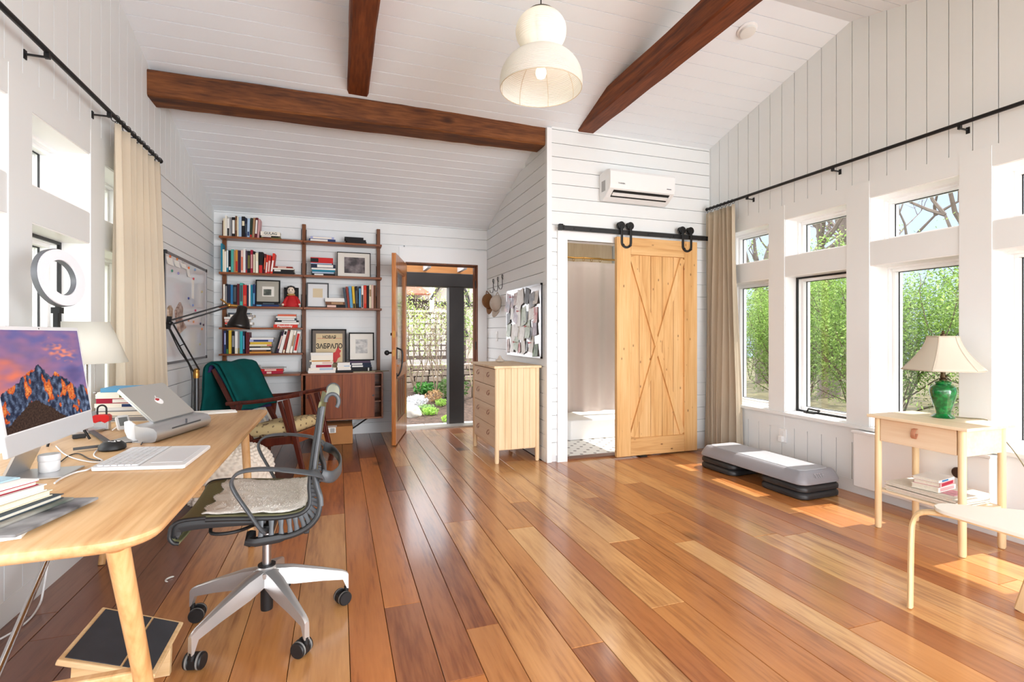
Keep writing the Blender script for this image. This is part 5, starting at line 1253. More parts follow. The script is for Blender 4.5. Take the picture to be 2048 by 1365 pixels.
p = PZ(338, 1160, .004); m = MB(); m.tube(arc((p.x + .015, p.y, .0045), .028, 1.6, 4.2, 10, (1, 0, 0), (0, 1, 0)), [.002] + [.004] * 9 + [.002], 6)
tag(obj('paper_scrap', m, PAPER, smooth=60), 'small curved white scrap lying on the floor boards beside the chair base', 'scrap')
p = PZ(158, 873, DT + .01); m = MB(); m.bar((p.x - .02, p.y - .01, DT + .010), (p.x + .02, p.y + .012, DT + .010), .022, .018)
tag(obj('plug_adapter', m, BLACKP, bevel=.003), 'small black adapter on oak desk just behind the computer screen', 'adapter')
# ================================================================ CHAIRS
# ---- rocking chair: local frame a = forward, b = away from the camera, z
RO = Vector((-.467, 5.192, 0)); RFW = Vector((.91, -.42, 0)).normalized(); RSD = Vector((.42, .91, 0)).normalized()
def rc_(a, b, z): return RO + RFW * a + RSD * b + Vector((0, 0, z))
MAHO = wood('mahogany', (58, 24, 18), (84, 36, 26), (104, 48, 32), 'Z', 10, 0.08, rough=0.35, coat=0.2)
MAHOX = wood('mahogany_rail', (110, 50, 26), (142, 70, 38), (160, 84, 48), 'X', 10, 0.08, rough=0.35, coat=0.2)
rk = thing('lounge_chair', 'dark wooden lounge chair with patterned seat cushion before the bookshelf', 'armchair', RO)
for sd in (-1, 1):
    b = sd * .28
    m = MB(); m.bar(rc_(.16, b, .62), rc_(.315, b, .001), .03, .055, RFW, .028, .042); obj('front_leg', m, MAHO, rk, bevel=.005)
    m = MB(); m.bar(rc_(.09, b * .93, .60), rc_(.19, b * .93, .29), .022, .035, RFW); obj('arm_support', m, MAHO, rk, bevel=.004)
    m = MB(); m.bar(rc_(-.28, b, .58), rc_(-.36, b, .001), .03, .05, RFW); obj('rear_leg', m, MAHO, rk, bevel=.005)
    m = MB(); m.ribbon(smoothpath([rc_(-.40, b, .575), rc_(-.15, b, .595), rc_(.10, b, .63), rc_(.30, b, .668)], 4), RSD, [.04] * 4 + [.056] * 6 + [.066] * 3, [.034] * 13); obj('armrest', m, MAHO, rk, smooth=40)
    m = MB(); m.bar(rc_(-.16, b * .86, .18), rc_(-.55, b * .86, .885), .028, .05, RFW); obj('back_post', m, MAHO, rk, bevel=.005)
    m = MB(); m.bar(rc_(-.30, b * .9, .20), rc_(.26, b * .9, .265), .024, .07); obj('side_rail', m, MAHO, rk, bevel=.004)
m = MB(); m.bar(rc_(.22, -.27, .265), rc_(.22, .27, .265), .03, .09); obj('front_rail', m, MAHOX, rk, bevel=.004)
m = MB(); m.bar(rc_(-.3, -.27, .10), rc_(-.3, .27, .10), .03, .05); obj('front_rail', m, MAHO, rk, bevel=.004)
for a, z in ((-.17, .22), (-.52, .85)):
    m = MB(); m.bar(rc_(a, -.24, z), rc_(a, .24, z), .03, .06); obj('back_rail', m, MAHO, rk, bevel=.004)
WEB = mat('white_webbing', (216, 210, 196), .8)
for k in range(5):
    b = -.18 + k * .09
    m = MB(); m.bar(rc_(-.185, b, .22), rc_(-.52, b, .82), .035, .003, RFW); obj('webbing_strap', m, WEB, rk)
def cushion_mat():
    m_, nt, b = newmat('patterned_cushion'); L = nt.links.new
    tc = nt.nodes.new('ShaderNodeTexCoord'); v = nt.nodes.new('ShaderNodeTexVoronoi'); v.inputs['Scale'].default_value = 22; v.inputs['Randomness'].default_value = .15
    v2 = nt.nodes.new('ShaderNodeTexVoronoi'); v2.inputs['Scale'].default_value = 5.0; v2.inputs['Randomness'].default_value = .3
    n = nt.nodes.new('ShaderNodeTexNoise'); n.inputs['Scale'].default_value = 60
    for q in (v, v2, n): L(tc.outputs['Object'], q.inputs['Vector'])
    r1 = nt.nodes.new('ShaderNodeValToRGB'); r1.color_ramp.interpolation = 'CONSTANT'; r1.color_ramp.elements[0].color = (1, 1, 1, 1); r1.color_ramp.elements[1].position = .23; r1.color_ramp.elements[1].color = (0, 0, 0, 1)
    r2 = nt.nodes.new('ShaderNodeValToRGB'); r2.color_ramp.interpolation = 'CONSTANT'
    e = r2.color_ramp.elements; e[0].color = (1, 1, 1, 1); e[1].position = .34; e[1].color = (0, 0, 0, 1)
    for p, c in ((.10, 0), (.15, 1), (.22, 0), (.27, 1)):
        k = e.new(p); k.color = (c, c, c, 1)
    L(v.outputs['Distance'], r1.inputs['Fac']); L(v2.outputs['Distance'], r2.inputs['Fac'])
    mm = nt.nodes.new('ShaderNodeMath'); mm.operation = 'MAXIMUM'; L(r1.outputs['Color'], mm.inputs[0]); L(r2.outputs['Color'], mm.inputs[1])
    ml = nt.nodes.new('ShaderNodeMath'); ml.operation = 'MULTIPLY'; L(mm.outputs[0], ml.inputs[0]); L(n.outputs['Fac'], ml.inputs[1])
    mx = nt.nodes.new('ShaderNodeMix'); mx.data_type = 'RGBA'; mx.inputs['A'].default_value = lin((208, 186, 138)); mx.inputs['B'].default_value = lin((70, 36, 30))
    m2 = nt.nodes.new('ShaderNodeMath'); m2.operation = 'MULTIPLY'; m2.inputs[1].default_value = 1.5; m2.use_clamp = True; L(ml.outputs[0], m2.inputs[0]); L(m2.outputs[0], mx.inputs['Factor'])
    L(mx.outputs['Result'], b.inputs['Base Color']); b.inputs['Roughness'].default_value = .85
    return m_
def pad(root, name, fr, w, d, t, mt, seed=0, n=18):
    """soft box: fr maps (x along d, y along w, z)"""
    m_ = MB(); rings = []
    def P(u, v, s):
        e = lambda q: 1 - abs(2 * q - 1) ** 5
        k = (e(u) * e(v)) ** .5
        return fr((u - .5) * d, (v - .5) * w, s * t / 2 * (.35 + .65 * k))
    T_ = [[m_.v(P(i / n, j / n, 1)) for j in range(n + 1)] for i in range(n + 1)]
    B_ = [[m_.v(P(i / n, j / n, -1)) for j in range(n + 1)] for i in range(n + 1)]
    for i in range(n):
        for j in range(n): m_._f([T_[i][j], T_[i + 1][j], T_[i + 1][j + 1], T_[i][j + 1]]); m_._f([B_[i][j], B_[i][j + 1], B_[i + 1][j + 1], B_[i + 1][j]])
    for i in range(n):
        m_._f([T_[i][0], T_[i + 1][0], B_[i + 1][0], B_[i][0]]); m_._f([T_[i + 1][n], T_[i][n], B_[i][n], B_[i + 1][n]]); m_._f([T_[0][i + 1], T_[0][i], B_[0][i], B_[0][i + 1]]); m_._f([T_[n][i], T_[n][i + 1], B_[n][i + 1], B_[n][i]])
    return obj(name, m_, mt, root, smooth=70)
pad(rk, 'seat_cushion', lambda x_, y_, z_: rc_(-.02 + x_, y_, .335 + x_ * .13 + z_), .50, .49, .13, cushion_mat())
# teal blanket folded over the backrest
TEAL = mat('teal_cloth', (6, 82, 80), .9, var=.3, vscale=7, bump=.3, bscale=240, spec=.15); PURP = mat('purple_lining', (46, 34, 84), .9)
bl_ = thing('blanket', 'dark teal blanket folded over the back of the rocking chair', 'blanket', rc_(-.5, 0, .3))
bd = (rc_(-.55, 0, .885) - rc_(-.16, 0, .18)).normalized(); bnn = Vector((RFW * bd.z - Vector((0, 0, 1)) * bd.dot(RFW))).normalized()
def fold(name, L0_, drop, off, hw0, hw1, mt, seed, th):
    """cloth lying on the front of the backrest, over its top rail and hanging straight down behind"""
    m_ = MB(); top = .80; O = rc_(-.16, 0, .18); path = []
    for k in range(13):
        t = L0_ + (top - L0_) * k / 12; path.append(O + bd * t + bnn * (off + .010 * math.sin(t * 9 + seed)))
    pt = O + bd * top; r_ = .02 + off * .45
    for k in range(1, 8):
        a = math.pi * k / 8; path.append(pt + bnn * (off * math.cos(a) * (1 if a < 1.57 else .9)) + bd * r_ * math.sin(a))
    e = path[-1]
    for k in range(1, 11): path.append(e + Vector((0, 0, -drop * k / 10)) - RFW * (.05 * k / 10) * (1 + .3 * math.sin(k + seed)))
    n_ = len(path)
    def fn(u, v):
        k = min(int(u * (n_ - 1)), n_ - 2); w = u * (n_ - 1) - k
        p = path[k].lerp(path[k + 1], w); b = -hw0 + (hw0 + hw1) * v
        return p + RSD * b + bnn * (.006 * math.sin(v * 14 + u * 6 + seed)) + bd * (.008 * math.sin(v * 9 + seed))
    m_.grid(fn, n_ * 2, 16); return obj(name, m_, mt, bl_, smooth=80, solid=th)
fold('outer_fold', .34, .62, .082, .275, .265, TEAL, 1, .016)
fold('middle_fold', .37, .6, .056, .29, .255, TEAL, 2, .012)
fold('inner_fold', .335, .08, .040, .268, .25, PURP, 3, .006)
# ---- knitted pouf
pf = thing('knitted_pouf', 'round white knitted pouf on floor behind the oak desk leg', 'pouf', (-.755, 4.06, 0))
def pouf_r(th_, ph_):
    k = th_ / math.pi
    row = k * 20; o_ = (int(row) % 2) * .5
    c = math.sin(math.pi * (row % 1)) ; s_ = math.sin((ph_ / (2 * math.pi) * 36 + o_) * 2 * math.pi)
    return 1 + .036 * s_ * c - .03 * (1 - c)
m = MB()
def pf_fn(u, v):
    ph_, th_ = u * 2 * math.pi, .02 + v * (math.pi - .04)
    r = pouf_r(th_, ph_); s_ = math.sin(th_); e = abs(math.cos(th_)) ** .75 * (1 if math.cos(th_) > 0 else -1)
    return Vector((-.755 + .305 * r * s_ ** .62 * math.cos(ph_), 4.06 + .305 * r * s_ ** .62 * math.sin(ph_), .205 + .2 * r * e))
m.grid(pf_fn, 230, 104); obj('knit_cover', m, mat('cream_knit', (226, 216, 202), .95, sheen=.2), pf, smooth=80)
# ---- office chair: local x = forward (world -X), y across
OC = Vector((-.28, 2.30, 0))
def oc(x_, y_, z_): return OC + Vector((-x_ * .87, y_, z_))
ch = thing('office_chair', 'olive and graphite swivel office chair with sheepskin beside the oak desk', 'office chair', OC)
GRAPH = mat('graphite_plastic', (74, 78, 82), .42); GRAPHD = mat('dark_graphite', (36, 38, 40), .45); OLIVE = mat('olive_mesh', (122, 122, 88), .6, var=.15, vscale=160); POLISH = mat('polished_base', (206, 206, 206), .3, metal=.75)
# five star base
m = MB()
A5 = [math.radians(13 + 72 * k) for k in range(5)]
m.lathe([(.03, .20), (.048, .205), (.05, .225), (.034, .235), (.03, .245)], OC, 24)
def arm5(a):
    d = Vector((math.cos(a), math.sin(a), 0)); s = Vector((-d.y, d.x, 0)); q = []
    for r, w, zt, zb in ((.02, .056, .237, .175), (.10, .05, .222, .150), (.22, .034, .180, .128), (.305, .024, .148, .108), (.322, .022, .138, .066), (.330, .02, .128, .062)):
        p = OC + d * r
        q.append([p - s * w / 2 + Vector((0, 0, zb)), p + s * w / 2 + Vector((0, 0, zb)), p + s * w * .42 + Vector((0, 0, zt - .004)), p + s * w * .2 + Vector((0, 0, zt)), p - s * w * .2 + Vector((0, 0, zt)), p - s * w * .42 + Vector((0, 0, zt - .004))])
    mm = MB(); mm.loft(q); return mm
obj('base_hub', m, POLISH, ch, smooth=40)
for k, a in enumerate(A5):
    obj('base_arm', arm5(a), POLISH, ch, smooth=35)
    d = Vector((math.cos(a), math.sin(a), 0)); p = OC + d * .322; ax = Matrix.Rotation(.5 + k * 1.3, 3, 'Z') @ Vector((0, 1, 0)); fw = Vector((-ax.y, ax.x, 0))
    c = p + fw * .018 + Vector((0, 0, .0295))
    m = MB(); m.tube([p + Vector((0, 0, .07)), p + Vector((0, 0, .042))], .010, 10)
    m.bar(c - ax * .012, c + ax * .012, .05, .036)
    M3 = frameM((0, 0, 0), fw, Vector((0, 0, 1)))
    cs = obj('caster', m, BLACKP, ch, smooth=40)
    for s in (-1, 1):
        q = MB(); q.lathe([(.012, -.009), (.026, -.009), (.0293, -.005), (.0293, .005), (.026, .009), (.012, .009)], c + ax * s * .022, 24, M3); obj('wheel', q, BLACKP, cs, smooth=40)
        q = MB(); q.lathe([(.0294, -.0035 - s * .003), (.0294, .0035 - s * .003)], c + ax * s * .022, 24, M3, cap=False); obj('tread_band', q, mat('grey_tread', (128, 128, 126), .6), cs, smooth=60)
m = MB(); m.lathe([(.034, .243), (.034, .249), (.02, .25)], OC, 24); obj('hub_ring', m, BLACKP, ch)
m = MB(); m.lathe([(.017, .225), (.017, .46)], OC, 20); obj('gas_column', m, STEEL, ch, smooth=40)
m = MB(); m.lathe([(.023, .062), (.024, .07), (.024, .2)], OC, 20); obj('column_sleeve', m, BLACKP, ch, smooth=40)
m = MB(); m.bar(oc(-.05, 0, .47), oc(.09, 0, .475), .10, .05); m.tube(smoothpath([oc(.02, -.12, .46), oc(.10, -.17, .455), oc(.19, -.16, .455), oc(.21, -.08, .465)], 5), .007, 8); obj('tilt_mechanism', m, GRAPHD, ch, bevel=.006)
# continuous seat and back shell
PROF = [(.285, .455), (.305, .460), (.318, .480), (.310, .505), (.28, .522), (.20, .524), (.10, .517), (0, .508), (-.10, .502), (-.165, .510), (-.205, .536), (-.220, .575), (-.222, .62), (-.226, .67), (-.236, .74), (-.250, .82), (-.262, .90), (-.270, .935)]
PP = smoothpath([Vector((a, 0, b)) for a, b in PROF], 4)
def half_w(t): return .255 - .0 * t if t < .55 else .255 - (t - .55) / .45 * .055
m = MB(); N = len(PP)
def shell_fn(u, v, off=0.0, sc=1.0, a=0, b_=1):
    k = a + (b_ - a) * u; i = min(int(k * (N - 1)), N - 2); w = k * (N - 1) - i; p = PP[i].lerp(PP[i + 1], w); t = (PP[i + 1] - PP[i]).normalized(); nn = Vector((t.z, 0, -t.x))
    y = (v - .5) * 2; dish = .022 * (y * y) if k > .15 else .01 * y * y
    q_ = max(0, min(1, (k - .48) / .24)); q_ = q_ * q_ * (3 - 2 * q_)
    return oc(p.x + nn.x * off, y * half_w(k) * sc, p.z + dish * (1 - q_) + nn.z * off) + Vector((-dish * q_, 0, 0))
m.grid(shell_fn, 84, 14); obj('seat_and_back_shell', m, OLIVE, ch, smooth=80, solid=.007)
# roll at the top of the back
m = MB(); cx0, cz0 = -.296, .935
m.grid(lambda u, v: oc(cx0 + .028 * math.cos(u * 4.0) , (v - .5) * .40, cz0 + .03 * math.sin(u * 4.0)), 16, 6); obj('head_roll', m, mat('pale_mesh', (196, 202, 182), .5), ch, smooth=80, solid=.006)
for s in (-1, 1):
    m = MB(); m.tube([oc(cx0 + .028 * math.cos(u * .25), s * .203, cz0 + .03 * math.sin(u * .25)) for u in range(17)], .008, 8); obj('roll_edge', m, GRAPH, ch, smooth=60)
    m = MB(); m.tube([shell_fn(.30 * k / 24, .0 if s < 0 else 1.0, 0) for k in range(25)], .007, 8); obj('front_edge', m, GRAPHD, ch, smooth=60)
# side frames: inner edge, outer spine and ribs
    E_ = .0 if s < 0 else 1.0
    GAP = [(.40, .085), (.46, .072), (.55, .058), (.65, .046), (.72, .032), (.78, .016), (.97, .012)]
    def outp(k): return shell_fn(k, E_, -interp(GAP, k)) + Vector((0, s * .022 * min(1, interp(GAP, k) / .05), 0))
    m = MB(); m.ribbon([outp(.40) + Vector((0, -s * .05, .015))] + [outp(.40 + .38 * k / 30) for k in range(31)], (0, 1, 0), [.03] + [.034] * 24 + [.03] * 7, [.03] + [.028] * 6 + [.018] * 25); obj('side_spine', m, GRAPHD, ch, smooth=50)
    m = MB(); m.ribbon([outp(.62 + .35 * k / 24) + Vector((.004, 0, 0)) for k in range(25)], (0, 1, 0), [.03 + .012 * math.sin(k / 24 * 3.1) for k in range(25)], .016); obj('back_spine', m, GRAPH, ch, smooth=50)
    m = MB(); m.ribbon([shell_fn(.03 + .40 * k / 30, 0.03 if s < 0 else .97, -.020) for k in range(31)], (0, 1, 0), .022, [.012 + .026 * math.sin(k / 30 * 3.14) for k in range(31)]); obj('seat_frame', m, GRAPHD, ch, smooth=50)
    INN = [shell_fn(.30 + .66 * k / 40, .0 if s < 0 else 1.0, -.006) for k in range(41)]
    m = MB(); m.tube(INN, .009, 8); obj('shell_edge', m, GRAPHD, ch, smooth=60)
    for k in range(15):
        u = .42 + k * .022; p, q_ = shell_fn(u, E_, -.006), outp(u + .004)
        t_ = (shell_fn(u + .01, E_, 0) - shell_fn(u - .01, E_, 0)).normalized()
        m = MB(); m.ribbon([p, p.lerp(q_, .5), q_], t_, [.022, .014, .022], .007); obj('rib', m, GRAPH, ch, smooth=50)
# loop armrest
    AP = smoothpath([oc(-.250, s * .262, .665), oc(-.235, s * .30, .68), oc(-.18, s * .33, .70), oc(-.09, s * .33, .716), oc(.0, s * .325, .722), oc(.06, s * .32, .712), oc(.085, s * .315, .682), oc(.072, s * .31, .64), oc(.03, s * .30, .57), oc(-.02, s * .275, .485), oc(-.03, s * .20, .462)], 5)
    W_ = [.05, .05, .05, .05, .052, .054] + [.054] * 9 + [.042] * 8 + [.036] * 6 + [.03] * 8 + [.024] * 40
    m = MB(); m.ribbon(AP, (0, 1, 0), W_[:len(AP)], [.010] * len(AP)); obj('armrest', m, GRAPH, ch, smooth=60)
m = MB(); m.bar(oc(-.19, -.24, .455), oc(-.19, .24, .455), .02, .03); m.bar(oc(-.03, -.22, .465), oc(-.03, .22, .465), .05, .03); obj('seat_crossbar', m, GRAPHD, ch, bevel=.004)
# lumbar loop joining the arms behind the back
m = MB(); m.ribbon(smoothpath([oc(-.250, -.262, .665), oc(-.295, -.235, .648), oc(-.325, -.12, .64), oc(-.332, 0, .638), oc(-.325, .12, .64), oc(-.295, .235, .648), oc(-.250, .262, .665)], 5), (0, 0, 1), .045, .012); obj('back_loop', m, GRAPH, ch, smooth=60)
# sheepskin
sk = thing('sheepskin', 'white sheepskin lying on the seat of the office chair', 'sheepskin', oc(0, 0, .52))
rd = random.Random(4)
def skin_edge(u, v):
    return 1 + .05 * math.sin(u * 23) + .04 * math.sin(v * 17)
def skin_fn(u, v):
    k = .285 + .345 * u + .008 * math.sin(v * 19) * (1 if u < .2 or u > .8 else .2)
    vv = .5 + (v - .5) * (.86 + .03 * math.sin(u * 15))
    e = min(1, 6 * min(u, 1 - u, v, 1 - v) + .25)
    return shell_fn(k, vv, .016 * e + .006 + .006 * NZ.noise(Vector((u * 14, v * 14, 3))))
FURM = thin('sheepskin_wool', (252, 249, 243), .3, .95)
m = MB(); m.grid(skin_fn, 60, 40); obj('hide', m, FURM, sk, smooth=80, solid=.004)
m = MB()
for i in range(6500):
    u, v = rd.random(), rd.random()
    if rd.random() < .35:
        q = rd.choice((0, 1)); w = rd.choice((.005, .995))
        if q: u = w
        else: v = w
    p = skin_fn(u, v); nn = (skin_fn(min(u + .02, 1), v) - skin_fn(max(u - .02, 0), v)).cross(skin_fn(u, min(v + .02, 1)) - skin_fn(u, max(v - .02, 0))).normalized()
    if nn.z < 0 and u < .8: nn = -nn
    dv = Vector(((u > .9) * .0 + (u < .1) * -.9, (v > .93) * .9 - (v < .07) * .9, 0)) + Vector((rd.uniform(-.7, .7), rd.uniform(-.7, .7), rd.uniform(-.2, .2))) + nn * .45
    dv.normalize(); L = rd.uniform(.005, .011); s_ = dv.cross(Vector((rd.random(), rd.random(), rd.random()))).normalized() * .0014
    m.poly([p - s_, p + s_, p + dv * L])
wo = obj('wool_tufts', m, FURM, sk); wo['kind'] = 'stuff'
# ================================================================ DOORS, DRESSER, RIGHT SIDE
# ---- back door swung into the room
hg = Vector((DX0 + .005, YB - .0, 0)); fe = PZ(789, 898, 0.0)
dd = Vector((fe.x - hg.x, fe.y - hg.y, 0)); DW = .885; dd.normalize(); dn = Vector((-dd.y, dd.x, 0))      # dn: towards +X side of the door
if dn.x < 0: dn = -dn
door = sthing('door_1', hg)
def dbox(mb, u0, u1, w0, w1, z0, z1): return mb.hexa([hg + dd * u + dn * w + Vector((0, 0, z)) for z in (z0, z1) for u, w in ((u0, w0), (u1, w0), (u1, w1), (u0, w1))])
T0 = .045
m = MB(); dbox(m, 0, .115, -T0, 0, .012, 2.07); dbox(m, DW - .115, DW, -T0, 0, .012, 2.07); dbox(m, .115, DW - .115, -T0, 0, 1.92, 2.07); dbox(m, .115, DW - .115, -T0, 0, .012, .24); dbox(m, .115, DW - .115, -T0, 0, .72, .86)
obj('door_frame', m, FIR, door, bevel=.003)
m = MB(); dbox(m, .115, DW - .115, -.034, -.012, .24, .72)
for k in range(3): dbox(m, .16 + k * .19, .30 + k * .19, -.012, -.004, .28, .68)
obj('door_panel', m, FIRD, door, bevel=.003)
m = MB(); dbox(m, .115, DW - .115, -.026, -.020, .86, 1.92); obj('door_pane', m, GLASS, door)
m = MB(); dbox(m, .115, .135, -.038, -.006, .86, 1.92); dbox(m, DW - .135, DW - .115, -.038, -.006, .86, 1.92); dbox(m, .135, DW - .135, -.038, -.006, 1.90, 1.92); dbox(m, .115, DW - .115, -.05, .012, .845, .87); obj('glazing_bead', m, FIR, door, bevel=.002)
m = MB()
def dp(u, w, z): return hg + dd * u + dn * w + Vector((0, 0, z))
ue = DW - .06
dbox(m, ue - .02, ue + .02, 0, .006, .93, 1.06); m.tube(smoothpath([dp(ue, .006, 1.05), dp(ue, .055, 1.02), dp(ue, .06, .93), dp(ue, .045, .82), dp(ue, .02, .76), dp(ue, .006, .75)], 5), .009, 8); dbox(m, ue - .016, ue + .016, 0, .006, .72, .78)
m.lathe([(.03, 0), (.03, .012), (.02, .022)], dp(ue, 0, 1.2), 18, frameM((0, 0, 0), dd, Vector((0, 0, 1))) if True else None)
obj('door_handle', m, BLACK, door, smooth=40)
m = MB(); m.tube([dp(ue, -T0, 1.0), dp(ue, -T0 - .045, 1.0)], .011, 10); m.ball(dp(ue, -T0 - .06, 1.0), .028, 8); m.tube([dp(ue, -T0, 1.2), dp(ue, -T0 - .02, 1.2)], .016, 10); obj('door_knob', m, BLACK, door, smooth=40)
m = MB()
for zz in (1.0, 1.2): m.hexa([hg + dd * u + dn * w + Vector((0, 0, z)) for z in (zz - .035, zz + .035) for u, w in ((DW - .001, -.034), (DW + .001, -.034), (DW + .001, -.010), (DW - .001, -.010))])
obj('latch_plate', m, BRASS, door)
m = MB()
for zz in (.25, 1.05, 1.85): m.tube([(DX1 - .004, YB + .02, zz - .05), (DX1 - .004, YB + .02, zz + .05)], .008, 8)
struct('trim_7', m, BLACK)
# ---- barn door on its rail
PINE = wood('knotty_pine', (194, 142, 84), (218, 172, 114), (230, 190, 136), 'Z', 7, 0.05, rough=0.45, knots=13, bump=0.08)
PINEX = wood('knotty_pine_rails', (190, 138, 82), (214, 168, 112), (228, 188, 134), 'X', 7, 0.06, rough=0.45, knots=12, bump=0.08)
bx0, bx1, by0, by1, bz0, bz1 = 2.53, 3.464, YP - .088, YP - .045, .016, 2.14
bdr = thing('barn_door', 'knotty pine sliding barn door with crossed braces partly covering the bathroom opening', 'barn door', ((bx0 + bx1) / 2, (by0 + by1) / 2, bz0))
sw = .155
for k in range(5):
    a = bx0 + sw - .02 + k * (bx1 - bx0 - 2 * sw + .04) / 5; b = a + (bx1 - bx0 - 2 * sw + .04) / 5 - .004
    m = MB(); m.box(a, b, by0 + .026, by1, bz0 + .02, bz1 - .02); obj('panel_board', m, PINE, bdr, bevel=.003)
for a, b in ((bx0, bx0 + sw), (bx1 - sw, bx1)):
    m = MB(); m.box(a, b, by0, by1, bz0, bz1); obj('stile', m, PINE, bdr, bevel=.003)
for a, b in ((bz0, bz0 + .17), (bz1 - .165, bz1)):
    m = MB(); m.box(bx0 + sw + .001, bx1 - sw - .001, by0 + .001, by1, a, b); obj('rail', m, PINEX, bdr, bevel=.003)
P00, P11 = Vector((bx0 + sw + .018, by0 + .0145, bz0 + .185)), Vector((bx1 - sw - .018, by0 + .0145, bz1 - .18))
m = MB(); m.bar(P00, P11, .056, .024, (0, 1, 0)); obj('cross_brace', m, PINE, bdr, bevel=.002)
m = MB(); m.bar(Vector((P00.x, P00.y + .002, P11.z)), Vector((P11.x, P11.y + .002, P00.z)), .056, .021, (0, 1, 0)); obj('cross_brace', m, PINE, bdr, bevel=.002)
for hx in (2.63, 3.335):
    m = MB(); yy = by0 - .006
    P = [Vector((hx - .05, yy, 2.245))] + [Vector((hx - .05, yy, 2.10))] + arc((hx, yy, 2.09), .05, math.pi, 2 * math.pi, 14) + [Vector((hx + .05, yy, 2.10)), Vector((hx + .05, yy, 2.245))]
    m.ribbon(P, (0, 1, 0), .012, .022); hg_ = obj('strap_hanger', m, BLACK, bdr, smooth=50)
    for s in (-1, 1):
        q = MB(); q.lathe([(.012, -.02), (.037, -.02), (.037, -.012), (.030, -.008), (.030, .008), (.037, .012), (.037, .02), (.012, .02)], (hx + s * .05, yy + .022, 2.252), 22, Matrix.Rotation(math.pi / 2, 4, 'X')); obj('wheel', q, BLACK, bdr, smooth=35)
    q = MB(); q.tube([(hx - .05, yy + .02, 2.255), (hx + .05, yy + .02, 2.255)], .006, 8); q.lathe([(.012, 0), (.012, .008)], (hx - .04, yy - .006, 2.06), 10, Matrix.Rotation(math.pi / 2, 4, 'X')); q.lathe([(.012, 0), (.012, .008)], (hx + .04, yy - .006, 2.06), 10, Matrix.Rotation(math.pi / 2, 4, 'X')); obj('axle_bolts', q, BLACK, bdr, smooth=40)
rl_ = thing('barn_door_rail', 'flat black steel sliding rail above the bathroom opening', 'rail', (2.8, YP - .05, 2.15))
m = MB(); m.box(1.93, 3.66, YP - .066, YP - .058, 2.168, 2.212); obj('track_bar', m, mat('rail_black', (44, 44, 45), .45, metal=.4), rl_)
for xx in (2.09, 2.26, 2.9, 3.2, 3.55):
    m = MB(); m.lathe([(.012, 0), (.012, .058)], (xx, YP - .058, 2.19), 12, Matrix.Rotation(-math.pi / 2, 4, 'X')); m.lathe([(.011, 0), (.011, .006)], (xx, YP - .066, 2.19), 6, Matrix.Rotation(math.pi / 2, 4, 'X')); obj('spacer_bolt', m, BLACK, rl_)
m = MB(); m.box(1.925, 1.965, YP - .09, YP - .05, 2.165, 2.222); m.box(1.97, 1.985, YP - .08, YP - .05, 2.175, 2.215); obj('end_stop', m, BLACK, rl_, bevel=.004)
m = MB(); m.box(2.78, 2.86, YP - .105, YP - .03, .0005, .012); m.box(2.81, 2.83, YP - .085, YP - .048, .0005, .0145)
tag(obj('floor_guide', m, BLACK), 'small black floor guide under the bottom of the barn door', 'door guide')
# ---- shower
sc = thing('shower_curtain', 'pale pinkish shower curtain hanging in the bathroom doorway', 'shower curtain', (2.75, 5.3, .3))
m = MB()
def shw(u, v):
    x_ = 1.98 + 1.5 * u; a = math.sin(u * 46) * .022 * (.5 + .5 * v) + math.sin(u * 17 + 1) * .02
    return Vector((x_, 5.25 + .12 * math.sin(u * 2.4) + a, 2.06 - 1.78 * v))
m.grid(shw, 110, 24); obj('cloth', m, thin('shower_cloth', (222, 208, 200), .3), sc, smooth=80, solid=.002)
rr = thing('shower_rod', 'curved brass shower rod with rings in the bathroom', 'shower rod', (2.75, 5.3, 2.09))
m = MB(); m.tube([shw(k / 20, 0) * 1 + Vector((0, -.0 , .045)) for k in range(21)], .011, 10); obj('rod', m, BRASS, rr, smooth=60)
for k in range(9):
    p = shw(.06 + k * .075, 0); m = MB(); m.tube(arc(p + Vector((0, 0, .03)), .024, 0, 2 * math.pi, 12, (0, 1, 0), (0, 0, 1)), .0028, 5); obj('ring', m, BRASS, rr)
sb_ = thing('shower_tray', 'low white angled shower base behind the shower curtain', 'shower base', (2.8, 5.6, .012))
P = [(1.96, 5.6), (2.45, 5.08), (3.3, 5.08), (3.6, 5.3), (3.6, 6.25), (1.96, 6.25)]
m = MB(); m.prism([(x_, y_, .013) for x_, y_ in P], (0, 0, .22)); obj('curb', m, WHITEP, sb_, bevel=.012)
# ---- air conditioner
ac = thing('air_conditioner', 'white wall mounted air conditioner above the barn door', 'air conditioner', (2.745, YP - .1, 2.47))
x0, x1 = 2.385, 3.105; y0 = YP - .215
PR = [(YP - .002, 2.74), (YP - .14, 2.757), (y0 + .015, 2.745), (y0, 2.72), (y0 + .002, 2.60), (y0 + .012, 2.565), (y0 + .10, 2.50), (YP - .06, 2.478), (YP - .002, 2.49)]
m = MB(); m.prism([(x0, a, b) for a, b in PR], (x1 - x0, 0, 0)); obj('housing', m, mat('ac_white', (236, 237, 238), .3), ac, bevel=.010, seg=3)
def slope_rect(u0, u1, t0, t1, out=.0015):
    a, b = Vector((0, y0 + .012, 2.565)), Vector((0, y0 + .10, 2.50)); n_ = Vector((0, -(b.z - a.z), b.y - a.y)).normalized() * -1
    if n_.z > 0: n_ = -n_
    q = MB(); p0, p1 = a.lerp(b, t0), a.lerp(b, t1)
    q.hexa([Vector((u, 0, 0)) + p + n_ * w for w in (-.002, out) for u, p in ((u0, p0), (u1, p0), (u1, p1), (u0, p1))]); return q
obj('outlet_slot', slope_rect(x0 + .05, x1 - .05, .16, .92), mat('slot_black', (24, 24, 26), .6), ac)
obj('louver', slope_rect(x0 + .055, x1 - .055, .42, .74, .006), WHITEP, ac)
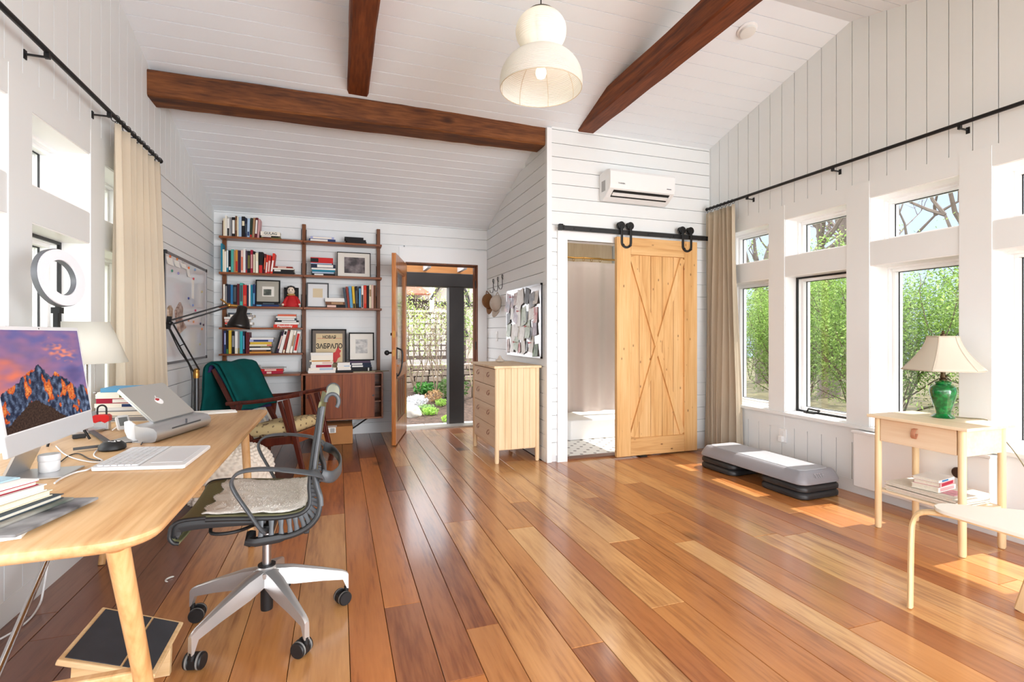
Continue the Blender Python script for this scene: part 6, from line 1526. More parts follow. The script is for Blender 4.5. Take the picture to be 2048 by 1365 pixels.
m = MB(); m.box(x0 - .0012, x0 + .001, YP - .12, YP - .05, 2.56, 2.66); obj('rating_label', m, mat('grey_label', (168, 168, 168), .6), ac)
M_ = frameM((x0 + .12, y0 - .0008, 2.612), (1, 0, 0), (0, 0, 1)); obj('maker_mark', text_mb('TOSHIBA', .018, .0004, M_), mat('grey_print', (120, 120, 122), .5), ac)
m = MB(); m.box(x1 - .1, x1 - .05, y0 - .0006, y0 + .002, 2.60, 2.608); obj('status_print', m, MATS['grey_print'], ac)
# ---- dresser
ASH = wood('birch_dresser', (216, 182, 138), (228, 200, 160), (236, 212, 176), 'Z', 6, 0.05, rough=0.5, bump=0.03)
ASHY = wood('birch_fronts', (222, 190, 154), (230, 204, 172), (238, 216, 188), 'Y', 6, 0.05, rough=0.5, bump=0.03)
LEATH = mat('tan_leather', (150, 92, 62), .6)
dr = thing('dresser', 'birch chest of drawers with leather loop pulls against the bathroom side wall', 'dresser', (1.58, 4.83, 0))
X0, X1, Y0_, Y1_ = 1.375, 1.80, 4.43, 5.235; ZT = .905
m = MB(); m.box(X0 - .025, X1 + .02, Y0_ - .025, Y1_ + .02, ZT - .022, ZT); obj('top', m, ASH, dr, bevel=.003)
for xx in (X0 + .012, X1 - .012):
    for yy in (Y0_ + .012, Y1_ - .012):
        m = MB(); m.tube([(xx, yy, .001), (xx, yy, .02), (xx, yy, ZT - .022)], [.017, .021, .021], 16); obj('leg', m, ASH, dr, smooth=50)
for yy in (Y0_ + .006, Y1_ - .016):
    for k in range(6):
        a = X0 + .03 + k * (X1 - X0 - .06) / 6; m = MB(); m.box(a + .001, a + (X1 - X0 - .06) / 6 - .001, yy, yy + .012, .13, ZT - .022); obj('side_board', m, ASH, dr, bevel=.0015)
m = MB(); m.box(X0 + .02, X1, Y0_ + .02, Y1_ - .02, .12, .14).box(X1 - .012, X1 - .002, Y0_ + .02, Y1_ - .02, .13, ZT - .025); obj('carcass', m, ASH, dr)
def pull(p, par):
    q = MB(); q.ribbon([p + Vector(v) for v in ((0, 0, .022), (-.012, 0, .02), (-.022, 0, .004), (-.022, 0, -.016), (-.012, 0, -.024), (-.001, 0, -.004))], (0, 1, 0), .02, .003); q.lathe([(.005, 0), (.005, .003)], p + Vector((-.013, 0, .016)), 8, Matrix.Rotation(-math.pi / 2, 4, 'Y')); obj('pull', q, LEATH, par, smooth=60)
zs = [.14, .335, .525, .71, .875]
for k in range(4):
    segs = [(Y0_ + .036, (Y0_ + Y1_) / 2 - .002), ((Y0_ + Y1_) / 2 + .002, Y1_ - .036)] if k == 3 else [(Y0_ + .036, Y1_ - .036)]
    for a, b in segs:
        m = MB(); m.box(X0 - .002, X0 + .018, a, b, zs[k] + .003, zs[k + 1] - .003); d_ = obj('drawer', m, ASHY, dr, bevel=.002)
        for yy in ([(a + b) / 2] if k == 3 else [Y0_ + .22, Y1_ - .22]): pull(Vector((X0 - .002, yy, (zs[k] + zs[k + 1]) / 2 + .02)), d_)
# shell ornament on the dresser
p = PZ(1011, 718, .905); m = MB()
m.lathe([(.02, 0.001), (.045, .006), (.05, .02), (.035, .03), (.02, .045), (.012, .06), (.004, .068)], (1.62, 5.08, ZT), 16)
tag(obj('sea_shell', m, mat('shell', (226, 214, 200), .5, var=.3, vscale=30), smooth=40), 'small pale sea shell ornament on top of the birch dresser', 'ornament')
# ---- hooks, caps, switch, memo board on the bathroom side wall
for i, (px, py) in enumerate(((986.5, 562), (995.5, 558), (1004.5, 553))):
    p = PX(px, py, XP - .012); q = MB()
    q.tube(arc(p + Vector((0, 0, .0)), .022, 0, 2 * math.pi, 14, (0, 1, 0), (0, 0, 1)), .004, 6); q.tube([p + Vector((0, 0, -.022)), p + Vector((0, 0, -.12)), p + Vector((-.01, 0, -.15)), p + Vector((-.035, 0, -.15)), p + Vector((-.045, 0, -.12))], .004, 6); q.tube([p + Vector((0, 0, -.03)), p + Vector((.013, 0, -.03))], .004, 6)
    tag(obj('wall_hook', q, mat('iron', (52, 50, 48), .55, metal=.6), smooth=60), 'black iron wall hook, %s of three from the door' % ORD[i], 'hook', 'iron wall hooks')
def cap(nm, lab, px, py, c, tilt):
    p = PX(px, py, XP - .035); root = thing('cap', lab, 'cap', p)
    mt = mat('cap_' + nm, c, .9, bump=.3, bscale=200)
    n_ = Vector((-.88, -.42, .25)).normalized(); M = frameM(p, Vector((0, 0, 1)).cross(n_), Vector((0, 0, 1))) @ Matrix.Rotation(tilt, 4, 'Z')
    q = MB(); q.lathe([(math.cos(a), math.sin(a)) for a in [k * math.pi / 2 / 9 for k in range(9)]] + [(.04, 1.0)], (0, 0, 0), 28, M @ Matrix.Diagonal((.078, .098, .095, 1)), cap=False); obj('crown', q, mt, root, smooth=70, solid=.003)
    q = MB(); q.grid(lambda u, v: M @ Vector((.076 * math.cos(-2.5 + u * 1.86) * (1 + .05 * v), .096 * math.sin(-2.5 + u * 1.86) - .075 * v * (1 - .55 * (2 * u - 1) ** 2), .004 + .03 * v - .03 * (2 * u - 1) ** 2 * v)), 16, 5); obj('brim', q, mt, root, smooth=70, solid=.004)
    q = MB(); q.ball(M @ Vector((0, .0, .096)), .008, 6); obj('button', q, mt, root)
    q = MB(); q.tube([M @ Vector((-.03, .094, .004)), M @ Vector((0, .135, .012)), M @ Vector((.03, .094, .004))], .006, 6); obj('strap', q, mt, root)
cap('brown', 'brown corduroy cap hanging on the hook nearest the door', 978, 603, (120, 80, 44), .25)
cap('grey', 'pale grey cap hanging on the middle hook beside the brown cap', 994, 607, (188, 176, 164), -.15)
p = PX(994, 673, XP); m = MB(); m.box(XP - .008, XP - .001, p.y - .037, p.y + .037, p.z - .06, p.z + .06); sw_ = tag(obj('light_switch', m, WHITEP, bevel=.002), 'white light switch plate on the wall above the dresser', 'switch')
m = MB(); m.box(XP - .012, XP - .007, p.y - .015, p.y + .015, p.z - .03, p.z + .03); obj('rocker', m, TRIM, sw_)
mb_ = thing('memo_board', 'metal memo board crowded with photos on wall above the dresser', 'memo board', (XP - .01, 4.94, .97))
my0, my1, mz0, mz1 = 4.425, 5.455, .968, 1.69
m = MB(); m.box(XP - .018, XP - .004, my0, my1, mz0, mz1); obj('steel_sheet', m, mat('memo_steel', (186, 184, 184), .28, metal=.75), mb_, bevel=.002)
m = MB()
for zz in (mz0, mz1 - .018): m.box(XP - .022, XP - .002, my0, my1, zz, zz + .018)
for yy in (my0, my1 - .012): m.box(XP - .022, XP - .002, yy, yy + .012, mz0, mz1)
obj('edge_frame', m, STEEL, mb_)
m = MB(); m.box(XP - .019, XP - .0175, my0, my1, 1.33, 1.334); obj('sheet_seam', m, MATS['grey_print'], mb_)
CARD = [('pink landscape', (196, 150, 150), (110, 100, 120)), ('pale portrait', (226, 208, 200), (150, 110, 96)), ('white note', (238, 236, 232), (220, 216, 210)), ('dark snapshot', (86, 84, 82), (34, 34, 36)), ('grey snapshot', (170, 170, 172), (84, 84, 92)), ('green snapshot', (120, 150, 90), (60, 84, 50)), ('beige card', (214, 198, 172), (160, 140, 110)), ('red marked card', (232, 220, 216), (196, 90, 90)), ('pale green card', (206, 216, 198), (150, 168, 140)), ('lilac card', (206, 194, 204), (150, 130, 150))]
LAY = [[(0, .14), (0, .11), (1, .1), (2, .12), (2, .11), (3, .1), (4, .11), (2, .1)], [(3, .1), (2, .1), (9, .11), (2, .12), (8, .14), (3, .08), (2, .12), (7, .1)], [(8, .1), (2, .12), (2, .1), (6, .09), (2, .12), (8, .12), (4, .1), (9, .1)], [(1, .1), (2, .12), (8, .12), (7, .08), (2, .1), (4, .08), (2, .12), (5, .1)]]
for r_, row in enumerate(LAY):
    for k, (ci, h_) in enumerate(row):
        nm, c1, c2 = CARD[ci]; yc = my1 - .08 - k * .117 + RND.uniform(-.03, .03); zc = mz1 - .12 - r_ * .165 + RND.uniform(-.035, .035); w_ = h_ * RND.uniform(.95, 1.35); h_ *= RND.uniform(1.2, 1.6); a = RND.uniform(-.32, .32)
        q = MB(); ca_, sa_ = math.cos(a), math.sin(a); off = XP - .0195 - .0009 * ((k + r_ * 3) % 7) - .0005; cu = RND.uniform(.004, .016)
        q.grid(lambda u, v: Vector((off - cu * v * v, yc + (u - .5) * w_ * ca_ - (.5 - v) * h_ * sa_ * 1, zc + (u - .5) * w_ * sa_ + (.5 - v) * h_ * ca_)), 3, 5)
        tag(obj('photo_card', q, bw_photo('card_%d' % ci, c1, c2, 16)), '%s, %s from the door in the %s row of the memo board' % (nm, ORD[k], ('top', 'second', 'third', 'bottom')[r_]), 'photo', 'cards on the memo board')
for i, (k, r_) in enumerate(((3, 1), (1, 0), (5, 2), (2, 3), (6, 3))):
    q = MB(); q.lathe([(.009, 0), (.009, .006)], (XP - .046, my1 - .08 - k * .117, mz1 - .12 - r_ * .165 + .04), 10, Matrix.Rotation(-math.pi / 2, 4, 'Y')); q.box(XP - .047, XP - .0185, my1 - .08 - k * .117 - .003, my1 - .08 - k * .117 + .003, mz1 - .083 - r_ * .165, mz1 - .077 - r_ * .165)
    tag(obj('magnet', q, mat('magnet_red', (196, 40, 44), .4)), 'red round magnet, %s from the door in the %s row of the memo board' % (ORD[k], ('top', 'second', 'third', 'bottom')[r_]), 'magnet', 'memo board magnets')
# ---- step platform
sp = thing('step_platform', 'grey aerobic step platform on black risers under the right windows', 'step platform', (3.32, 3.26, 0))
PTL = math.radians(2.0)
def pf_(x_, y_, z_): 
    c, s = math.cos(PTL), math.sin(PTL); return Vector((3.325 + x_ * c - y_ * s, 3.25 + x_ * s + y_ * c, z_))
def slab(x0, x1, y0, y1, prof_, r, mt, nm, par, inset=0):
    q = MB(); rings = []
    for ins, z in prof_: rings.append([pf_(a, b, z) for a, b in rrect(x0 + ins, x1 - ins, y0 + ins, y1 - ins, max(r - ins, .01), 6)])
    q.loft(rings); return obj(nm, q, mt, par, smooth=40)
GREYP = mat('grey_plastic_deck', (138, 138, 144), .42, bump=.15, bscale=300); GREYD = mat('dark_grey_rim', (76, 76, 80), .5); DECK = mat('deck_mat', (166, 168, 174), .55, bump=.2, bscale=400)
slab(-.21, .21, -.53, .53, ((.014, .105), (.0, .112), (0, .128), (.012, .15), (.035, .185), (.045, .195), (.055, .198)), .07, GREYP, 'deck', sp)
slab(-.145, .145, -.47, .47, ((.0, .1965), (.004, .2025)), .05, DECK, 'top_mat', sp)
for y0_, y1_ in ((-.53, -.13), (.13, .53)):
    for z0_ in (.001, .052): slab(-.205, .205, y0_, y1_, ((.016, z0_), (.002, z0_ + .008), (0, z0_ + .026), (.004, z0_ + .038), (.018, z0_ + .050)), .07, mat('black_riser', (36, 36, 38), .45), 'riser', sp)
q = MB(); q.add(text_mb('STEP', .045, .0008, frameM(pf_(-.02, -.513, .166), (1, .02, 0), (0, .65, 1)))); obj('raised_lettering', q, mat('emboss', (160, 160, 166), .4), sp)
# ---- outlet, heater cover
p = PX(1566, 872, XR); ou = thing('wall_outlet', 'white wall outlet with plug below the second window on the right wall', 'outlet', (XR - .006, p.y, p.z - .06))
m = MB(); m.box(XR - .008, XR - .0005, p.y - .037, p.y + .037, p.z - .06, p.z + .06); obj('plate', m, WHITEP, ou, bevel=.002)
m = MB(); m.box(XR - .011, XR - .007, p.y - .018, p.y + .018, p.z + .006, p.z + .044); m.box(XR - .011, XR - .007, p.y - .018, p.y + .018, p.z - .044, p.z - .006); obj('socket', m, TRIM, ou)
m = MB(); m.box(XR - .04, XR - .010, p.y - .02, p.y + .02, p.z - .05, p.z - .0); obj('plug', m, WHITEP, ou, bevel=.004)
ht = thing('heater_cover', 'plain white flat wall heater cover behind the birch side table', 'heater', (XR - .04, 2.32, .07))
m = MB(); m.box(XR - .075, XR - .006, 1.87, 2.70, .075, .470); obj('panel', m, mat('heater_white', (238, 238, 238), .4), ht, bevel=.006)
m = MB(); m.box(XR - .09, XR - .006, 1.86, 2.71, .4705, .488); obj('top_ledge', m, TRIM, ht, bevel=.003)
p = PX(1911, 914, XR - .09); m = MB(); m.lathe([(.012, 0), (.012, .012), (.03, .016), (.034, .026), (.028, .034)], (XR - .0745, 2.02, .35), 18, Matrix.Rotation(-math.pi / 2, 4, 'Y')); obj('knob', m, mat('brown_knob', (58, 34, 24), .35), ht, smooth=40)
# ---- side table
st_ = thing('side_table', 'birch side table with one drawer and lower shelf by the right windows', 'side table', (3.34, 1.985, 0))
tx0, tx1, ty0, ty1, tz = 3.135, 3.555, 1.72, 2.255, .70
BT = wood('birch_table', (218, 186, 140), (230, 204, 162), (238, 216, 180), 'Z', 6, 0.06, rough=0.5, bump=0.02); BTY = wood('birch_table_top', (222, 196, 160), (232, 210, 176), (240, 222, 194), 'Y', 6, 0.06, rough=0.45, bump=0.02)
m = MB(); m.box(tx0, tx1, ty0, ty1, tz - .018, tz); obj('tabletop', m, BTY, st_, bevel=.003)
LX, LY = (3.175, 3.515), (1.765, 2.21)
for xx in LX:
    for yy in LY:
        m = MB(); m.tube([(xx, yy, .001), (xx, yy, .012), (xx, yy, tz - .018)], [.015, .0185, .0185], 16); obj('leg', m, BT, st_, smooth=50)
m = MB(); m.box(LX[0] + .01, LX[1] - .01, LY[0] - .008, LY[0] + .008, tz - .16, tz - .018).box(LX[0] + .01, LX[1] - .01, LY[1] - .008, LY[1] + .008, tz - .16, tz - .018).box(LX[1] - .008, LX[1] + .008, LY[0], LY[1], tz - .16, tz - .018); obj('apron', m, BTY, st_)
m = MB(); m.box(LX[0] - .012, LX[0] + .01, LY[0] + .021, LY[1] - .021, tz - .158, tz - .022); d_ = obj('drawer', m, ASHY, st_, bevel=.002)
q = MB(); pp = Vector((LX[0] - .0125, (LY[0] + LY[1]) / 2, tz - .07)); q.ribbon([pp + Vector(v) for v in ((0, 0, .022), (-.014, 0, .02), (-.026, 0, .0), (-.026, 0, -.024), (-.014, 0, -.034), (-.001, 0, -.008))], (0, 1, 0), .026, .003); obj('pull', q, mat('pink_leather', (186, 128, 98), .6), d_, smooth=60)
m = MB(); m.box(LX[0] + .002, LX[1] - .002, LY[0] - .006, LY[1] + .006, .225, .24); obj('lower_shelf', m, BTY, st_, bevel=.003)
# newspapers and books on the lower shelf
z = .241
for i in range(7):
    q = MB(); Q = quad(3.335 + RND.uniform(-.012, .012), 1.985 + RND.uniform(-.015, .015), .30, .37, RND.uniform(-.05, .05)); t = .007
    nx = 10; 
    q.grid(lambda u, v: Vector((Q[0].lerp(Q[1], u).lerp(Q[3].lerp(Q[2], u), v).x, Q[0].lerp(Q[1], u).lerp(Q[3].lerp(Q[2], u), v).y, z + t / 2 + .006 * (u > .88) * (u - .88) * 8 * (i / 7))), 12, 6)
    o_ = obj('newspaper', q, mat('news_%d' % (i % 2), ((224, 218, 204), (232, 226, 214))[i % 2], .85, var=.15, vscale=60), solid=t)
    tag(o_, ('newspaper at the bottom of the pile on the side table shelf' if i == 0 else 'topmost newspaper of the pile on the side table shelf' if i == 6 else '%s newspaper from the bottom of the pile on the side table shelf' % ORD[i]), 'newspaper', 'newspapers on the side table shelf'); z += t + .001
q = MB(); q.box(3.24, 3.36, 1.84, 2.06, z, z + .002); pk = tag(obj('flyer', q, mat('pink_print', (226, 170, 178), .8, var=.4, vscale=30)), 'pink printed flyer lying on the newspapers in the side table', 'flyer'); z += .0028
for w_, d_, t, col, ttl, rz, dx_, lab in ((.19, .135, .028, 'ivory', ('dusty pink', .1, .9), .12, 0, 'pink and white paperback at the bottom of the small pile on newspapers'), (.18, .13, .026, 'dusty pink', ('crimson', .1, .9), .18, .004, 'crimson spined book in the middle of the small pile on newspapers'), (.185, .13, .014, 'white', ('blue', .2, .6), .15, .0, 'thin white book with blue mark on top of the small pile on newspapers')):
    # spine towards the camera side
    o = Matrix.Rotation(rz, 3, 'Z') @ Vector((-w_ / 2, -d_ / 2, 0))
    put_book(3.30 + dx_ + o.x, 1.98 + o.y, z, t - .0006, d_, w_, col, lab, 'paperbacks on the side table shelf', lying=True, title=ttl, rz=rz); z += t
# ---- green glass lamp
lp = Vector((3.43, 2.005, tz)); gl = thing('green_table_lamp', 'green glass table lamp with bell shade on the birch side table', 'lamp', lp)
def green_glass():
    m_, nt, b = newmat('green_glass'); b.inputs['Base Color'].default_value = lin((12, 122, 62)); b.inputs['Roughness'].default_value = .06; b.inputs['Coat Weight'].default_value = .6; b.inputs['Coat Roughness'].default_value = .03
    tc = nt.nodes.new('ShaderNodeTexCoord'); n = nt.nodes.new('ShaderNodeTexNoise'); n.inputs['Scale'].default_value = 55
    nt.links.new(tc.outputs['Object'], n.inputs['Vector']); bp = nt.nodes.new('ShaderNodeBump'); bp.inputs['Strength'].default_value = .35; bp.inputs['Distance'].default_value = .004
    nt.links.new(n.outputs['Fac'], bp.inputs['Height']); nt.links.new(bp.outputs['Normal'], b.inputs['Normal'])
    r = nt.nodes.new('ShaderNodeValToRGB'); r.color_ramp.elements[0].position = .4; r.color_ramp.elements[0].color = lin((2, 82, 36)); r.color_ramp.elements[1].position = .68; r.color_ramp.elements[1].color = lin((8, 122, 54)); nt.links.new(n.outputs['Fac'], r.inputs['Fac']); nt.links.new(r.outputs['Color'], b.inputs['Base Color'])
    return m_
GG = green_glass()
m = MB(); m.lathe([(.056, .001), (.058, .006), (.048, .014), (.036, .024), (.039, .045), (.050, .085), (.062, .13), (.067, .16), (.062, .183), (.048, .195), (.036, .20), (.040, .206), (.042, .214), (.03, .222), (.010, .225)], lp, 40); obj('glass_base', m, GG, gl, smooth=50)
BRZ = mat('dark_brass', (84, 68, 48), .4, metal=.8)
m = MB(); m.lathe([(.018, .222), (.02, .23), (.012, .235), (.016, .242), (.012, .26), (.012, .30)], lp, 16); m.tube([lp + Vector((0, 0, .3)), lp + Vector((0, 0, .49))], .004, 6); m.lathe([(.004, .487), (.014, .49), (.014, .50), (.006, .505), (.008, .515), (.003, .522)], lp, 14); m.bar(lp + Vector((0, -.03, .25)), lp + Vector((0, -.012, .25)), .006, .006); obj('stem', m, BRZ, gl, smooth=40)
def shade_fn(u, v):
    k = u * 6; i = int(k) % 6; a0, a1 = i * math.pi / 3, (i + 1) * math.pi / 3; w = k - int(k)
    r = .078 + (.205 - .078) * (v ** 1.55); z = .487 - .20 * v
    e0, e1 = Vector((math.cos(a0 + .3), math.sin(a0 + .3), 0)) * r, Vector((math.cos(a1 + .3), math.sin(a1 + .3), 0)) * r
    p = e0.lerp(e1, w); rr_ = p.normalized() * r; p = p.lerp(rr_, .35)
    return lp + p + Vector((0, 0, z))
m = MB(); m.grid(shade_fn, 60, 16); obj('lamp_shade', m, thin('bell_shade', (226, 219, 204), .35), gl, smooth=80, solid=.002)
for i in range(6):
    m = MB(); m.tube([shade_fn(i / 6 + 1e-4, k / 12) for k in range(13)], .0035, 6); obj('shade_rib', m, mat('shade_trim', (188, 176, 158), .8), gl, smooth=60)
for v in (0, 1):
    m = MB(); P = [shade_fn(k / 60, v) for k in range(60)]; m.tube(P + [P[0]], .0035, 6); obj('shade_band', m, MATS['shade_trim'], gl, smooth=60)
cable('lamp_cord', 'olive lamp cord running over the side table and down to the floor', [lp + Vector((.05, -.02, .004)), lp + Vector((.09, -.08, .004)), Vector((3.552, 1.86, tz + .004)), Vector((3.565, 1.845, tz - .02)), Vector((3.60, 1.74, .52)), Vector((3.63, 1.63, .28)), Vector((3.64, 1.57, .14)), Vector((3.645, 1.5, .03)), Vector((3.64, 1.4, .006))], .003, mat('olive_cord', (120, 112, 84), .6))
# ---- triangular bentwood table
tb = thing('nesting_table', 'white triangular nesting table with bent birch legs at the right edge', 'table', (2.58, 1.28, 0))
A_, B_, C_ = Vector((2.425, 1.575, 0)), Vector((2.86, 1.24, 0)), Vector((2.42, .93, 0))
ctr = (A_ + B_ + C_) / 3
def tri(ins, n=8, r=.085):
    out = []
    V = [A_, B_, C_]
    for i in range(3):
        p = V[i]; a = (V[i - 1] - p).normalized(); b = (V[(i + 1) % 3] - p).normalized(); h = math.acos(max(-1, min(1, a.dot(b)))) / 2
        bis = (a + b).normalized(); c = p + bis * ((r) / math.sin(h)); t0 = p + a * r / math.tan(h) - c; t1 = p + b * r / math.tan(h) - c
        for k in range(n + 1):
            q = t0.lerp(t1, k / n).normalized() * r; out.append(c + q)
    # bulge the sides a little and inset
    res = []
    for i, p in enumerate(out):
        res.append(ctr + (p - ctr) * (1 - ins))
    return res
m = MB(); T = tri(0); TOPZ = .45
m.loft([[p + Vector((0, 0, TOPZ - .018)) for p in tri(.012)], [p + Vector((0, 0, TOPZ - .016)) for p in T], [p + Vector((0, 0, TOPZ - .002)) for p in T], [p + Vector((0, 0, TOPZ)) for p in tri(.008)]])
obj('tabletop', m, mat('laminate_white', (233, 228, 216), .45), tb, smooth=40)
m = MB(); m.loft([[p + Vector((0, 0, TOPZ - .020)) for p in tri(.004)], [p + Vector((0, 0, TOPZ - .014)) for p in tri(-.002)]]); obj('plywood_edge', m, BIRCH, tb, smooth=40)
BIRL = wood('bent_birch', (212, 178, 130), (226, 196, 150), (234, 210, 170), 'Z', 7, 0.05, rough=0.45, bump=0.03)
for v, foot in ((A_, Vector((2.371, 1.513, 0))), (B_, Vector((2.79, 1.335, 0))), (C_, Vector((2.40, .90, 0)))):
    i_ = (ctr - v).normalized(); o0 = v - i_ * -.09; out_ = (foot - o0); out_.z = 0
    dr_ = (v - ctr).normalized(); top0 = v + i_ * .22; top1 = v + i_ * .09
    fz = foot + Vector((0, 0, .001))
    P = smoothpath([top0 + Vector((0, 0, TOPZ - .030)), top1.lerp(top0, .3) + Vector((0, 0, TOPZ - .030)), v + i_ * .06 + Vector((0, 0, TOPZ - .045)), v + i_ * .035 + Vector((0, 0, TOPZ - .09)), (v + i_ * .03).lerp(foot, .35) + Vector((0, 0, TOPZ * .62)), fz], 5)
    m = MB(); m.ribbon(P, dr_.cross(Vector((0, 0, 1))), [.05] * len(P), [.018] * len(P)); obj('leg', m, BIRL, tb, smooth=40)
m = MB(); m.ball((3.55, 1.42, .09), .12, 8, (.8, 1.1, .75)); tag(obj('cloth_bag', m, mat('white_cloth', (232, 230, 232), .9, bump=.3, bscale=30), smooth=80), 'white cloth bundle on floor below the window at the right edge', 'bag')
# ---- ceiling: pendant and smoke detector
pn = Vector((1.144, RY, 0)); pd = thing('pendant_lamp', 'two tier white paper lantern pendant hanging from the ceiling ridge', 'pendant lamp', (pn.x, pn.y, 2.66))
def paper_mat(nm, em):
    m_ = thin(nm, (240, 239, 236), .5, .9); return m_
PAPERL = paper_mat('lantern_paper', 0)
def ribbed(prof_, n=56):
    q = MB(); q.lathe([(r * (1 + (.007 if i % 2 else -.007)), z) for i, (r, z) in enumerate(prof_)], (pn.x, pn.y, 0), n, cap=False); return q
gp = [(.150 * math.sin(a), 3.008 - .125 * math.cos(a)) for a in [math.radians(20 + k * 130 / 52) for k in range(53)]]
dp_ = [(.245 * math.sin(a) ** .8, 2.70 + .195 * math.cos(a)) for a in [math.radians(8 + k * 92 / 64) for k in range(65)]]
obj('lantern_globe', ribbed(gp), PAPERL, pd, smooth=30, solid=.0012)
obj('lantern_dome', ribbed(dp_), PAPERL, pd, smooth=30, solid=.0012)
m = MB()
for k in range(8):
    a = k * math.pi / 4 + .2
    m.tube([(pn.x + r * .985 * math.cos(a), pn.y + r * .985 * math.sin(a), z) for r, z in dp_[::4]], .0016, 5); m.tube([(pn.x + r * .985 * math.cos(a), pn.y + r * .985 * math.sin(a), z) for r, z in gp[::4]], .0016, 5)
for (r, z) in (dp_[-1], dp_[0], gp[0]): m.tube([(pn.x + r * math.cos(k * math.pi / 20), pn.y + r * math.sin(k * math.pi / 20), z) for k in range(41)], .0022, 6)
obj('wire_frame', m, mat('lantern_wire', (206, 190, 166), .7), pd)
m = MB(); m.lathe([(.082, 3.112), (.078, 3.124), (.055, 3.138), (.01, 3.146)], (pn.x, pn.y, 0), 24); obj('cap', m, mat('lantern_cap', (70, 62, 52), .5), pd, smooth=40)
m = MB(); m.tube([(pn.x, pn.y, 3.15), (pn.x, pn.y, RZ - .01)], .004, 8); m.tube([(pn.x, pn.y, 2.80), (pn.x, pn.y, 3.13)], .005, 8); obj('cord', m, BLACKP, pd)
BULB = mat('lit_bulb', (255, 226, 180), .3, emit=2.6)
for zc in (2.765, 3.01):
    m = MB(); m.lathe([(.013, .055), (.016, .045), (.030, .01), (.032, -.008), (.024, -.03), (.006, -.040)], (pn.x, pn.y, zc), 18); obj('bulb', m, BULB, pd, smooth=60)
    L = bpy.data.lights.new('pendant_glow', 'POINT'); L.energy = 0.7 if zc > 2.9 else .5; L.color = (1, .94, .85); L.shadow_soft_size = .03
    lo = bpy.data.objects.new('pendant_glow', L); COL.objects.link(lo); lo.location = (pn.x + .05, pn.y - .02, zc)
p = Vector((2.93, 3.02, 0)); sz = ceil_z(p.y); N_ = Vector((0, SL, 1)).normalized()
SM = frameM((p.x, p.y, sz), (1, 0, 0), Vector((0, 1, -SL))) @ Matrix.Rotation(math.pi, 4, 'X')
sd_ = thing('smoke_detector', 'round white smoke detector on the sloped ceiling right of the tie timber', 'smoke detector', (p.x, p.y, sz - .04))
m = MB(); m.lathe([(.062, .0), (.072, .004), (.072, .012), (.062, .016)], (0, 0, 0), 32, SM); obj('mounting_base', m, WHITEP, sd_, smooth=40)
m = MB(); m.lathe([(.058, .016), (.06, .022), (.056, .036), (.03, .042)], (0, 0, 0), 32, SM); obj('housing', m, mat('detector_white', (226, 226, 222), .5), sd_, smooth=40)
# ================================================================ LIGHT, SKY, CAMERA
wd = bpy.data.worlds.new('sky'); SC.world = wd; wd.use_nodes = True
nt = wd.node_tree; bg = nt.nodes['Background']
tc = nt.nodes.new('ShaderNodeTexCoord'); sx = nt.nodes.new('ShaderNodeSeparateXYZ'); nt.links.new(tc.outputs['Generated'], sx.inputs['Vector'])
# hazy bright sky to the left and overhead, clear blue low on the right
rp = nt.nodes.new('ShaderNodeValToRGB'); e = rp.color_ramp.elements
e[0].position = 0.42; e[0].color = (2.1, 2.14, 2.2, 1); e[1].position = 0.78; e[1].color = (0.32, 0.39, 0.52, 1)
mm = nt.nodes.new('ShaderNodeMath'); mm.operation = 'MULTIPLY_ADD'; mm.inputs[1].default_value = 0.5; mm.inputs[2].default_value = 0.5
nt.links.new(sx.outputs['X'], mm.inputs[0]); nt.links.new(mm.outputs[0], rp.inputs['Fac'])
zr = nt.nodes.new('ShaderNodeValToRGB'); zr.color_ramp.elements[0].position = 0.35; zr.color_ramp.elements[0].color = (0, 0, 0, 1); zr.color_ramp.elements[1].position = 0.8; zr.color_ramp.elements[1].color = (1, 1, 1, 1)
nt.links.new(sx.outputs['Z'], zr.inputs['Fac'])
mx = nt.nodes.new('ShaderNodeMix'); mx.data_type = 'RGBA'; mx.inputs['B'].default_value = (1.4, 1.46, 1.55, 1)
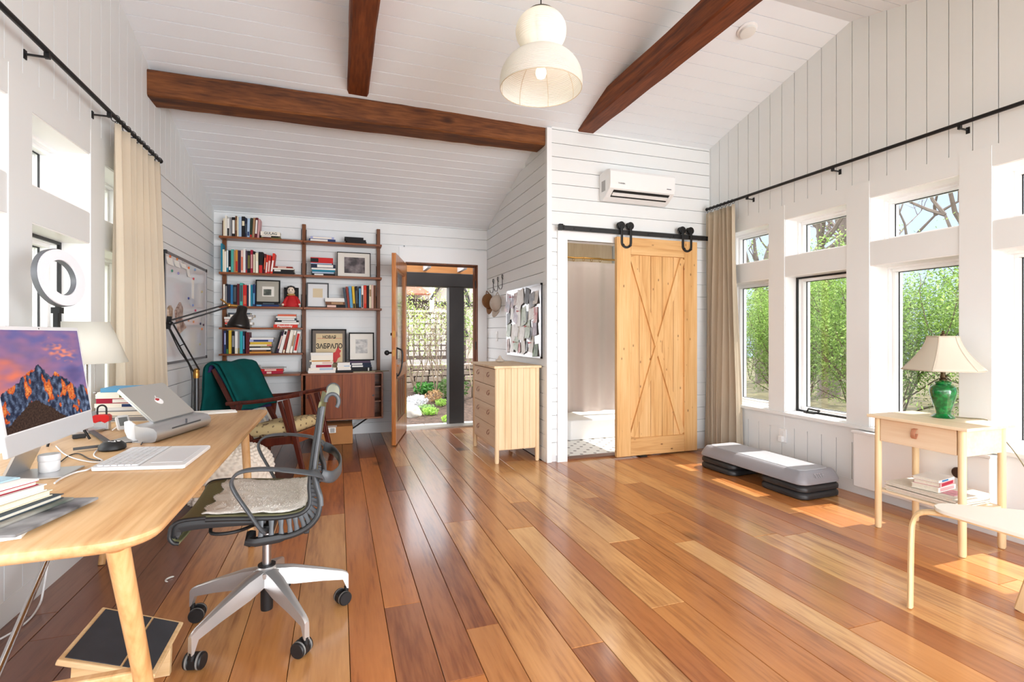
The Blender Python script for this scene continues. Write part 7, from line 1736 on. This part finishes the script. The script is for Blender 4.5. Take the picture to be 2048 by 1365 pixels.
nt.links.new(zr.outputs['Color'], mx.inputs['Factor']); nt.links.new(rp.outputs['Color'], mx.inputs['A']); nt.links.new(mx.outputs['Result'], bg.inputs['Color'])
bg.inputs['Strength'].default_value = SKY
sl = bpy.data.lights.new('sun', 'SUN'); sl.energy = SUN; sl.angle = math.radians(0.6); sl.color = (1.0, 0.95, 0.88)
so = bpy.data.objects.new('sun', sl); COL.objects.link(so)
so.rotation_euler = Vector(SUNDIR).to_track_quat('-Z', 'Y').to_euler()
# added fill light standing in for daylight through the open front behind the camera
al = bpy.data.lights.new('front_fill', 'AREA'); al.shape = 'RECTANGLE'; al.size = 7.0; al.size_y = 4.0; al.energy = FRONT; al.color = (0.97, 0.985, 1.0)
ao = bpy.data.objects.new('front_fill', al); COL.objects.link(ao); ao.location = (5.0, -5.0, 1.3); ao.rotation_euler = (math.radians(90), 0, math.radians(26))
bl = bpy.data.lights.new('bathroom_fill', 'POINT'); bl.energy = 4; bl.shadow_soft_size = 0.12; bl.color = (1, 0.93, 0.85)  # unseen point light, added to brighten the bathroom
bo = bpy.data.objects.new('bathroom_fill', bl); COL.objects.link(bo); bo.location = (2.9, 4.9, 2.35)
cam = bpy.data.cameras.new('camera'); cam.sensor_width = 36; cam.lens = F * 36 / 2048; cam.shift_y = -(682.5 - HY) / 2048; cam.clip_start = 0.02
co = bpy.data.objects.new('camera', cam); COL.objects.link(co); co.location = (0, 0, H); co.rotation_euler = (math.pi / 2, 0, -YAW)
SC.camera = co
SC.view_settings.view_transform = 'Standard'; SC.view_settings.look = 'None'; SC.view_settings.gamma = 1.0; SC.view_settings.use_curve_mapping = False
SC.view_settings.exposure = EXPO
cy = SC.cycles
cy.max_bounces = 9; cy.diffuse_bounces = 5; cy.glossy_bounces = 4; cy.transmission_bounces = 6; cy.transparent_max_bounces = 16
cy.caustics_reflective = False; cy.caustics_refractive = False; cy.sample_clamp_indirect = 6.0
cy.use_denoising = True; cy.denoiser = 'OPENIMAGEDENOISE'; cy.use_adaptive_sampling = True; cy.adaptive_threshold = 0.02
